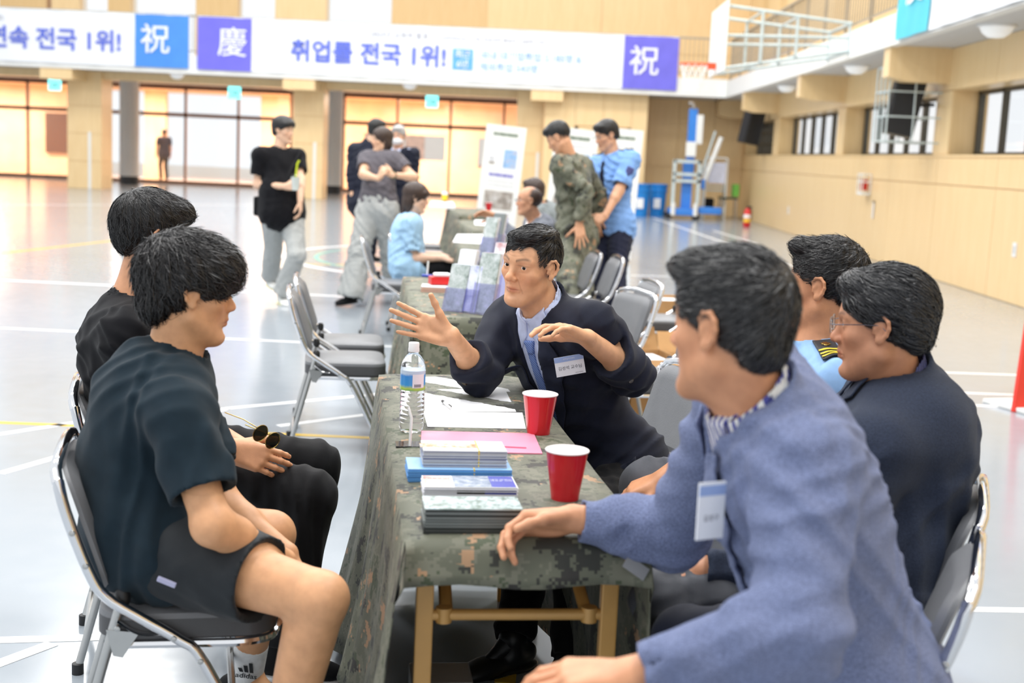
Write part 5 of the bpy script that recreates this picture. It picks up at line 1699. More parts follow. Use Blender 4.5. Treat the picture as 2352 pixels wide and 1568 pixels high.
def glasses(p, half=False, mat='wire', lens='lens_clear', w=.024, h=.017, name='glasses'):
    H = p.H; fr = []
    root = None
    for x in (1, -1):
        out = [(x * .033 + a * w / .5, .104, .004 + b * h / .5) for a, b in rrect(1.0, 1.0, .35, 4)]
        rim = MB().tube([H.p(q) for q in out], .0007, 6, closed=True).build('glasses' if root is None else 'rim', MT[mat], p.root if root is None else root, True)
        if root is None: rim.matrix_parent_inverse = p.inv; root = rim
        MB().add([H.p(q) for q in out] + [H.p((q[0], q[1] + .0015, q[2])) for q in out], [tuple(range(len(out))), tuple(range(len(out), 2 * len(out)))[::-1]]).build('lens', MT[lens], root)
        MB().tube([H.p((x * .057, .104, .008)), H.p((x * .078, .09, .009)), H.p((x * .082, .03, .012)), H.p((x * .082, -.002, .012)), H.p((x * .083, -.018, -.004))], .0011, 6).build('temple', MT[mat], root, True)
    MB().tube([H.p((.01, .105, .008)), H.p((0, .107, .011)), H.p((-.01, .105, .008))], .001, 6).build('bridge', MT[mat], root, True)
    return root
glasses(p)

# --- right behind: pale blue uniform shirt with shoulder boards
p = Person('young man in pale blue uniform shirt with black and yellow shoulder boards', GN, (.83, 3.46, .592), (0.741, 3.398, 0.991), (-.97,-.05,0), (0.760, 3.404, 1.166), (-.90,.42,.02), (.04,0,1), hsc=1.0, skin=(214, 152, 112), facekw=dict(nose=.8), shw=.195,
           shL=(0.771, 3.209, 0.935))
p.arm('L', (0.428, 3.174, 0.666), (.3,-.2,-1), f=(-.92,.0,-.4), p=(0,.15,-1), curl=24)
p.arm('R', (0.376, 3.517, 0.598), (.3,.2,-1), f=(-.92,.0,-.4), p=(0,.15,-1), curl=24)
p.leg('L', (.33, 3.2, .1), (-1,0,0), knee=(.38,3.24,.56), toe=(-1,.1,-.1)); p.leg('R', (.30, 3.6, .1), (-1,0,0), knee=(.34,3.62,.56), toe=(-1,.1,-.1))
p.body(MT['skin'], fine=.003, handvox=.005, bare_arms=True)
p.eyes()
shirt(p, MT['uniform_blue'], .006, .014, upto=.72, folds=.004, name='uniform_shirt')
wings(p, MT['uniform_blue'], key='uniform_shirt', d=.08)
trousers(p, MT['grey_trouser'], .009)
shoe(p, 'R', MT['black_plastic'], MT['black_plastic']); shoe(p, 'L', MT['black_plastic'], MT['black_plastic'])
hair(p, [('e', (0, -.014, .046), (.083, .102, .094)), ('e', (0, .052, .1), (.06, .045, .03)), ('c', (.03, .075, .105), (-.03, .075, .105), .02, .02), ('e', (0, -.07, .005), (.064, .04, .06))] + face_cut(.078, .12, .075) + side_cut(nape=-.055),
     MT['hair_black'], .003, 5000, 18, length=(.025, .045), lift=.008, free=.25, comb=(0, .3, .35), whorl=(.0, -.06, .1))
MT['board'] = M('shoulder_board', (40, 42, 48), .6)
MT['yellow_braid'] = M('yellow_braid', (232, 208, 64), .5)
MT['patch_blue'] = M('arm_patch', (148, 176, 206), .7); MT['patch_gold'] = M('arm_patch_gold', (178, 166, 90), .6)
for k in 'LR':
    o = p.sh[k] + p.U * .06 - (p.L if k == 'L' else -p.L) * .055
    ax = p.F; ay = (p.L if k == 'L' else -p.L)
    az = np.cross(ax, ay)
    if az @ p.U < 0: ax = -ax
    bd = laid(p, 'shoulder_board', 'uniform_shirt', o, ax, ay, [(-.026, -.065), (.026, -.065), (.03, .06), (-.03, .06)], MT['board'], .004, .004, .012, soft=2)
    for i in range(3):
        laid(p, 'board_stripe', 'uniform_shirt', o, ax, ay, [(-.028, .008 + i * .017), (.028, .008 + i * .017), (.029, .015 + i * .017), (-.029, .015 + i * .017)], MT['yellow_braid'], .009, .0015, .012, soft=2, parent=bd)
    laid(p, 'board_badge', 'uniform_shirt', o, ax, ay, [(.014 * math.cos(a) * (1 if i % 2 else .55), -.03 + .014 * math.sin(a) * (1 if i % 2 else .55)) for i, a in enumerate(np.linspace(0, 2 * math.pi, 17)[:-1])], MT['gold'], .009, .002, .01, parent=bd)
k = 'L'; axd = nrm(p.el[k] - p.sh[k]); o = p.sh[k] + axd * .10
nd = nrm(np.array([-.15, -1, .35])); axx = nrm(np.cross(-axd, nd)); 
ang = np.linspace(math.radians(40), math.radians(140), 9)
pt = [(.07 * math.cos(a), .07 * math.sin(a) - .06) for a in ang] + [(.042 * math.cos(a), .042 * math.sin(a) - .06) for a in ang[::-1]]
pa = laid(p, 'arm_patch', 'uniform_shirt', o + nd * .02, axx, -axd, pt, MT['patch_gold'], .002, .002, .01)
pt2 = [(.067 * math.cos(a), .067 * math.sin(a) - .06) for a in np.linspace(math.radians(42), math.radians(138), 9)] + [(.045 * math.cos(a), .045 * math.sin(a) - .06) for a in np.linspace(math.radians(138), math.radians(42), 9)]
pb = laid(p, 'patch_field', 'uniform_shirt', o + nd * .02, axx, -axd, pt2, MT['patch_blue'], .0042, .0008, .008, parent=pa)
print('near people', round(_time.time() - _t0, 1), 's')

# ------------------------------------------------------------------ people further back
GF = 'people in the background'
_t1 = _time.time()
MT['grey_sweat'] = cloth('grey_marl_sweatpants', (176, 178, 176), .9, 500, .2)
MT['grey_tee'] = cloth('grey_tee', (104, 100, 106), .9, 800, .1)
MT['sky_tee'] = cloth('light_blue_tee', (172, 210, 240), .9, 800, .1)
MT['mid_grey'] = cloth('grey_suit', (128, 132, 142), .85, 600, .2)
MT['slate'] = cloth('grey_green_jacket', (140, 148, 150), .85, 600, .2)
MT['sky_uniform'] = cloth('blue_uniform_shirt', (128, 170, 228), .75, 800, .1)
MT['navy_dark'] = cloth('navy_trousers', (28, 32, 52), .85, 700, .15)
MT['camo_uniform'] = camo_mat('camouflage_uniform', .008, 1.15)
MT['mask'] = M('face_mask', (244, 244, 246), .7)
CFG = dict(coarse=.016, fine=.0055, handvox=.0065)
VX = .012
def stand_legs(p, fR, fL, toe=None):
    for k, f in (('R', fR), ('L', fL)):
        p.leg(k, f, p.F + np.array([0, 0, .1]), toe=toe, l1=.43, l2=.43)
short = lambda: [('e', (0, -.014, .045), (.085, .104, .094)), ('e', (0, .05, .085), (.065, .05, .035)), ('e', (0, -.07, .0), (.066, .042, .055))] + face_cut(.066, .12, .075) + side_cut(nape=-.06)

# walking man, black t-shirt
p = Person('standing man in black t-shirt and grey sweatpants carrying a drink', GF, (-2.390, 11.892, 0.838), (-2.450, 11.974, 1.406), (.6,-.8,0), (-2.411, 11.982, 1.596), (.9,-.42,-.05), skin=(232, 190, 160), shw=.19)
p.arm('R', (-2.326, 11.688, 1.094), (-.6,.2,-.6), f=(.95,-.2,.1), p=(.1,.9,0), curl=35, elbow=(-2.617, 11.875, 1.092)); p.arm('L', (-2.188, 11.709, 0.942), (.5,.6,0), f=(.1,-.1,-1), p=(-1,0,0), curl=25)
stand_legs(p, (-2.612, 12.469, 0.100), (-2.364, 11.837, 0.090), (.5,-.85,-.1))
p.body(MT['skin'], bare_arms=True, **CFG); p.eyes()
tshirt(p, MT['black_tee'], VX, .62, .016, 31, .003, loose=.05, hem_len=None); trousers(p, MT['grey_sweat'], VX, 1.95, .018, .04, 32, .005, loose=.012, waist=False)
MT['cream'] = M('cream_sole', (226, 222, 170), .5)
for k in 'RL': shoe(p, k, MT['white'], MT['cream'], name='sneaker')
hair(p, [('e', (0, -.012, .045), (.094, .112, .098)), ('e', (0, .05, .06), (.08, .06, .05)), ('e', (0, -.06, -.01), (.07, .05, .06))] + [('e', (0, .13, -.075), (.085, .08, .1), dict(op='-', k=.006))] + side_cut(nape=-.06), MT['hair_black'], .005)
tube_part(p, 'bag_strap', [p.sh['L'] + p.F * .08 + p.U * .05, chest(p, .7) + p.F * .125 + p.L * .05, p.pel + p.U * .14 + p.F * .14 - p.L * .1, p.pel + p.U * .1 - p.L * .17], .016, MT['black_cloth'], flat=.3)
MBq = MB().box(-.08, .08, -.04, .04, -.09, .09).build('waist_bag', MT['black_cloth'], p.root, True, bevel=.02); MBq.matrix_parent_inverse = p.inv; MBq.matrix_basis = Matrix.Translation(p.pel - p.L * .165 - p.F * .06 + p.U * .07)
cup = thing('drink_cup', 'clear takeaway cup with yellow green straw in the walking man\'s hand', 'cup', tuple(p.wr['R'] + np.array([.10, -.03, -.03])))
MT['cup_clear'] = clear('cup_plastic', (.95, .97, .97)); MT['lime'] = M('lime_plastic', (200, 214, 40), .4)
MB().lathe([(.03, 0), (.042, .11), (.043, .12)], 20).build('cup_body', M('iced_drink', (206, 212, 206), .2), cup, True)
MB().lathe([(.044, .118), (.044, .125), (.03, .145), (.012, .15)], 20).build('lid', MT['cup_clear'], cup, True)
MB().tube([(0, 0, .12), (.012, 0, .24), (.03, 0, .27)], .009, 8).build('straw', MT['lime'], cup, True)

# woman with clasped hands
p = Person('standing woman in grey t-shirt and wide grey sweatpants clasping her hands', GF, (-1.531, 12.121, 0.917), (-1.532, 12.195, 1.425), (-.35,-.93,0), (-1.527, 12.193, 1.550), (-.85,-.5,-.02), skin=(228, 184, 152), shw=.165, sc=.95, hsc=.93)
p.arm('R', (-1.504, 11.839, 1.200), (-1,0,-.6), f=(.6,-.3,.8), p=(.6,.6,0), curl=40); p.arm('L', (-1.372, 11.867, 1.237), (1,0,-.6), f=(-.8,-.3,.5), p=(-.6,.6,0), curl=40)
stand_legs(p, (-1.738, 11.947, 0.100), (-1.367, 12.507, 0.100), (-.7,-.6,-.1))
p.body(MT['skin'], bare_arms=True, **CFG); p.eyes()
tshirt(p, MT['grey_tee'], VX, .55, .012, 41, .004, hem_len=None); trousers(p, MT['grey_sweat'], VX, 1.97, .03, .075, 42, .009, loose=.016)
for k in 'RL': shoe(p, k, MT['black_cloth'], MT['black_plastic'], name='sneaker')
hair(p, [('e', (0, -.016, .04), (.092, .112, .098)), ('e', (0, -.05, -.03), (.09, .065, .085)), ('c', (.07, -.02, .0), (.062, -.02, -.09), .025, .018), ('c', (-.07, -.02, .0), (-.062, -.02, -.09), .025, .018)] + [('e', (0, .125, -.05), (.085, .085, .115), dict(op='-', k=.006)), ('h', (0, 0, -.105), (0, 0, 1))], MT['hair_brown'], .005)
tube_part(p, 'wristband', arc(tuple(p.wr['L']), .034, 0, 6.28, 12, 'xz'), .006, M('olive_band', (70, 84, 50), .7))

# man in navy suit behind her
p = Person('man in navy suit standing behind the woman in grey', GF, (-2.000, 14.632, 0.867), (-1.996, 14.724, 1.495), (.5,.8,0), (-1.900, 14.751, 1.671), (.75,.6,-.05), skin=(226, 182, 150))
p.arm('L', (-2.139, 14.518, 0.791), (-.5,.3,0), f=(0,0,-1), p=(.8,.3,0), curl=30); p.arm('R', (-1.765, 14.834, 0.836), (.5,.3,0), f=(0,0,-1), p=(-.8,.3,0), curl=30)
stand_legs(p, (-2.008, 15.308, 0.100), (-2.123, 14.879, 0.100), (.5,.6,-.1))
p.body(MT['skin'], **CFG)
jacket(p, MT['navy'], VX, .022, 1.93, 47, .006, e2=.016); trousers(p, MT['navy'], VX, 1.95, .016, .03, 48)
for k in 'RL': shoe(p, k, MT['black_plastic'], MT['black_plastic'])
hair(p, short(), MT['hair_black'], .005)
# masked man
p = Person('white haired man in a white face mask behind the woman in grey', GF, (-1.686, 15.244, 0.865), (-1.715, 15.329, 1.450), (-.3,-.95,0), (-1.718, 15.314, 1.623), (-.25,-.97,0), skin=(224, 176, 146))
p.arm('R', (-1.761, 15.139, 0.845), (-.5,.3,0), f=(0,0,-1), p=(.8,.3,0), curl=30); p.arm('L', (-1.536, 15.144, 0.855), (.5,.3,0), f=(0,0,-1), p=(-.8,.3,0), curl=30)
stand_legs(p, (-1.769, 15.634, 0.100), (-1.623, 15.718, 0.100))
p.body(MT['skin'], **CFG); p.eyes()
jacket(p, MT['navy'], VX, .022, 1.93, 57, .006, e2=.016); shirt(p, MT['shirt_blue'], VX, .01); trousers(p, MT['navy'], VX, 1.95, .016, .03, 58)
for k in 'RL': shoe(p, k, MT['black_plastic'], MT['black_plastic'])
hair(p, short(), MT['hair_white'], .005)
H = p.H
p.garment('face_mask', [ell(H.p((0, .045, -.055)), (.066, .066, .05), H.R, .01), ell(H.p((0, .02, -.05)), (.075, .05, .03), H.R, .01), half(H.p((0, .02, 0)), H.v((0, 1, 0)), .004)], MT['mask'], .006)
glasses(p)

# seated person in light blue
p = Person('person in light blue t-shirt with brown bob sitting beside the camouflage table', GF, (-1.068, 10.456, 0.530), (-1.046, 10.464, 0.929), (.97,.1,0), (-1.010, 10.437, 1.090), (.96,.05,-.12), skin=(232, 192, 166), slouch=.03, shw=.17, sc=.96, hsc=.98)
p.arm('R', (-0.765, 10.323, 0.627), (0,0,-1), f=(.95,.1,-.25), p=(0,.2,-1), curl=12); p.arm('L', (-0.821, 10.675, 0.622), (0,0,-1), f=(.95,.1,-.25), p=(0,.2,-1), curl=12)
for k, yy in (('R', -.1), ('L', .12)):
    kn = p.pel + np.array([.42, yy + .05, .0]); kn[2] = .55
    p.leg(k, kn + np.array([.02, 0, -.45]), (1,0,0), knee=kn, toe=(1,0,-.1))
p.body(MT['skin'], bare_arms=True, **CFG); p.eyes()
tshirt(p, MT['sky_tee'], .010, .72, .018, 61, .006, loose=.014); trousers(p, MT['black_cloth'], VX, 1.95, .014, .03)
for k in 'RL': shoe(p, k, MT['black_cloth'], MT['white_plastic'], name='sneaker')
hair(p, [('e', (0, -.014, .04), (.09, .11, .096)), ('e', (0, -.05, -.03), (.085, .062, .09)), ('e', (0, .06, .045), (.075, .045, .045)), ('c', (.065, -.03, .0), (.055, -.05, -.12), .025, .014), ('c', (-.065, -.03, .0), (-.055, -.05, -.12), .025, .014), ('c', (0, -.08, -.02), (0, -.085, -.14), .04, .025)] + [('e', (0, .13, -.06), (.085, .085, .1), dict(op='-', k=.006))], MT['hair_brown'], .005)

# seated man in grey reaching out
p = Person('seated man in grey suit with receding hair reaching out one arm', GF, (0.094, 10.795, 0.637), (-0.030, 10.733, 0.920), (-.93,-.2,0), (-0.103, 10.657, 1.100), (-.96,-.2,0), skin=(216, 160, 126), slouch=.02, belly=.02)
p.arm('L', (-0.361, 10.381, 0.975), (.2,-.4,-1), f=(-.95,-.1,.25), p=(0,-.6,-.6), curl=20); p.arm('R', (-0.288, 10.812, 0.801), (0,.2,-1), f=(-1,0,0), p=(0,0,-1), curl=20)
for k, yy in (('L', -.12), ('R', .12)):
    kn = p.pel + np.array([-.42, yy, 0]); kn[2] = .55
    p.leg(k, kn + np.array([.0, 0, -.45]), (-1,0,0), knee=kn, toe=(-1,0,-.1))
p.body(MT['skin'], **CFG); p.eyes()
jacket(p, MT['mid_grey'], VX, .022, 1.88, 67, .006, e2=.016); shirt(p, MT['white_plastic'], VX, .009); trousers(p, MT['mid_grey'], VX)
for k in 'RL': shoe(p, k, MT['black_plastic'], MT['black_plastic'])
hair(p, [('e', (0, -.03, .03), (.083, .09, .082))] + [('e', (0, .09, .02), (.09, .1, .1), dict(op='-', k=.006)), ('e', (0, .06, .09), (.08, .07, .05), dict(op='-', k=.006))] + side_cut(nape=-.06), MT['hair_brown'], .005)
glasses(p)
tube_part(p, 'wristwatch', arc(tuple(p.wr['L'] + (p.el['L'] - p.wr['L']) * .12), .038, 0, 6.28, 14, 'yz'), .012, MT['black_plastic'], closed=True)
# man behind him
p = Person('seated man in grey green jacket behind the man reaching out', GF, (0.096, 11.811, 0.678), (0.033, 11.856, 0.992), (-.8,.5,0), (-0.078, 11.775, 1.140), (-.85,.5,0), skin=(216, 160, 126))
p.arm('L', (-0.153, 11.617, 0.758), (.2,-.4,-1), curl=20); p.arm('R', (-0.198, 12.016, 0.731), (0,.2,-1), curl=20)
for k, yy in (('L', -.12), ('R', .12)):
    kn = p.pel + np.array([-.42, yy + .1, 0]); kn[2] = .55
    p.leg(k, kn + np.array([.0, 0, -.45]), (-1,0,0), knee=kn, toe=(-1,0,-.1))
p.body(MT['skin'], **CFG)
jacket(p, MT['slate'], VX, .022, 1.93, 77, .006, e2=.016); trousers(p, MT['slate'], VX)
for k in 'RL': shoe(p, k, MT['black_plastic'], MT['black_plastic'])
hair(p, short(), MT['hair_brown'], .005)

# soldier in camouflage
p = Person('soldier in camouflage uniform leaning forward with a hand on his hip', GF, (0.298, 10.223, 0.848), (0.223, 10.259, 1.451), (-.85,.45,-.15), (0.118, 10.230, 1.616), (-.80,.15,-.50), (-.45,.1,.85), skin=(220, 166, 130), sc=1.02)
p.arm('L', (0.302, 9.967, 0.965), (.9,-.3,.1), f=(.15,-.3,-.95), p=(-.1,.95,0), curl=4, spread=16, thumb=(55,0,0)); p.arm('R', (0.427, 10.539, 0.923), (.9,.2,.1), f=(.2,.1,-.95), p=(-.5,-.8,0), curl=10)
stand_legs(p, (0.384, 9.507, 0.100), (0.274, 9.360, 0.100), (-.9,.3,-.1))
p.body(MT['skin'], coarse=.016, fine=.005, handvox=.005)
lay = [p.torso(.022) + neck_hole(p, .066, -.012)] + [sleeve(p, k, 1.9, .02, .022, cav=.008, cutr=.1) for k in p.el] + [collar_ring(p, .064, .072, -.02, .03)]
p.garment('field_jacket', lay, MT['camo_uniform'], .010, .007, 81, [(p.el['L'], nrm(p.el['L'] - p.sh['L']), .007, 80, .07)])
trousers(p, MT['camo_uniform'], VX, 1.9, .024, .03, 82, .008, loose=.01)
for k in 'RL': shoe(p, k, MT['black_plastic'], MT['black_plastic'], name='boot')
hair(p, [('e', (0, -.014, .05), (.08, .1, .094)), ('e', (0, .05, .09), (.062, .048, .036)), ('e', (0, -.06, .03), (.066, .045, .05))] + face_cut(.07, .12, .08) + [('e', (.09, .045, -.06), (.05, .05, .075), dict(op='-', k=.01)), ('e', (-.09, .045, -.06), (.05, .05, .075), dict(op='-', k=.01)), ('h', (0, -.08, -.05), (0, -.5, 1))], MT['hair_black'], .005)

# cadet in blue shirt and tie
p = Person('cadet in blue short sleeved uniform shirt with dark tie and glasses', GF, (0.605, 10.639, 0.897), (0.576, 10.725, 1.487), (-.72,-.68,0), (0.511, 10.699, 1.661), (-.86,-.42,-.28), (-.2,-.1,.95), skin=(224, 172, 138), sc=1.01, shw=.2)
p.arm('L', (0.492, 10.294, 0.967), (.7,.4,-.3), f=(-.8,-.3,-.45), p=(-.3,.6,-.5), curl=20); p.arm('R', (0.444, 10.463, 0.956), (-.2,.9,-.2), f=(.2,-.3,-.9), p=(0,.8,0), curl=20)
stand_legs(p, (0.493, 10.015, 0.100), (0.626, 9.938, 0.100))
p.body(MT['skin'], coarse=.016, fine=.005, handvox=.0055, bare_arms=True); p.eyes()
shirt(p, MT['sky_uniform'], .010, .018, upto=.8, folds=.006, name='uniform_shirt'); wings(p, MT['sky_uniform'], key='uniform_shirt')
tie(p, MT['navy_dark'], key='uniform_shirt', ln=.28, w=1.1)
trousers(p, MT['navy_dark'], VX, 1.95, .018, .035, 92, .006)
for k in 'RL': shoe(p, k, MT['black_plastic'], MT['black_plastic'])
hair(p, short(), MT['hair_black'], .005); glasses(p)
for k in 'LR':
    o = p.sh[k] + p.U * .06 - (p.L if k == 'L' else -p.L) * .05
    ax = p.F; ay = (p.L if k == 'L' else -p.L)
    if np.cross(ax, ay) @ p.U < 0: ax = -ax
    b_ = laid(p, 'shoulder_board', 'uniform_shirt', o, ax, ay, [(-.03, -.06), (.03, -.06), (.034, .06), (-.034, .06)], MT['board'], .004, .005, .02, soft=1)
    laid(p, 'board_badge', 'uniform_shirt', o, ax, ay, [(-.02, -.01), (.02, -.01), (.02, .05), (-.02, .05)], MT['white_plastic'], .01, .002, .02, parent=b_)
C = chest(p)
for x in (1, -1):
    pts = [(x * .045, -.03), (x * .13, -.03), (x * .13, .02), (x * .045, .02)]
    laid(p, 'pocket_flap', 'uniform_shirt', C, p.L, p.U, pts if x > 0 else pts[::-1], MT['sky_uniform'], .003, .006, .02, soft=1)
axd = nrm(p.el['L'] - p.sh['L']); nd = nrm(np.array([.2, -1, 0])); axx = nrm(np.cross(-axd, nd))
laid(p, 'arm_patch', 'uniform_shirt', p.sh['L'] + axd * .12 + nd * .03, axx, -axd, [(-.03, .035), (.03, .035), (.03, -.01), (0, -.045), (-.03, -.01)], M('crest_patch', (70, 76, 130), .7), .003, .003, .015)
# dark figure in the lobby doorway
p = Person('figure in dark clothes standing in the bright lobby doorway', GF, (-13.1, 44.6, .95), (-13.1, 44.6, 1.48), (-.6,.7,0), (-13.1, 44.58, 1.66), (-.6,.7,0), skin=(150, 110, 84))
p.arm('R', (-12.9, 44.7, .85), (.5,0,0), f=(0,0,-1), p=(-1,0,0)); p.arm('L', (-13.35, 44.5, .85), (-.5,0,0), f=(0,0,-1), p=(1,0,0))
stand_legs(p, (-13.0, 44.6, .09), (-13.2, 44.6, .09))
p.body(MT['skin'], coarse=.02, fine=.012, handvox=.012)
tshirt(p, MT['navy_dark'], .018, .7, .016, 1, .004); trousers(p, MT['black_cloth'], .018, 1.95)
for k in 'RL': shoe(p, k, MT['black_plastic'], MT['black_plastic'])
hair(p, short(), MT['hair_black'], .008)
print('far people', round(_time.time() - _t1, 1), 's')

# ------------------------------------------------------------------ things on the near table
TZ = .7425
tdir = math.radians(T1D)
tax = np.array([math.cos(tdir), math.sin(tdir), 0]); tay = np.array([-math.sin(tdir), math.cos(tdir), 0])
def on_table(name, label, cat, c, extra=0.0, group=None):
    return thing(name, label, cat, (c[0], c[1], TZ), tdir + math.radians(extra), group)
MT['cup_red'] = M('red_cup', (206, 18, 34), .28, coat=.5, var=.03)
MT['cup_white'] = M('cup_lining', (240, 228, 228), .35, var=.01)
for c, lab in (((0.083, 2.721, 0.745), 'red plastic cup beside the brochure stacks'), ((0.023, 3.368, 0.745), 'red plastic cup by the printed sheets and the suit')):
    t = on_table('cup', lab, 'cup', c, 0, 'red plastic cups')
    n = 40; h = .112
    mb = MB(); vs = []; fs = []
    prof = [(.030, 0), (.031, .004), (.0315, .012), (.0445, .098), (.0455, .108)]
    for r, z in prof:
        for k in range(n):
            a = 2 * math.pi * k / n
            rr = r * (1 + (.012 * math.cos(a * 10) if .01 < z < .1 else 0))
            vs.append((rr * math.cos(a), rr * math.sin(a), z))
    for i in range(len(prof) - 1):
        for k in range(n): fs.append((i * n + k, i * n + (k + 1) % n, (i + 1) * n + (k + 1) % n, (i + 1) * n + k))
    fs.append(tuple(range(n))[::-1])
    mb.add(vs, fs).build('cup_wall', MT['cup_red'], t, True)
    MB().lathe([(0.0, .006), (.029, .006), (.0435, .098), (.0448, .109)][::-1], 40).build('lining', MT['cup_white'], t, True)
    MB().tube(arc((0, 0, .109), .0462, 0, 2 * math.pi, 40, 'xy')[:-1], .0022, 8, closed=True).build('rim', MT['cup_white'], t, True)
# water bottle
MT['pet'] = None
m, nt, b = newmat('clear_bottle'); b.inputs['Transmission Weight'].default_value = .95; b.inputs['Roughness'].default_value = .03; b.inputs['IOR'].default_value = 1.25; b.inputs['Base Color'].default_value = (.97, .985, 1, 1); MT['pet'] = m
m, nt, b = newmat('water'); b.inputs['Transmission Weight'].default_value = 1.0; b.inputs['Roughness'].default_value = 0; b.inputs['IOR'].default_value = 1.33; MT['water'] = m
def label_mat():
    m, nt, b = newmat('bottle_label')
    tc = N(nt, 'ShaderNodeTexCoord'); sp = N(nt, 'ShaderNodeSeparateXYZ'); nt.links.new(tc.outputs['Object'], sp.inputs[0])
    mr = N(nt, 'ShaderNodeMapRange'); mr.inputs[1].default_value = .115; mr.inputs[2].default_value = .165; nt.links.new(sp.outputs[2], mr.inputs[0])
    no = N(nt, 'ShaderNodeTexNoise', Scale=60.0); nt.links.new(tc.outputs['Object'], no.inputs['Vector'])
    ad = N(nt, 'ShaderNodeMath', operation='MULTIPLY_ADD'); ad.inputs[1].default_value = .18; nt.links.new(no.outputs[0], ad.inputs[0]); nt.links.new(mr.outputs[0], ad.inputs[2])
    nt.links.new(ramp(nt, ad.outputs[0], [(0, srgb(60, 170, 110)), (.2, srgb(190, 214, 90)), (.36, srgb(70, 160, 226)), (.85, srgb(70, 150, 226)), (.97, srgb(200, 220, 240))]), b.inputs['Base Color']); b.inputs['Roughness'].default_value = .3
    return m
t = on_table('water_bottle', 'clear half litre water bottle with blue and green label and white cap', 'bottle', (-0.314, 3.322, 0.745))
pr = [(0, .003), (.022, .0), (.030, .004), (.0325, .014)]
z = .02
while z < .105: pr += [(.0325, z), (.0315, z + .004), (.031, z + .006), (.0325, z + .009)]; z += .0115
pr += [(.0325, .112), (.0325, .17), (.0315, .178), (.028, .190), (.020, .202), (.0135, .208), (.0128, .214), (.0128, .222)]
MB().lathe(pr, 32).build('bottle_body', MT['pet'], t, True)
MB().lathe([(.0332, .114), (.0332, .166)], 32).build('label', label_mat(), t, True)
lb = MB(); n = 8
for k in range(n):
    a0 = -1.65 + k * .13; a1 = a0 + .13
    lb.add([(.0335 * math.cos(a0), .0335 * math.sin(a0), .122), (.0335 * math.cos(a1), .0335 * math.sin(a1), .122), (.0335 * math.cos(a1), .0335 * math.sin(a1), .158), (.0335 * math.cos(a0), .0335 * math.sin(a0), .158)], [(0, 1, 2, 3)])
lb.build('label_panel', MT['card'], t)
bc = MB()
for k in range(14):
    a0 = -1.5 + k * .042; a1 = a0 + (.02 if k % 3 else .03)
    bc.add([(.0337 * math.cos(a0), .0337 * math.sin(a0), .124), (.0337 * math.cos(a1), .0337 * math.sin(a1), .124), (.0337 * math.cos(a1), .0337 * math.sin(a1), .132), (.0337 * math.cos(a0), .0337 * math.sin(a0), .132)], [(0, 1, 2, 3)])
bc.build('barcode', MT['ink'], t)
MB().lathe([(.0148, .214), (.0148, .222), (.0142, .224), (.0142, .236), (.013, .238), (0, .238)], 28).build('cap', MT['white_plastic'], t, True)
# a small black holder with a drinking straw in front of the bottle
t = on_table('straw_holder', 'small glossy black tray holding a white bent straw', 'tray', (-0.302, 3.159, 0.745))
MB().box(-.035, .03, -.03, .03, 0, .004).build('tray', M('glossy_black', (30, 30, 32), .12), t, bevel=.001)
MB().tube([(.0, -.025, .004), (.002, -.02, .075), (-.006, -.012, .10)], .0035, 10).build('straw', MT['white_plastic'], t, True)
# paper sheets
def sheet(name, label, cat, c4, mat, th=.001, z=TZ, group=None):
    c = [np.array(q) for q in c4]; m = sum(c) / 4
    t = thing(name, label, cat, (float(m[0]), float(m[1]), z), 0, group)
    mb = MB().prism([(float(q[0] - m[0]), float(q[1] - m[1])) for q in c], (0, 0, 0), (1, 0, 0), (0, 1, 0), (0, 0, 1), th)
    mb.build(name + '_sheet', mat, t)
    return t
MT['print_grey'] = M('printed_lines', (176, 178, 190), .6)
t = sheet('paper', 'white printed form lying under the gesturing elbow', 'paper', ((-0.330, 3.889, 0.745), (-0.067, 3.960, 0.745), (-0.121, 4.234, 0.745), (-0.354, 4.150, 0.745)), MT['paper'], .001, TZ, 'papers on the table')
t = sheet('paper', 'white sheet with faint table lines beside the pen', 'paper', ((-0.302, 3.582, 0.745), (-0.042, 3.641, 0.745), (-0.085, 3.993, 0.745), (-0.334, 3.925, 0.745)), MT['paper'], .001, TZ + .0012, 'papers on the table')
for k in range(7):
    MB().box(-.02, .14, -.05 + k * .012, -.0492 + k * .012, .001, .0013).build('printed_line', MT['print_grey'], t)
t = sheet('paper', 'blank white sheet in front of the pink folder', 'paper', ((-0.275, 3.375, 0.745), (-0.011, 3.410, 0.745), (-0.024, 3.627, 0.745), (-0.305, 3.575, 0.745)), MT['paper'], .001, TZ + .0024, 'papers on the table')
text('예약', .014, MT['print_grey'], t, (-.13, -.01, .0013)); 
MT['pink'] = M('pink_folder', (240, 150, 176), .35, var=.02)
t = sheet('folder', 'pink plastic document folder behind the brochure stacks', 'folder', ((-0.267, 3.090, 0.745), (0.034, 3.127, 0.745), (0.011, 3.354, 0.745), (-0.286, 3.318, 0.745)), MT['pink'], .004)
MB().box(-.06, .12, -.052, -.046, .004, .008).build('folder_edge', MT['pink'], t, bevel=.001)
t = thing('pen', 'white ballpoint pen with black clip lying on the sheets', 'pen', tuple(np.array((-0.244, 3.659, 0.748))), tdir + 1.75)
MB().tube([(-.045, 0, .004), (.03, 0, .004)], .004, 12).build('barrel', MT['white_plastic'], t, True)
MB().tube([(.03, 0, .004), (.052, 0, .004), (.058, 0, .004)], [.0042, .0042, .002], 12).build('grip', MT['black_plastic'], t, True)
MB().box(-.05, -.02, -.0015, .0015, .008, .0095).build('clip', MT['black_plastic'], t)
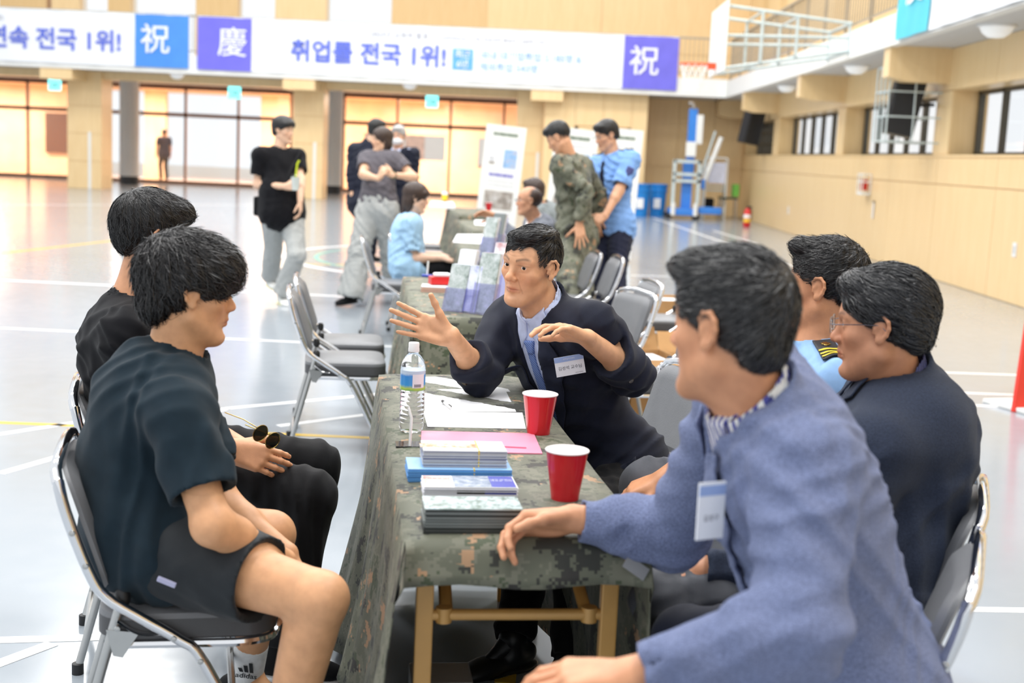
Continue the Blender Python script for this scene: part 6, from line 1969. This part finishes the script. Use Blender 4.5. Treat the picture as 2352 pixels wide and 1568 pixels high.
# brochure stacks: each leaflet of the stack is a part
def photo_mat(name, cols, scale=30, seed=0):
    m, nt, b = newmat(name)
    tc = N(nt, 'ShaderNodeTexCoord'); mp = N(nt, 'ShaderNodeMapping'); mp.inputs['Location'].default_value = (seed * 1.7, seed, seed * .3); nt.links.new(tc.outputs['Object'], mp.inputs[0])
    no = N(nt, 'ShaderNodeTexNoise', Scale=float(scale), Detail=6.0, Roughness=.7); nt.links.new(mp.outputs[0], no.inputs['Vector'])
    st = [(.25 + .5 * i / max(1, len(cols) - 1), srgb(*c)) for i, c in enumerate(cols)]
    nt.links.new(ramp(nt, no.outputs['Fac'], st), b.inputs['Base Color']); b.inputs['Roughness'].default_value = .25
    return m
def stack(label, c, rot, w, d, n, th, cover, edge, z=TZ, jit=.002, band=False, seed=0, deco=None, edge2=None):
    t = thing('brochure_stack', label, 'brochures', (c[0], c[1], z), tdir + math.radians(rot), 'stacks of brochures')
    rnd = random.Random(seed)
    me = MB().box(-w / 2, w / 2, -d / 2, d / 2, 0, th * .82).mesh('leaflet'); me.materials.append(edge)
    me2 = me.copy(); me2.materials.clear(); me2.materials.append(edge2 or edge)
    for i in range(n - 1):
        o = link('leaflet', me2 if rnd.random() < .4 else me, None, t); o.location = (rnd.uniform(-jit, jit), rnd.uniform(-jit, jit), i * th)
    top = MB().box(-w / 2, w / 2, -d / 2, d / 2, 0, th).build('cover', cover, t); top.location = (0, 0, (n - 1) * th)
    if band: MB().box(.03, .033, -d / 2 - .001, d / 2 + .001, -.001, n * th + .0008).build('rubber_band', M('rubber_band', (226, 196, 90), .5), t)
    if deco: deco(t, top, n * th)
    return t
blue_edge = M('leaflet_blue', (96, 160, 222), .4); grey_edge = M('leaflet_grey', (196, 200, 206), .4); dark_edge = M('leaflet_dark', (124, 130, 128), .4); black_edge = M('leaflet_black', (46, 50, 48), .4); white_edge = M('leaflet_white', (226, 226, 232), .4)
blue_cover = M('leaflet_sky', (150, 196, 240), .3, var=.1, scale=4)
stack('banded light blue brochures at the bottom of the tall pile', (-0.160, 2.868, 0.745), 0, .235, .11, 14, .0022, blue_cover, blue_edge, seed=1, band=True)
def d1(t, top, h):
    MB().box(-.1, .03, -.02, .02, h, h + .0004).build('printed_photo', photo_mat('leaflet_photo', [(50, 42, 36), (170, 130, 80), (214, 208, 190), (150, 170, 190)], 40, 3), t)
stack('banded white brochures with a photo strip on the blue pile', (-0.151, 2.881, 0.775), 0, .19, .10, 16, .0024, M('leaflet_cover', (236, 238, 240), .2, var=.06, scale=6), grey_edge, z=TZ + 14 * .0022 + .0008, seed=2, band=True, deco=d1, edge2=M('leaflet_bluegrey', (150, 158, 186), .4))
def d2(t, top, h):
    MB().box(-.098, -.04, -.045, .045, h, h + .0004).build('printed_panel', photo_mat('leaflet_red', [(220, 80, 70), (240, 200, 190), (244, 244, 246)], 18, 4), t)
    MB().box(-.035, .045, -.045, .045, h, h + .0004).build('printed_panel', photo_mat('leaflet_greyblue', [(70, 84, 110), (140, 152, 172), (210, 214, 220)], 45, 5), t)
    o = MB().box(.045, .098, -.045, .045, h, h + .0004).build('printed_panel', M('leaflet_violet', (62, 72, 170), .3), t)
    text('내가 바뀌는\n새로운 시작', .010, MT['card'], t, (.071, .01, h + .0008)); text('취업정보센터', .012, MT['red'], t, (-.068, .022, h + .0008))
    MB().box(-.03, .03, -.0462, -.0458, .001, h).build('edge_band', MT['black_plastic'], t); MB().box(.03, .098, -.0462, -.0458, .001, h).build('edge_band', M('edge_violet', (60, 66, 150), .4), t)
stack('brochures with red, grey and violet panels on the cover', (-0.126, 2.703, 0.745), 0, .20, .095, 15, .0022, MT['paper'], white_edge, seed=3, deco=d2)
def d3(t, top, h):
    MB().box(-.096, .096, -.046, .046, h, h + .0004).build('printed_photo', photo_mat('leaflet_crowd', [(40, 56, 50), (110, 130, 124), (196, 212, 214), (80, 110, 160)], 50, 7), t)
stack('photo leaflets fanned under the resting hand', (-0.108, 2.471, 0.745), 0, .19, .09, 22, .0023, photo_mat('leaflet_field', [(80, 110, 80), (210, 226, 222), (240, 244, 246)], 14, 8), dark_edge, seed=4, jit=.003, deco=d3, edge2=black_edge)
# grey tape at the cloth corner
tp = MB().box(-.026, .026, -.001, .001, -.013, .013).build('tape_strip', M('grey_tape', (150, 150, 150), .35)); tp.location = tuple(np.array(T1) + tax * .205 - tay * .052 + np.array([0, 0, .70])); tp.rotation_euler = (-.35, .6, tdir)
tag(tp, 'strip of grey tape on the corner of the camouflage cloth', 'tape')
# sunglasses held in the lap
t = thing('sunglasses', 'dark sunglasses with thin gold frame held in the lap', 'sunglasses', (-0.687, 3.273, 0.719), math.radians(30))
for x in (-1, 1):
    out = [(x * .031 + .027 * math.cos(a), 0, .023 * math.sin(a)) for a in np.linspace(0, 2 * math.pi, 21)[:-1]]
    MB().tube(out, .0012, 6, closed=True).build('rim', MT['gold'], t, True)
    MB().add(out + [(q[0], .0015, q[2]) for q in out], [tuple(range(20)), tuple(range(20, 40))[::-1]]).build('lens', MT['lens_dark'], t)
    MB().tube([(x * .057, 0, .008), (x * .058, .05, .006), (x * .05, .12, -.006)], .0014, 6).build('temple', MT['gold'], t, True)
MB().tube([(-.006, 0, .008), (0, -.002, .011), (.006, 0, .008)], .0012, 6).build('bridge', MT['gold'], t, True)
t.rotation_euler = (.35, .5, 1.15)
# silver gift bag under the table
t = thing('paper_bag', 'shiny silver paper bag with writing standing under the table', 'bag', (-0.157, 2.798, 0.241), tdir)
t.location.z = 0
MB().box(-.09, .05, -.06, .06, 0, .30).build('bag_body', M('silver_paper', (190, 190, 190), .25, metal=.6), t, bevel=.004)
text('로이드', .04, MT['ink'], t, (-.02, -.0605, .26), rot=Matrix.Rotation(math.pi / 2, 4, 'X'))

# ------------------------------------------------------------------ second table: brochure holders and boxes
MT['acrylic'] = clear('acrylic', (.86, .86, .98), .25)
def holder(c, rz, label, mats, tilt=.28, w=.11, h=.2):
    t = thing('brochure_holder', label, 'holder', (c[0], c[1], TZ), rz, 'clear brochure holders')
    up = Vector((0, math.sin(tilt), math.cos(tilt))); bk = Vector((0, math.cos(tilt), -math.sin(tilt)))
    MB().obox(Vector((0, .03, .002)), (1, 0, 0), w / 2, (0, 1, 0), .06, (0, 0, 1), .002).build('base', MT['acrylic'], t)
    MB().obox(Vector((0, .02, .004)) + up * h * .5, (1, 0, 0), w / 2, bk, .0015, up, h * .5).build('back_plate', MT['acrylic'], t)
    MB().obox(Vector((0, -.03, .004)) + up * h * .28, (1, 0, 0), w / 2, bk, .0015, up, h * .28).build('front_plate', MT['acrylic'], t)
    for x in (-1, 1): MB().obox(Vector((x * w / 2, -.005, .004)) + up * h * .28, (1, 0, 0), .0015, bk, .025, up, h * .28).build('side_plate', MT['acrylic'], t)
    for i, m in enumerate(mats):
        MB().obox(Vector((0, -.02 + i * .014, .006)) + up * (h * .56), (1, 0, 0), w / 2 - .006, bk, .005, up, h * .54).build('leaflet', m, t)
    return t
pg = photo_mat('holder_green', [(90, 110, 100), (180, 190, 186), (236, 238, 240)], 20, 2); pb_ = photo_mat('holder_blue', [(110, 120, 190), (220, 224, 240), (246, 246, 250)], 14, 3); pw = photo_mat('holder_white', [(190, 60, 60), (240, 240, 244), (248, 248, 250)], 8, 6)
holder((-0.374, 5.914, 0.745), -.5, 'clear brochure holder with green leaflets, end of the row', [pg, pb_, MT['paper']])
holder((-0.312, 5.888, 0.745), -.5, 'clear brochure holder with white and violet leaflets', [pb_, pg, MT['paper']])
holder((-0.240, 5.851, 0.745), -.45, 'clear brochure holder leaning behind the speaker\'s head', [pg, pw, pb_], h=.26)
holder((-0.380, 6.563, 0.745), -.5, 'clear brochure holder standing behind two others', [MT['paper'], pw, pb_], h=.22)
holder((-0.194, 6.252, 0.745), -.45, 'tall clear brochure holder next to the navy shoulder', [pw, pb_, pg], h=.28)
holder((-0.367, 9.144, 0.745), -.5, 'clear brochure holder on the table beside the light blue t-shirt', [pg, MT['paper'], pb_], h=.26)
holder((-0.323, 9.374, 0.745), -.5, 'clear brochure holder with grey leaflets near the hand pump', [dark_edge, MT['paper'], pb_], h=.28)
t = stack('low pile of brochures at the far left of the second table', (-0.508, 6.762, 0.745), -6, .2, .15, 10, .003, MT['paper'], M('leaflet_peach', (230, 190, 170), .4), seed=9)
t = thing('tissue_box', 'red and white box on the brochures of the second table', 'box', (-0.514, 6.820, 0.776), .3); MB().box(-.06, .06, -.04, .04, 0, .04).build('box_body', MT['red'], t, bevel=.003); MB().box(-.04, .05, -.03, .03, .04, .06).build('tissue', MT['paper'], t, bevel=.01)
t = thing('pen_stand', 'white pen upright on a small blue base', 'pen', (-0.647, 7.506, 0.745)); MB().box(-.03, .03, -.02, .02, 0, .012).build('base', M('pen_blue', (60, 80, 190), .4), t, bevel=.003); MB().tube([(0, 0, .012), (.004, 0, .09)], .006, 10).build('barrel', MT['white_plastic'], t, True)
sheet('paper', 'white sheet on the table beside the light blue t-shirt', 'paper', ((-0.704, 10.485, 0.745), (-0.452, 10.450, 0.745), (-0.510, 11.687, 0.745), (-0.736, 11.512, 0.745)), MT['paper'], .004)
sheet('paper', 'white sheet on the table before the reaching arm', 'paper', ((-0.668, 13.176, 0.745), (-0.440, 13.045, 0.745), (-0.530, 14.194, 0.745), (-0.718, 14.114, 0.745)), MT['paper'], .004)
sheet('paper', 'white sheet on the far table near the yellow drink', 'paper', ((-1.428, 16.464, 0.745), (-1.100, 16.565, 0.745), (-1.241, 18.185, 0.745), (-1.545, 18.135, 0.745)), MT['paper'], .03)
t = thing('pump_bottle', 'white pump bottle of hand gel on the third table', 'bottle', (-0.290, 9.829, 0.745)); MB().lathe([(.035, 0), (.037, .01), (.037, .12), (.015, .14), (.013, .15)], 20).build('bottle_body', MT['white_plastic'], t, True); MB().tube([(0, 0, .15), (0, 0, .18), (-.04, 0, .182)], .006, 8).build('pump', MT['white_plastic'], t, True)
t = thing('drink_cup', 'takeaway cup of yellow and red drink on the far table', 'cup', (-1.348, 18.052, 0.745)); MB().lathe([(.03, 0), (.036, .05)], 20).build('red_drink', MT['red'], t, True); MB().lathe([(.036, .05), (.045, .13)], 20).build('yellow_drink', M('yellow_drink', (236, 200, 40), .2), t, True); MB().lathe([(.046, .13), (.046, .14), (.035, .165), (.0, .17)], 20).build('lid', MT['white_plastic'], t, True)
t = thing('cup', 'red plastic cup on the far table near the reaching hand', 'cup', (-0.661, 16.390, 0.745), group='red plastic cups'); MB().lathe([(.03, 0), (.045, .11)], 24).build('cup_wall', MT['cup_red'], t, True); MB().tube(arc((0, 0, .11), .0455, 0, 6.2832, 24, 'xy')[:-1], .002, 6, closed=True).build('rim', MT['cup_white'], t, True)
# cardboard boxes among the chairs
def carton(label, loc, rz, w, d, h, flaps=True):
    t = thing('cardboard_box', label, 'box', loc, rz, 'cardboard boxes')
    for nm, bx in (('side', (-w / 2, w / 2, -d / 2, -d / 2 + .006)), ('side', (-w / 2, w / 2, d / 2 - .006, d / 2)), ('side', (-w / 2, -w / 2 + .006, -d / 2, d / 2)), ('side', (w / 2 - .006, w / 2, -d / 2, d / 2))):
        MB().box(*bx, 0, h).build(nm, MT['cardboard'], t)
    MB().box(-w / 2, w / 2, -d / 2, d / 2, 0, .006).build('bottom', MT['cardboard'], t)
    if flaps:
        MB().obox((0, -d / 2 - .07, h - .03), (1, 0, 0), w / 2, (0, .9, .4), .08, (0, -.4, .9), .003).build('flap', MT['cardboard'], t)
        MB().obox((0, d / 2 + .06, h + .05), (1, 0, 0), w / 2, (0, .6, .8), .08, (0, -.8, .6), .003).build('flap', MT['cardboard'], t)
    MB().box(-w / 2 + .02, w / 2 - .05, -d / 2 + .02, d / 2 - .02, .01, h - .02).build('contents', MT['paper'], t)
    return t
carton('open cardboard box full of papers between the folding chairs', (.62, 7.0, 0), .3, .32, .4, .42)
carton('cardboard box behind the folding chair seat', (.98, 9.3, 0), .2, .5, .4, .5, False)
carton('low cardboard box on the floor under the chairs', (1.0, 7.8, 0), .1, .4, .35, .3)

# ------------------------------------------------------------------ banners on the balcony
def banner_cloth(name, w, h, mat, parent, x0, seed, z=0.0, curve=0.0):
    """gently rippled cloth in the XY plane of the parent"""
    nx, ny = max(8, int(w * 8)), 8
    ph = [1.3, 4.1]
    vs = []; fs = []
    for j in range(ny + 1):
        for i in range(nx + 1):
            u, v = i / nx, j / ny
            xo = curve * math.sin(math.pi * v) if i == nx else 0
            vs.append((x0 + w * u + xo, h * v - h / 2, z + .008 * math.sin((x0 + u * w) * 6 + v * 3 + ph[0]) + .006 * math.sin((x0 + u * w - v) * 11 + ph[1])))
    for j in range(ny):
        for i in range(nx):
            a = j * (nx + 1) + i; fs.append((a, a + 1, a + nx + 2, a + nx + 1))
    return MB().add(vs, fs).build(name, mat, parent, True)
MT['ban_white'] = M('banner_white', (240, 242, 246), .6, var=.01)
MT['ban_blue'] = M('banner_blue', (74, 142, 224), .6, var=.05, scale=3); MT['ban_violet'] = M('banner_violet', (112, 108, 220), .6, var=.05, scale=3); MT['ban_teal'] = M('banner_teal', (84, 196, 214), .6, var=.04, scale=3)
MT['ban_text'] = M('banner_lettering', (94, 112, 214), .6); MT['ban_light'] = M('banner_small_print', (150, 190, 236), .6); MT['ban_grey'] = M('banner_grey_print', (150, 150, 160), .6)
def banner(label, x0, x1, zc, h, end_l, end_r, y=FY - .06, rot=Matrix.Rotation(math.pi / 2, 4, 'X')):
    t = thing('banner', label, 'banner', (x0, y, zc))
    t.rotation_euler = (math.pi / 2, 0, 0)
    banner_cloth('banner_field', x1 - x0, h, MT['ban_white'], t, 0, 3)
    for x, e in ((0, end_l), (x1 - x0 - 1.42, end_r)):
        if e: banner_cloth('banner_end', 1.42, h, MT[e], t, x, 5, .018)
    MB().tube([(0, h / 2, 0), (x1 - x0, h / 2, 0)], .015, 8).build('top_cord', MT['white'], t, True)
    return t
x0 = (-9.191, 34.240, 3.963)[0]; x1 = (3.390, 34.240, 3.954)[0]
t = banner('long white banner with violet ends between the pillars and the hoop', x0, x1, 3.98, 1.36, 'ban_violet', 'ban_violet')
text('慶', .80, MT['ban_white'], t, (.92, .0, .04), .004); text('祝', .80, MT['ban_white'], t, (x1 - x0 - .88, -.0, .04), .006)
letters('취업률 전국 1위!', .60, MT['ban_text'], t, (4.5, -.12, .03), .016)
letters('2023년 교육부 발표', .19, MT['ban_grey'], t, (5.3, .42, .03)); text('(대학정보공시 기준, 전문대학 졸업자 1,000명 이상)', .13, MT['ban_grey'], t, (7.75, .40, .03))
banner_cloth('banner_stamp', .54, .54, M('banner_stamp', (104, 176, 240), .6), t, 6.70, 6, .02).location = (0, -.12, 0)
letters('최근', .22, MT['ban_white'], t, (6.97, .0, .045), .003); letters('6년', .22, MT['ban_white'], t, (6.97, -.25, .045), .003)
text('국내 대기업취업 2,185명 &', .24, MT['ban_light'], t, (7.42, .0, .03), .002, align='LEFT'); text('해외취업 543명', .24, MT['ban_light'], t, (7.42, -.30, .03), .002, align='LEFT')
xa = (-21.369, 34.240, 3.884)[0]; xb = (-9.421, 34.240, 4.064)[0]
t = banner('long white banner with a bright blue end beside the violet one', xa, xb, 3.98, 1.36, None, 'ban_blue')
text('祝', .80, MT['ban_white'], t, (xb - xa - .88, 0, .04), .006)
letters('년 연속 전국 1위!', .60, MT['ban_text'], t, (xb - xa - 3.9, -.10, .03), .014); text('(대학정보공시 기준, 졸업자 2천명 이상)', .15, MT['ban_grey'], t, (xb - xa - 6.1, .42, .03))
# teal banner on the right balcony, faces -X
t = thing('banner', 'white banner with a teal end hanging from the side balcony', 'banner', (BX - .05, 17.7, 3.86)); t.rotation_euler = (math.pi / 2, 0, -math.pi / 2)
banner_cloth('banner_field', 8.0, 1.3, MT['ban_white'], t, 0, 13)
banner_cloth('banner_end', 1.42, 1.3, MT['ban_teal'], t, 0, 15, .02)
text('慶', .80, MT['ban_white'], t, (.85, .05, .05), .004); letters('취업률 전국 1위!', .66, MT['ban_text'], t, (4.6, .1, .03), .016)

# ------------------------------------------------------------------ basketball backboard
t = thing('basketball_hoop', 'white basketball backboard with orange rim on pale folding frame', 'basketball hoop', (2.75, 21.3, 0))
MB().box(-.03, .0, -.95, .95, 2.9, 3.98).build('backboard', MT['white'], t, bevel=.01)
MB().tube(arc((-.38, 0, 3.05), .225, 0, 2 * math.pi, 28, 'xy')[:-1], .014, 8, closed=True).build('rim', M('rim_orange', (232, 92, 40), .4), t, True)
MB().box(-.16, -.03, -.06, .06, 2.98, 3.08).build('rim_bracket', M('rim_plate', (232, 84, 40), .4), t)
nb = MB()
for k in range(12):
    a = 2 * math.pi * k / 12
    for s_ in (1, -1):
        pts = []
        for q in range(5):
            f = q / 4; r = .225 - .1 * f ** .8; aa = a + s_ * f * .9
            pts.append((-.38 + r * math.cos(aa), r * math.sin(aa), 3.04 - .42 * f))
        nb.tube(pts, .007, 5)
nb.build('net', MT['white'], t, True)
MT['frame_pale'] = M('pale_frame_paint', (196, 208, 208), .4)
def fr_tube(a, b, r=.025): MB().tube([a, b], r, 8).build('frame_tube', MT['frame_pale'], t, True)
for y in (-.8, .8):
    fr_tube((0, y, 2.95), (1.92, y * .9, 3.3)); fr_tube((0, y, 3.9), (1.92, y * .9, 3.72)); fr_tube((0, y, 3.45), (1.92, y * .9, 3.5)); fr_tube((0, y, 2.9), (0, y, 3.98))
    fr_tube((.55, y, 3.06), (.55, y, 3.84)); fr_tube((1.1, y * .95, 3.18), (1.1, y * .95, 3.78)); fr_tube((1.92, y * .9, 3.25), (1.92, y * .9, 3.75))
for x, z in ((0, 2.95), (0, 3.9), (.55, 3.06), (.55, 3.84), (1.1, 3.2), (1.1, 3.78), (1.92, 3.3), (1.92, 3.72)): fr_tube((x, -.8, z), (x, .8, z), .02)

# ------------------------------------------------------------------ speakers, wall boxes, extinguisher
MT['grille'] = M('speaker_grille', (30, 30, 32), .6, bump=.4, bscale=200)
for (y, rz, lab) in ((32.6, .35, 'black loudspeaker tilted on the wall by the barred window'), (18.9, -.1, 'black loudspeaker inside a pale wire cage on the wall')):
    t = thing('wall_speaker', lab, 'speaker', (WX, y, 2.45))
    b = MB().box(-.25, .15, -.2, .2, -.42, .42).build('cabinet', MT['black_plastic'], t, bevel=.02); b.matrix_basis = Matrix.Translation((-.38, 0, -.05)) @ Matrix.Rotation(.18, 4, 'Y') @ Matrix.Rotation(rz, 4, 'Z')
    g_ = MB().box(-.262, -.25, -.17, .17, -.38, .38).build('grille', MT['grille'], b)
    MB().tube([(0, 0, 0), (-.25, 0, -.02)], .025, 8).build('bracket', MT['black_metal'], t, True)
    if y < 20:
        c = []
        for z in (-.55, -.2, .15, .5): MB().tube(fillet([(0, -.35, z), (-.75, -.35, z), (-.75, .35, z), (0, .35, z)], .04), .012, 6).build('cage_wire', MT['frame_pale'], t, True)
        for x, yy in ((-.75, -.35), (-.75, -.1), (-.75, .12), (-.75, .35), (-.38, -.35), (-.38, .35)): MB().tube([(x, yy, -.55), (x, yy, .5)], .012, 6).build('cage_wire', MT['frame_pale'], t, True)
t = thing('wall_cage', 'small white wire cage with a red device on the side wall', 'wire cage', (WX - .02, 22.2, 1.08))
for z in (0, .2, .33): MB().tube([(0, -.17, z), (-.14, -.17, z), (-.14, .17, z), (0, .17, z)], .012, 6).build('cage_wire', MT['white'], t, True)
for x, y in ((-.14, -.17), (-.14, .17), (0, -.17), (0, .17), (-.14, 0)): MB().tube([(x, y, 0), (x, y, .33)], .01, 6).build('cage_wire', MT['white'], t, True)
MB().box(-.12, -.02, -.05, .05, .06, .24).build('red_device', MT['red'], t, bevel=.01); MB().box(-.14, 0, -.18, .18, -.02, .02).build('cage_base', MT['white'], t)
t = thing('thermometer', 'white thermometer strip on the side wall under the cage', 'thermometer', (WX - .012, 21.75, .68)); MB().box(-.012, 0, -.035, .035, 0, .26).build('strip', MT['white_plastic'], t, bevel=.004); MB().box(-.02, 0, -.05, .05, .27, .3).build('hook', MT['steel'], t)
for y, z, lab in ((29.2, .42, 'white wall socket near the extinguisher'), (15.2, .55, 'white wall socket on the long timber wall')):
    t = thing('wall_socket', lab, 'socket', (WX - .001, y, z)); MB().box(-.012, 0, -.06, .06, 0, .17).build('plate', MT['white_plastic'], t, bevel=.004); MB().box(-.016, -.012, -.03, .03, .04, .13).build('outlet', MT['soffit'], t)
t = thing('fire_extinguisher', 'red fire extinguisher with yellow label at the foot of the side wall', 'extinguisher', (4.95, 31.0, 0)); MB().lathe([(.07, 0), (.085, .02), (.085, .36), (.05, .43), (.03, .45)], 20).build('cylinder', MT['red'], t, True); MB().lathe([(.0865, .12), (.0865, .2)], 20).build('label', M('ext_label', (240, 196, 60), .4), t, True); MB().lathe([(.0865, .22), (.0865, .3)], 20).build('label', MT['white_plastic'], t, True); MB().box(-.02, .1, -.015, .015, .45, .5).build('handle', MT['black_metal'], t, bevel=.004); MB().tube([(.03, 0, .46), (.1, 0, .4), (.1, 0, .2)], .012, 8).build('hose', MT['black_plastic'], t, True)
# ------------------------------------------------------------------ blue mast lift, bins, corner chair
t = thing('aerial_lift', 'blue mast lift with silver frame standing in the far corner', 'lift', (3.75, 33.9, 0))
B = MT['blue_lift']; S = MT['frame_pale']
MB().box(-.42, .32, -.35, .35, .1, .28).build('chassis', B, t, bevel=.03)
for x in (-.42, .32):
    for y in (-.32, .32):
        MB().tube([(x, y - .03, .08), (x, y + .03, .08)], .08, 14).build('wheel', MT['black_plastic'], t, True)
for x in (-.32, .26): MB().tube([(x, -.36, .1), (x, -.36, .42)], .06, 12).build('outrigger', MT['white'], t, True)
MB().box(-.1, .16, -.1, .1, .28, 1.5).build('mast', B, t, bevel=.01); MB().box(-.02, .2, .0, .18, 1.2, 2.85).build('mast', B, t, bevel=.01); MB().box(.18, .36, .0, .12, 1.95, 2.7).build('mast_plate', MT['white'], t, bevel=.01)
MB().box(-.06, .2, -.13, -.1, 1.62, 2.0).build('control_box', MT['white'], t, bevel=.01)
for x in (-.34, .3):
    MB().box(x - .04, x + .04, -.3, -.2, .3, 1.52).build('guard_post', S, t)
for z in (.95, 1.12, 1.45): MB().box(-.36, .34, -.3, -.22, z, z + .08).build('guard_rail', S, t)
MB().tube([(.45, 0, .9), (.85, 0, 2.15)], .06, 8).build('boom', MT['white'], t, True); MB().tube([(.38, .1, 1.1), (.7, .1, 2.3)], .03, 8).build('boom', S, t, True)
MB().box(.4, .5, -.1, .1, .8, 1.05).build('boom_foot', B, t, bevel=.02)
MB().box(.35, .95, -.3, .2, .16, .34).build('side_unit', B, t, bevel=.03)
MB().tube([(0.1, 0, 2.85), (.05, 0, 2.98), (-.05, 0, 2.98)], .05, 10).build('mast_head', MT['steel'], t, True)
t = thing('tool_trolley', 'white wire trolley with a sign beside the blue lift', 'trolley', (4.62, 34.75, 0))
for x in (-.28, .28):
    for y in (-.2, .2): MB().tube([(x, y, 0), (x, y, 1.55)], .022, 8).build('post', MT['white'], t, True)
for z in (.2, .75, .85): MB().box(-.3, .3, -.22, .22, z, z + .03).build('shelf', S, t)
MB().tube(fillet([(-.28, -.2, 1.5), (-.28, -.2, 1.62), (.28, -.2, 1.62), (.28, -.2, 1.5)], .08), .022, 8).build('handle', MT['white'], t, True)
MB().box(-.22, .24, -.24, -.22, .95, 1.5).build('sign', M('pale_sign', (222, 224, 240), .5), t); MB().box(-.25, .0, -.15, .15, .25, .55).build('bag', MT['black_cloth'], t, bevel=.04)
for x, y, lab in ((2.62, 34.1, 'blue plastic bin with a white label beside the timber block'), (3.12, 34.7, 'blue plastic bin standing by the blue lift')):
    t = thing('waste_bin', lab, 'bin', (x, y, 0), 0, 'blue bins'); MB().lathe([(.2, 0), (.24, .78), (.265, .8), (.265, .86), (.23, .86), (.225, .8), (.19, .05), (0, .05)], 28).build('bin_body', MT['bin_blue'], t, True)
    MB().lathe([(.245, .66), (.255, .67), (.255, .7), (.245, .71)], 28).build('band', MT['bin_blue'], t, True); MB().box(-.12, .06, -.235, -.225, .22, .48).build('label', MT['white_plastic'], t)
t = thing('corner_chair', 'small chair with dark seat and green back in the corner', 'chair', (4.98, 34.6, 0))
for x in (-.2, .2):
    for y in (-.2, .2): MB().tube([(x * 1.1, y * 1.1, 0), (x, y, .55)], .016, 8).build('leg', MT['steel'], t, True)
MB().box(-.24, .24, -.22, .22, .55, .6).build('seat', M('dark_green_seat', (50, 60, 40), .6), t, bevel=.015); MB().box(.1, .26, -.18, .18, .62, .95).build('backrest', M('green_back', (110, 180, 70), .6), t, bevel=.02)
# ------------------------------------------------------------------ poster stands
def poster(label, c, w, h, lean, roll, kind, rz=0.0):
    t = thing('poster_stand', label, 'poster', c, rz, 'white poster stands')
    b = MB().box(-w / 2, w / 2, -.012, .012, 0, h).build('board', MT['white'], t)
    b.matrix_basis = Matrix.Translation((0, 0, .05)) @ Matrix.Rotation(roll, 4, 'Y') @ Matrix.Rotation(-lean, 4, 'X')
    def pic(x0, x1, z0, z1, m): MB().box(x0 * w, x1 * w, -.014, -.012, z0 * h, z1 * h).build('printed_panel', m, b)
    pc = [photo_mat('poster_photo_%d' % i, cs, 9, i + kind) for i, cs in enumerate(([(60, 90, 150), (150, 190, 230), (220, 180, 160)], [(70, 70, 70), (170, 160, 150), (220, 220, 220)]))]
    hd_ = M('poster_heading', (60, 90, 50), .6); hv = M('poster_heading_violet', (96, 90, 190), .6)
    pic(-.3, .3, .92, .945, hd_); pic(-.36, -.12, .72, .83, MT['paper']); pic(-.34, -.2, .7, .76, pc[1]); pic(.02, .34, .68, .82, pc[0]); pic(-.3, .3, .61, .635, hv); pic(-.36, .36, .36, .5, pc[1]); pic(-.28, .28, .27, .3, M('poster_strip', (140, 210, 240), .5)); pic(-.36, .36, .08, .22, pc[0])
    for z in (.87, .57, .54): pic(-.34, .34, z, z + .006, MT['print_grey'])
    for z in (.92, .61): text('취업 지원 안내', .05, MT['white'], b, (0, -.0145, (z + .0125) * h), rot=Matrix.Rotation(math.pi / 2, 4, 'X'))
    MB().tube([(0, .012, h * .75), (0, .5, 0)], .012, 8).build('back_strut', MT['steel'], b, True)
    return t
poster('white poster stand with two headings in front of the lobby glass', (-.66, 18.0, 0), .56, 1.82, .06, .075, 1)
poster('white poster stand partly hidden behind the soldier', (.30, 17.0, 0), .58, 1.80, .06, .075, 2)
poster('white poster stand showing behind the cadet\'s shoulder', (1.05, 18.6, 0), .56, 1.86, .06, .05, 3)
# red sign on the right
t = thing('sign_board', 'red leaning sign board with white text panels and a round emblem', 'sign', (3.059, 8.103, 0.000), math.radians(22))
b = MB().box(0, .6, -.015, .015, 0, 1.1).build('board', M('sign_red', (228, 62, 48), .5, var=.04), t, bevel=.01); b.matrix_basis = Matrix.Rotation(-.2, 4, 'X') @ Matrix.Rotation(.24, 4, 'Y')
for z0, z1 in ((.26, .52), (.56, .8), (.84, 1.02)): MB().box(.05, .56, -.018, -.015, z0, z1).build('text_panel', MT['white'], b)
Rx = Matrix.Rotation(math.pi / 2, 4, 'X')
text('특별전형', .09, MT['ink'], b, (.3, -.0195, .46), rot=Rx); text('◎ 모집 안내', .07, MT['ink'], b, (.3, -.0195, .38), rot=Rx); text('합격하세요', .08, MT['red'], b, (.3, -.0195, .30), rot=Rx)
cr = MB().lathe([(0, 0), (.1, 0), (.1, .004), (0, .004)], 28).build('emblem', MT['gold'], b, True); cr.matrix_basis = Matrix.Translation((.2, -.015, .13)) @ Rx
cr2 = MB().lathe([(0, .004), (.075, .004), (.075, .006), (0, .006)], 24).build('emblem_field', MT['red'], b, True); cr2.matrix_basis = Matrix.Translation((.2, -.015, .13)) @ Rx
cr3 = MB().prism([(.035 * math.cos(a) * (1 if i % 2 else .45), .035 * math.sin(a) * (1 if i % 2 else .45)) for i, a in enumerate(np.linspace(0, 2 * math.pi, 11)[:-1])], (0, 0, .006), (1, 0, 0), (0, 1, 0), (0, 0, 1), .002).build('emblem_star', MT['gold'], b); cr3.matrix_basis = Matrix.Translation((.2, -.015, .13)) @ Rx
MB().box(.02, .58, -.12, .3, 0, .03).build('foot', MT['white'], t, bevel=.01)
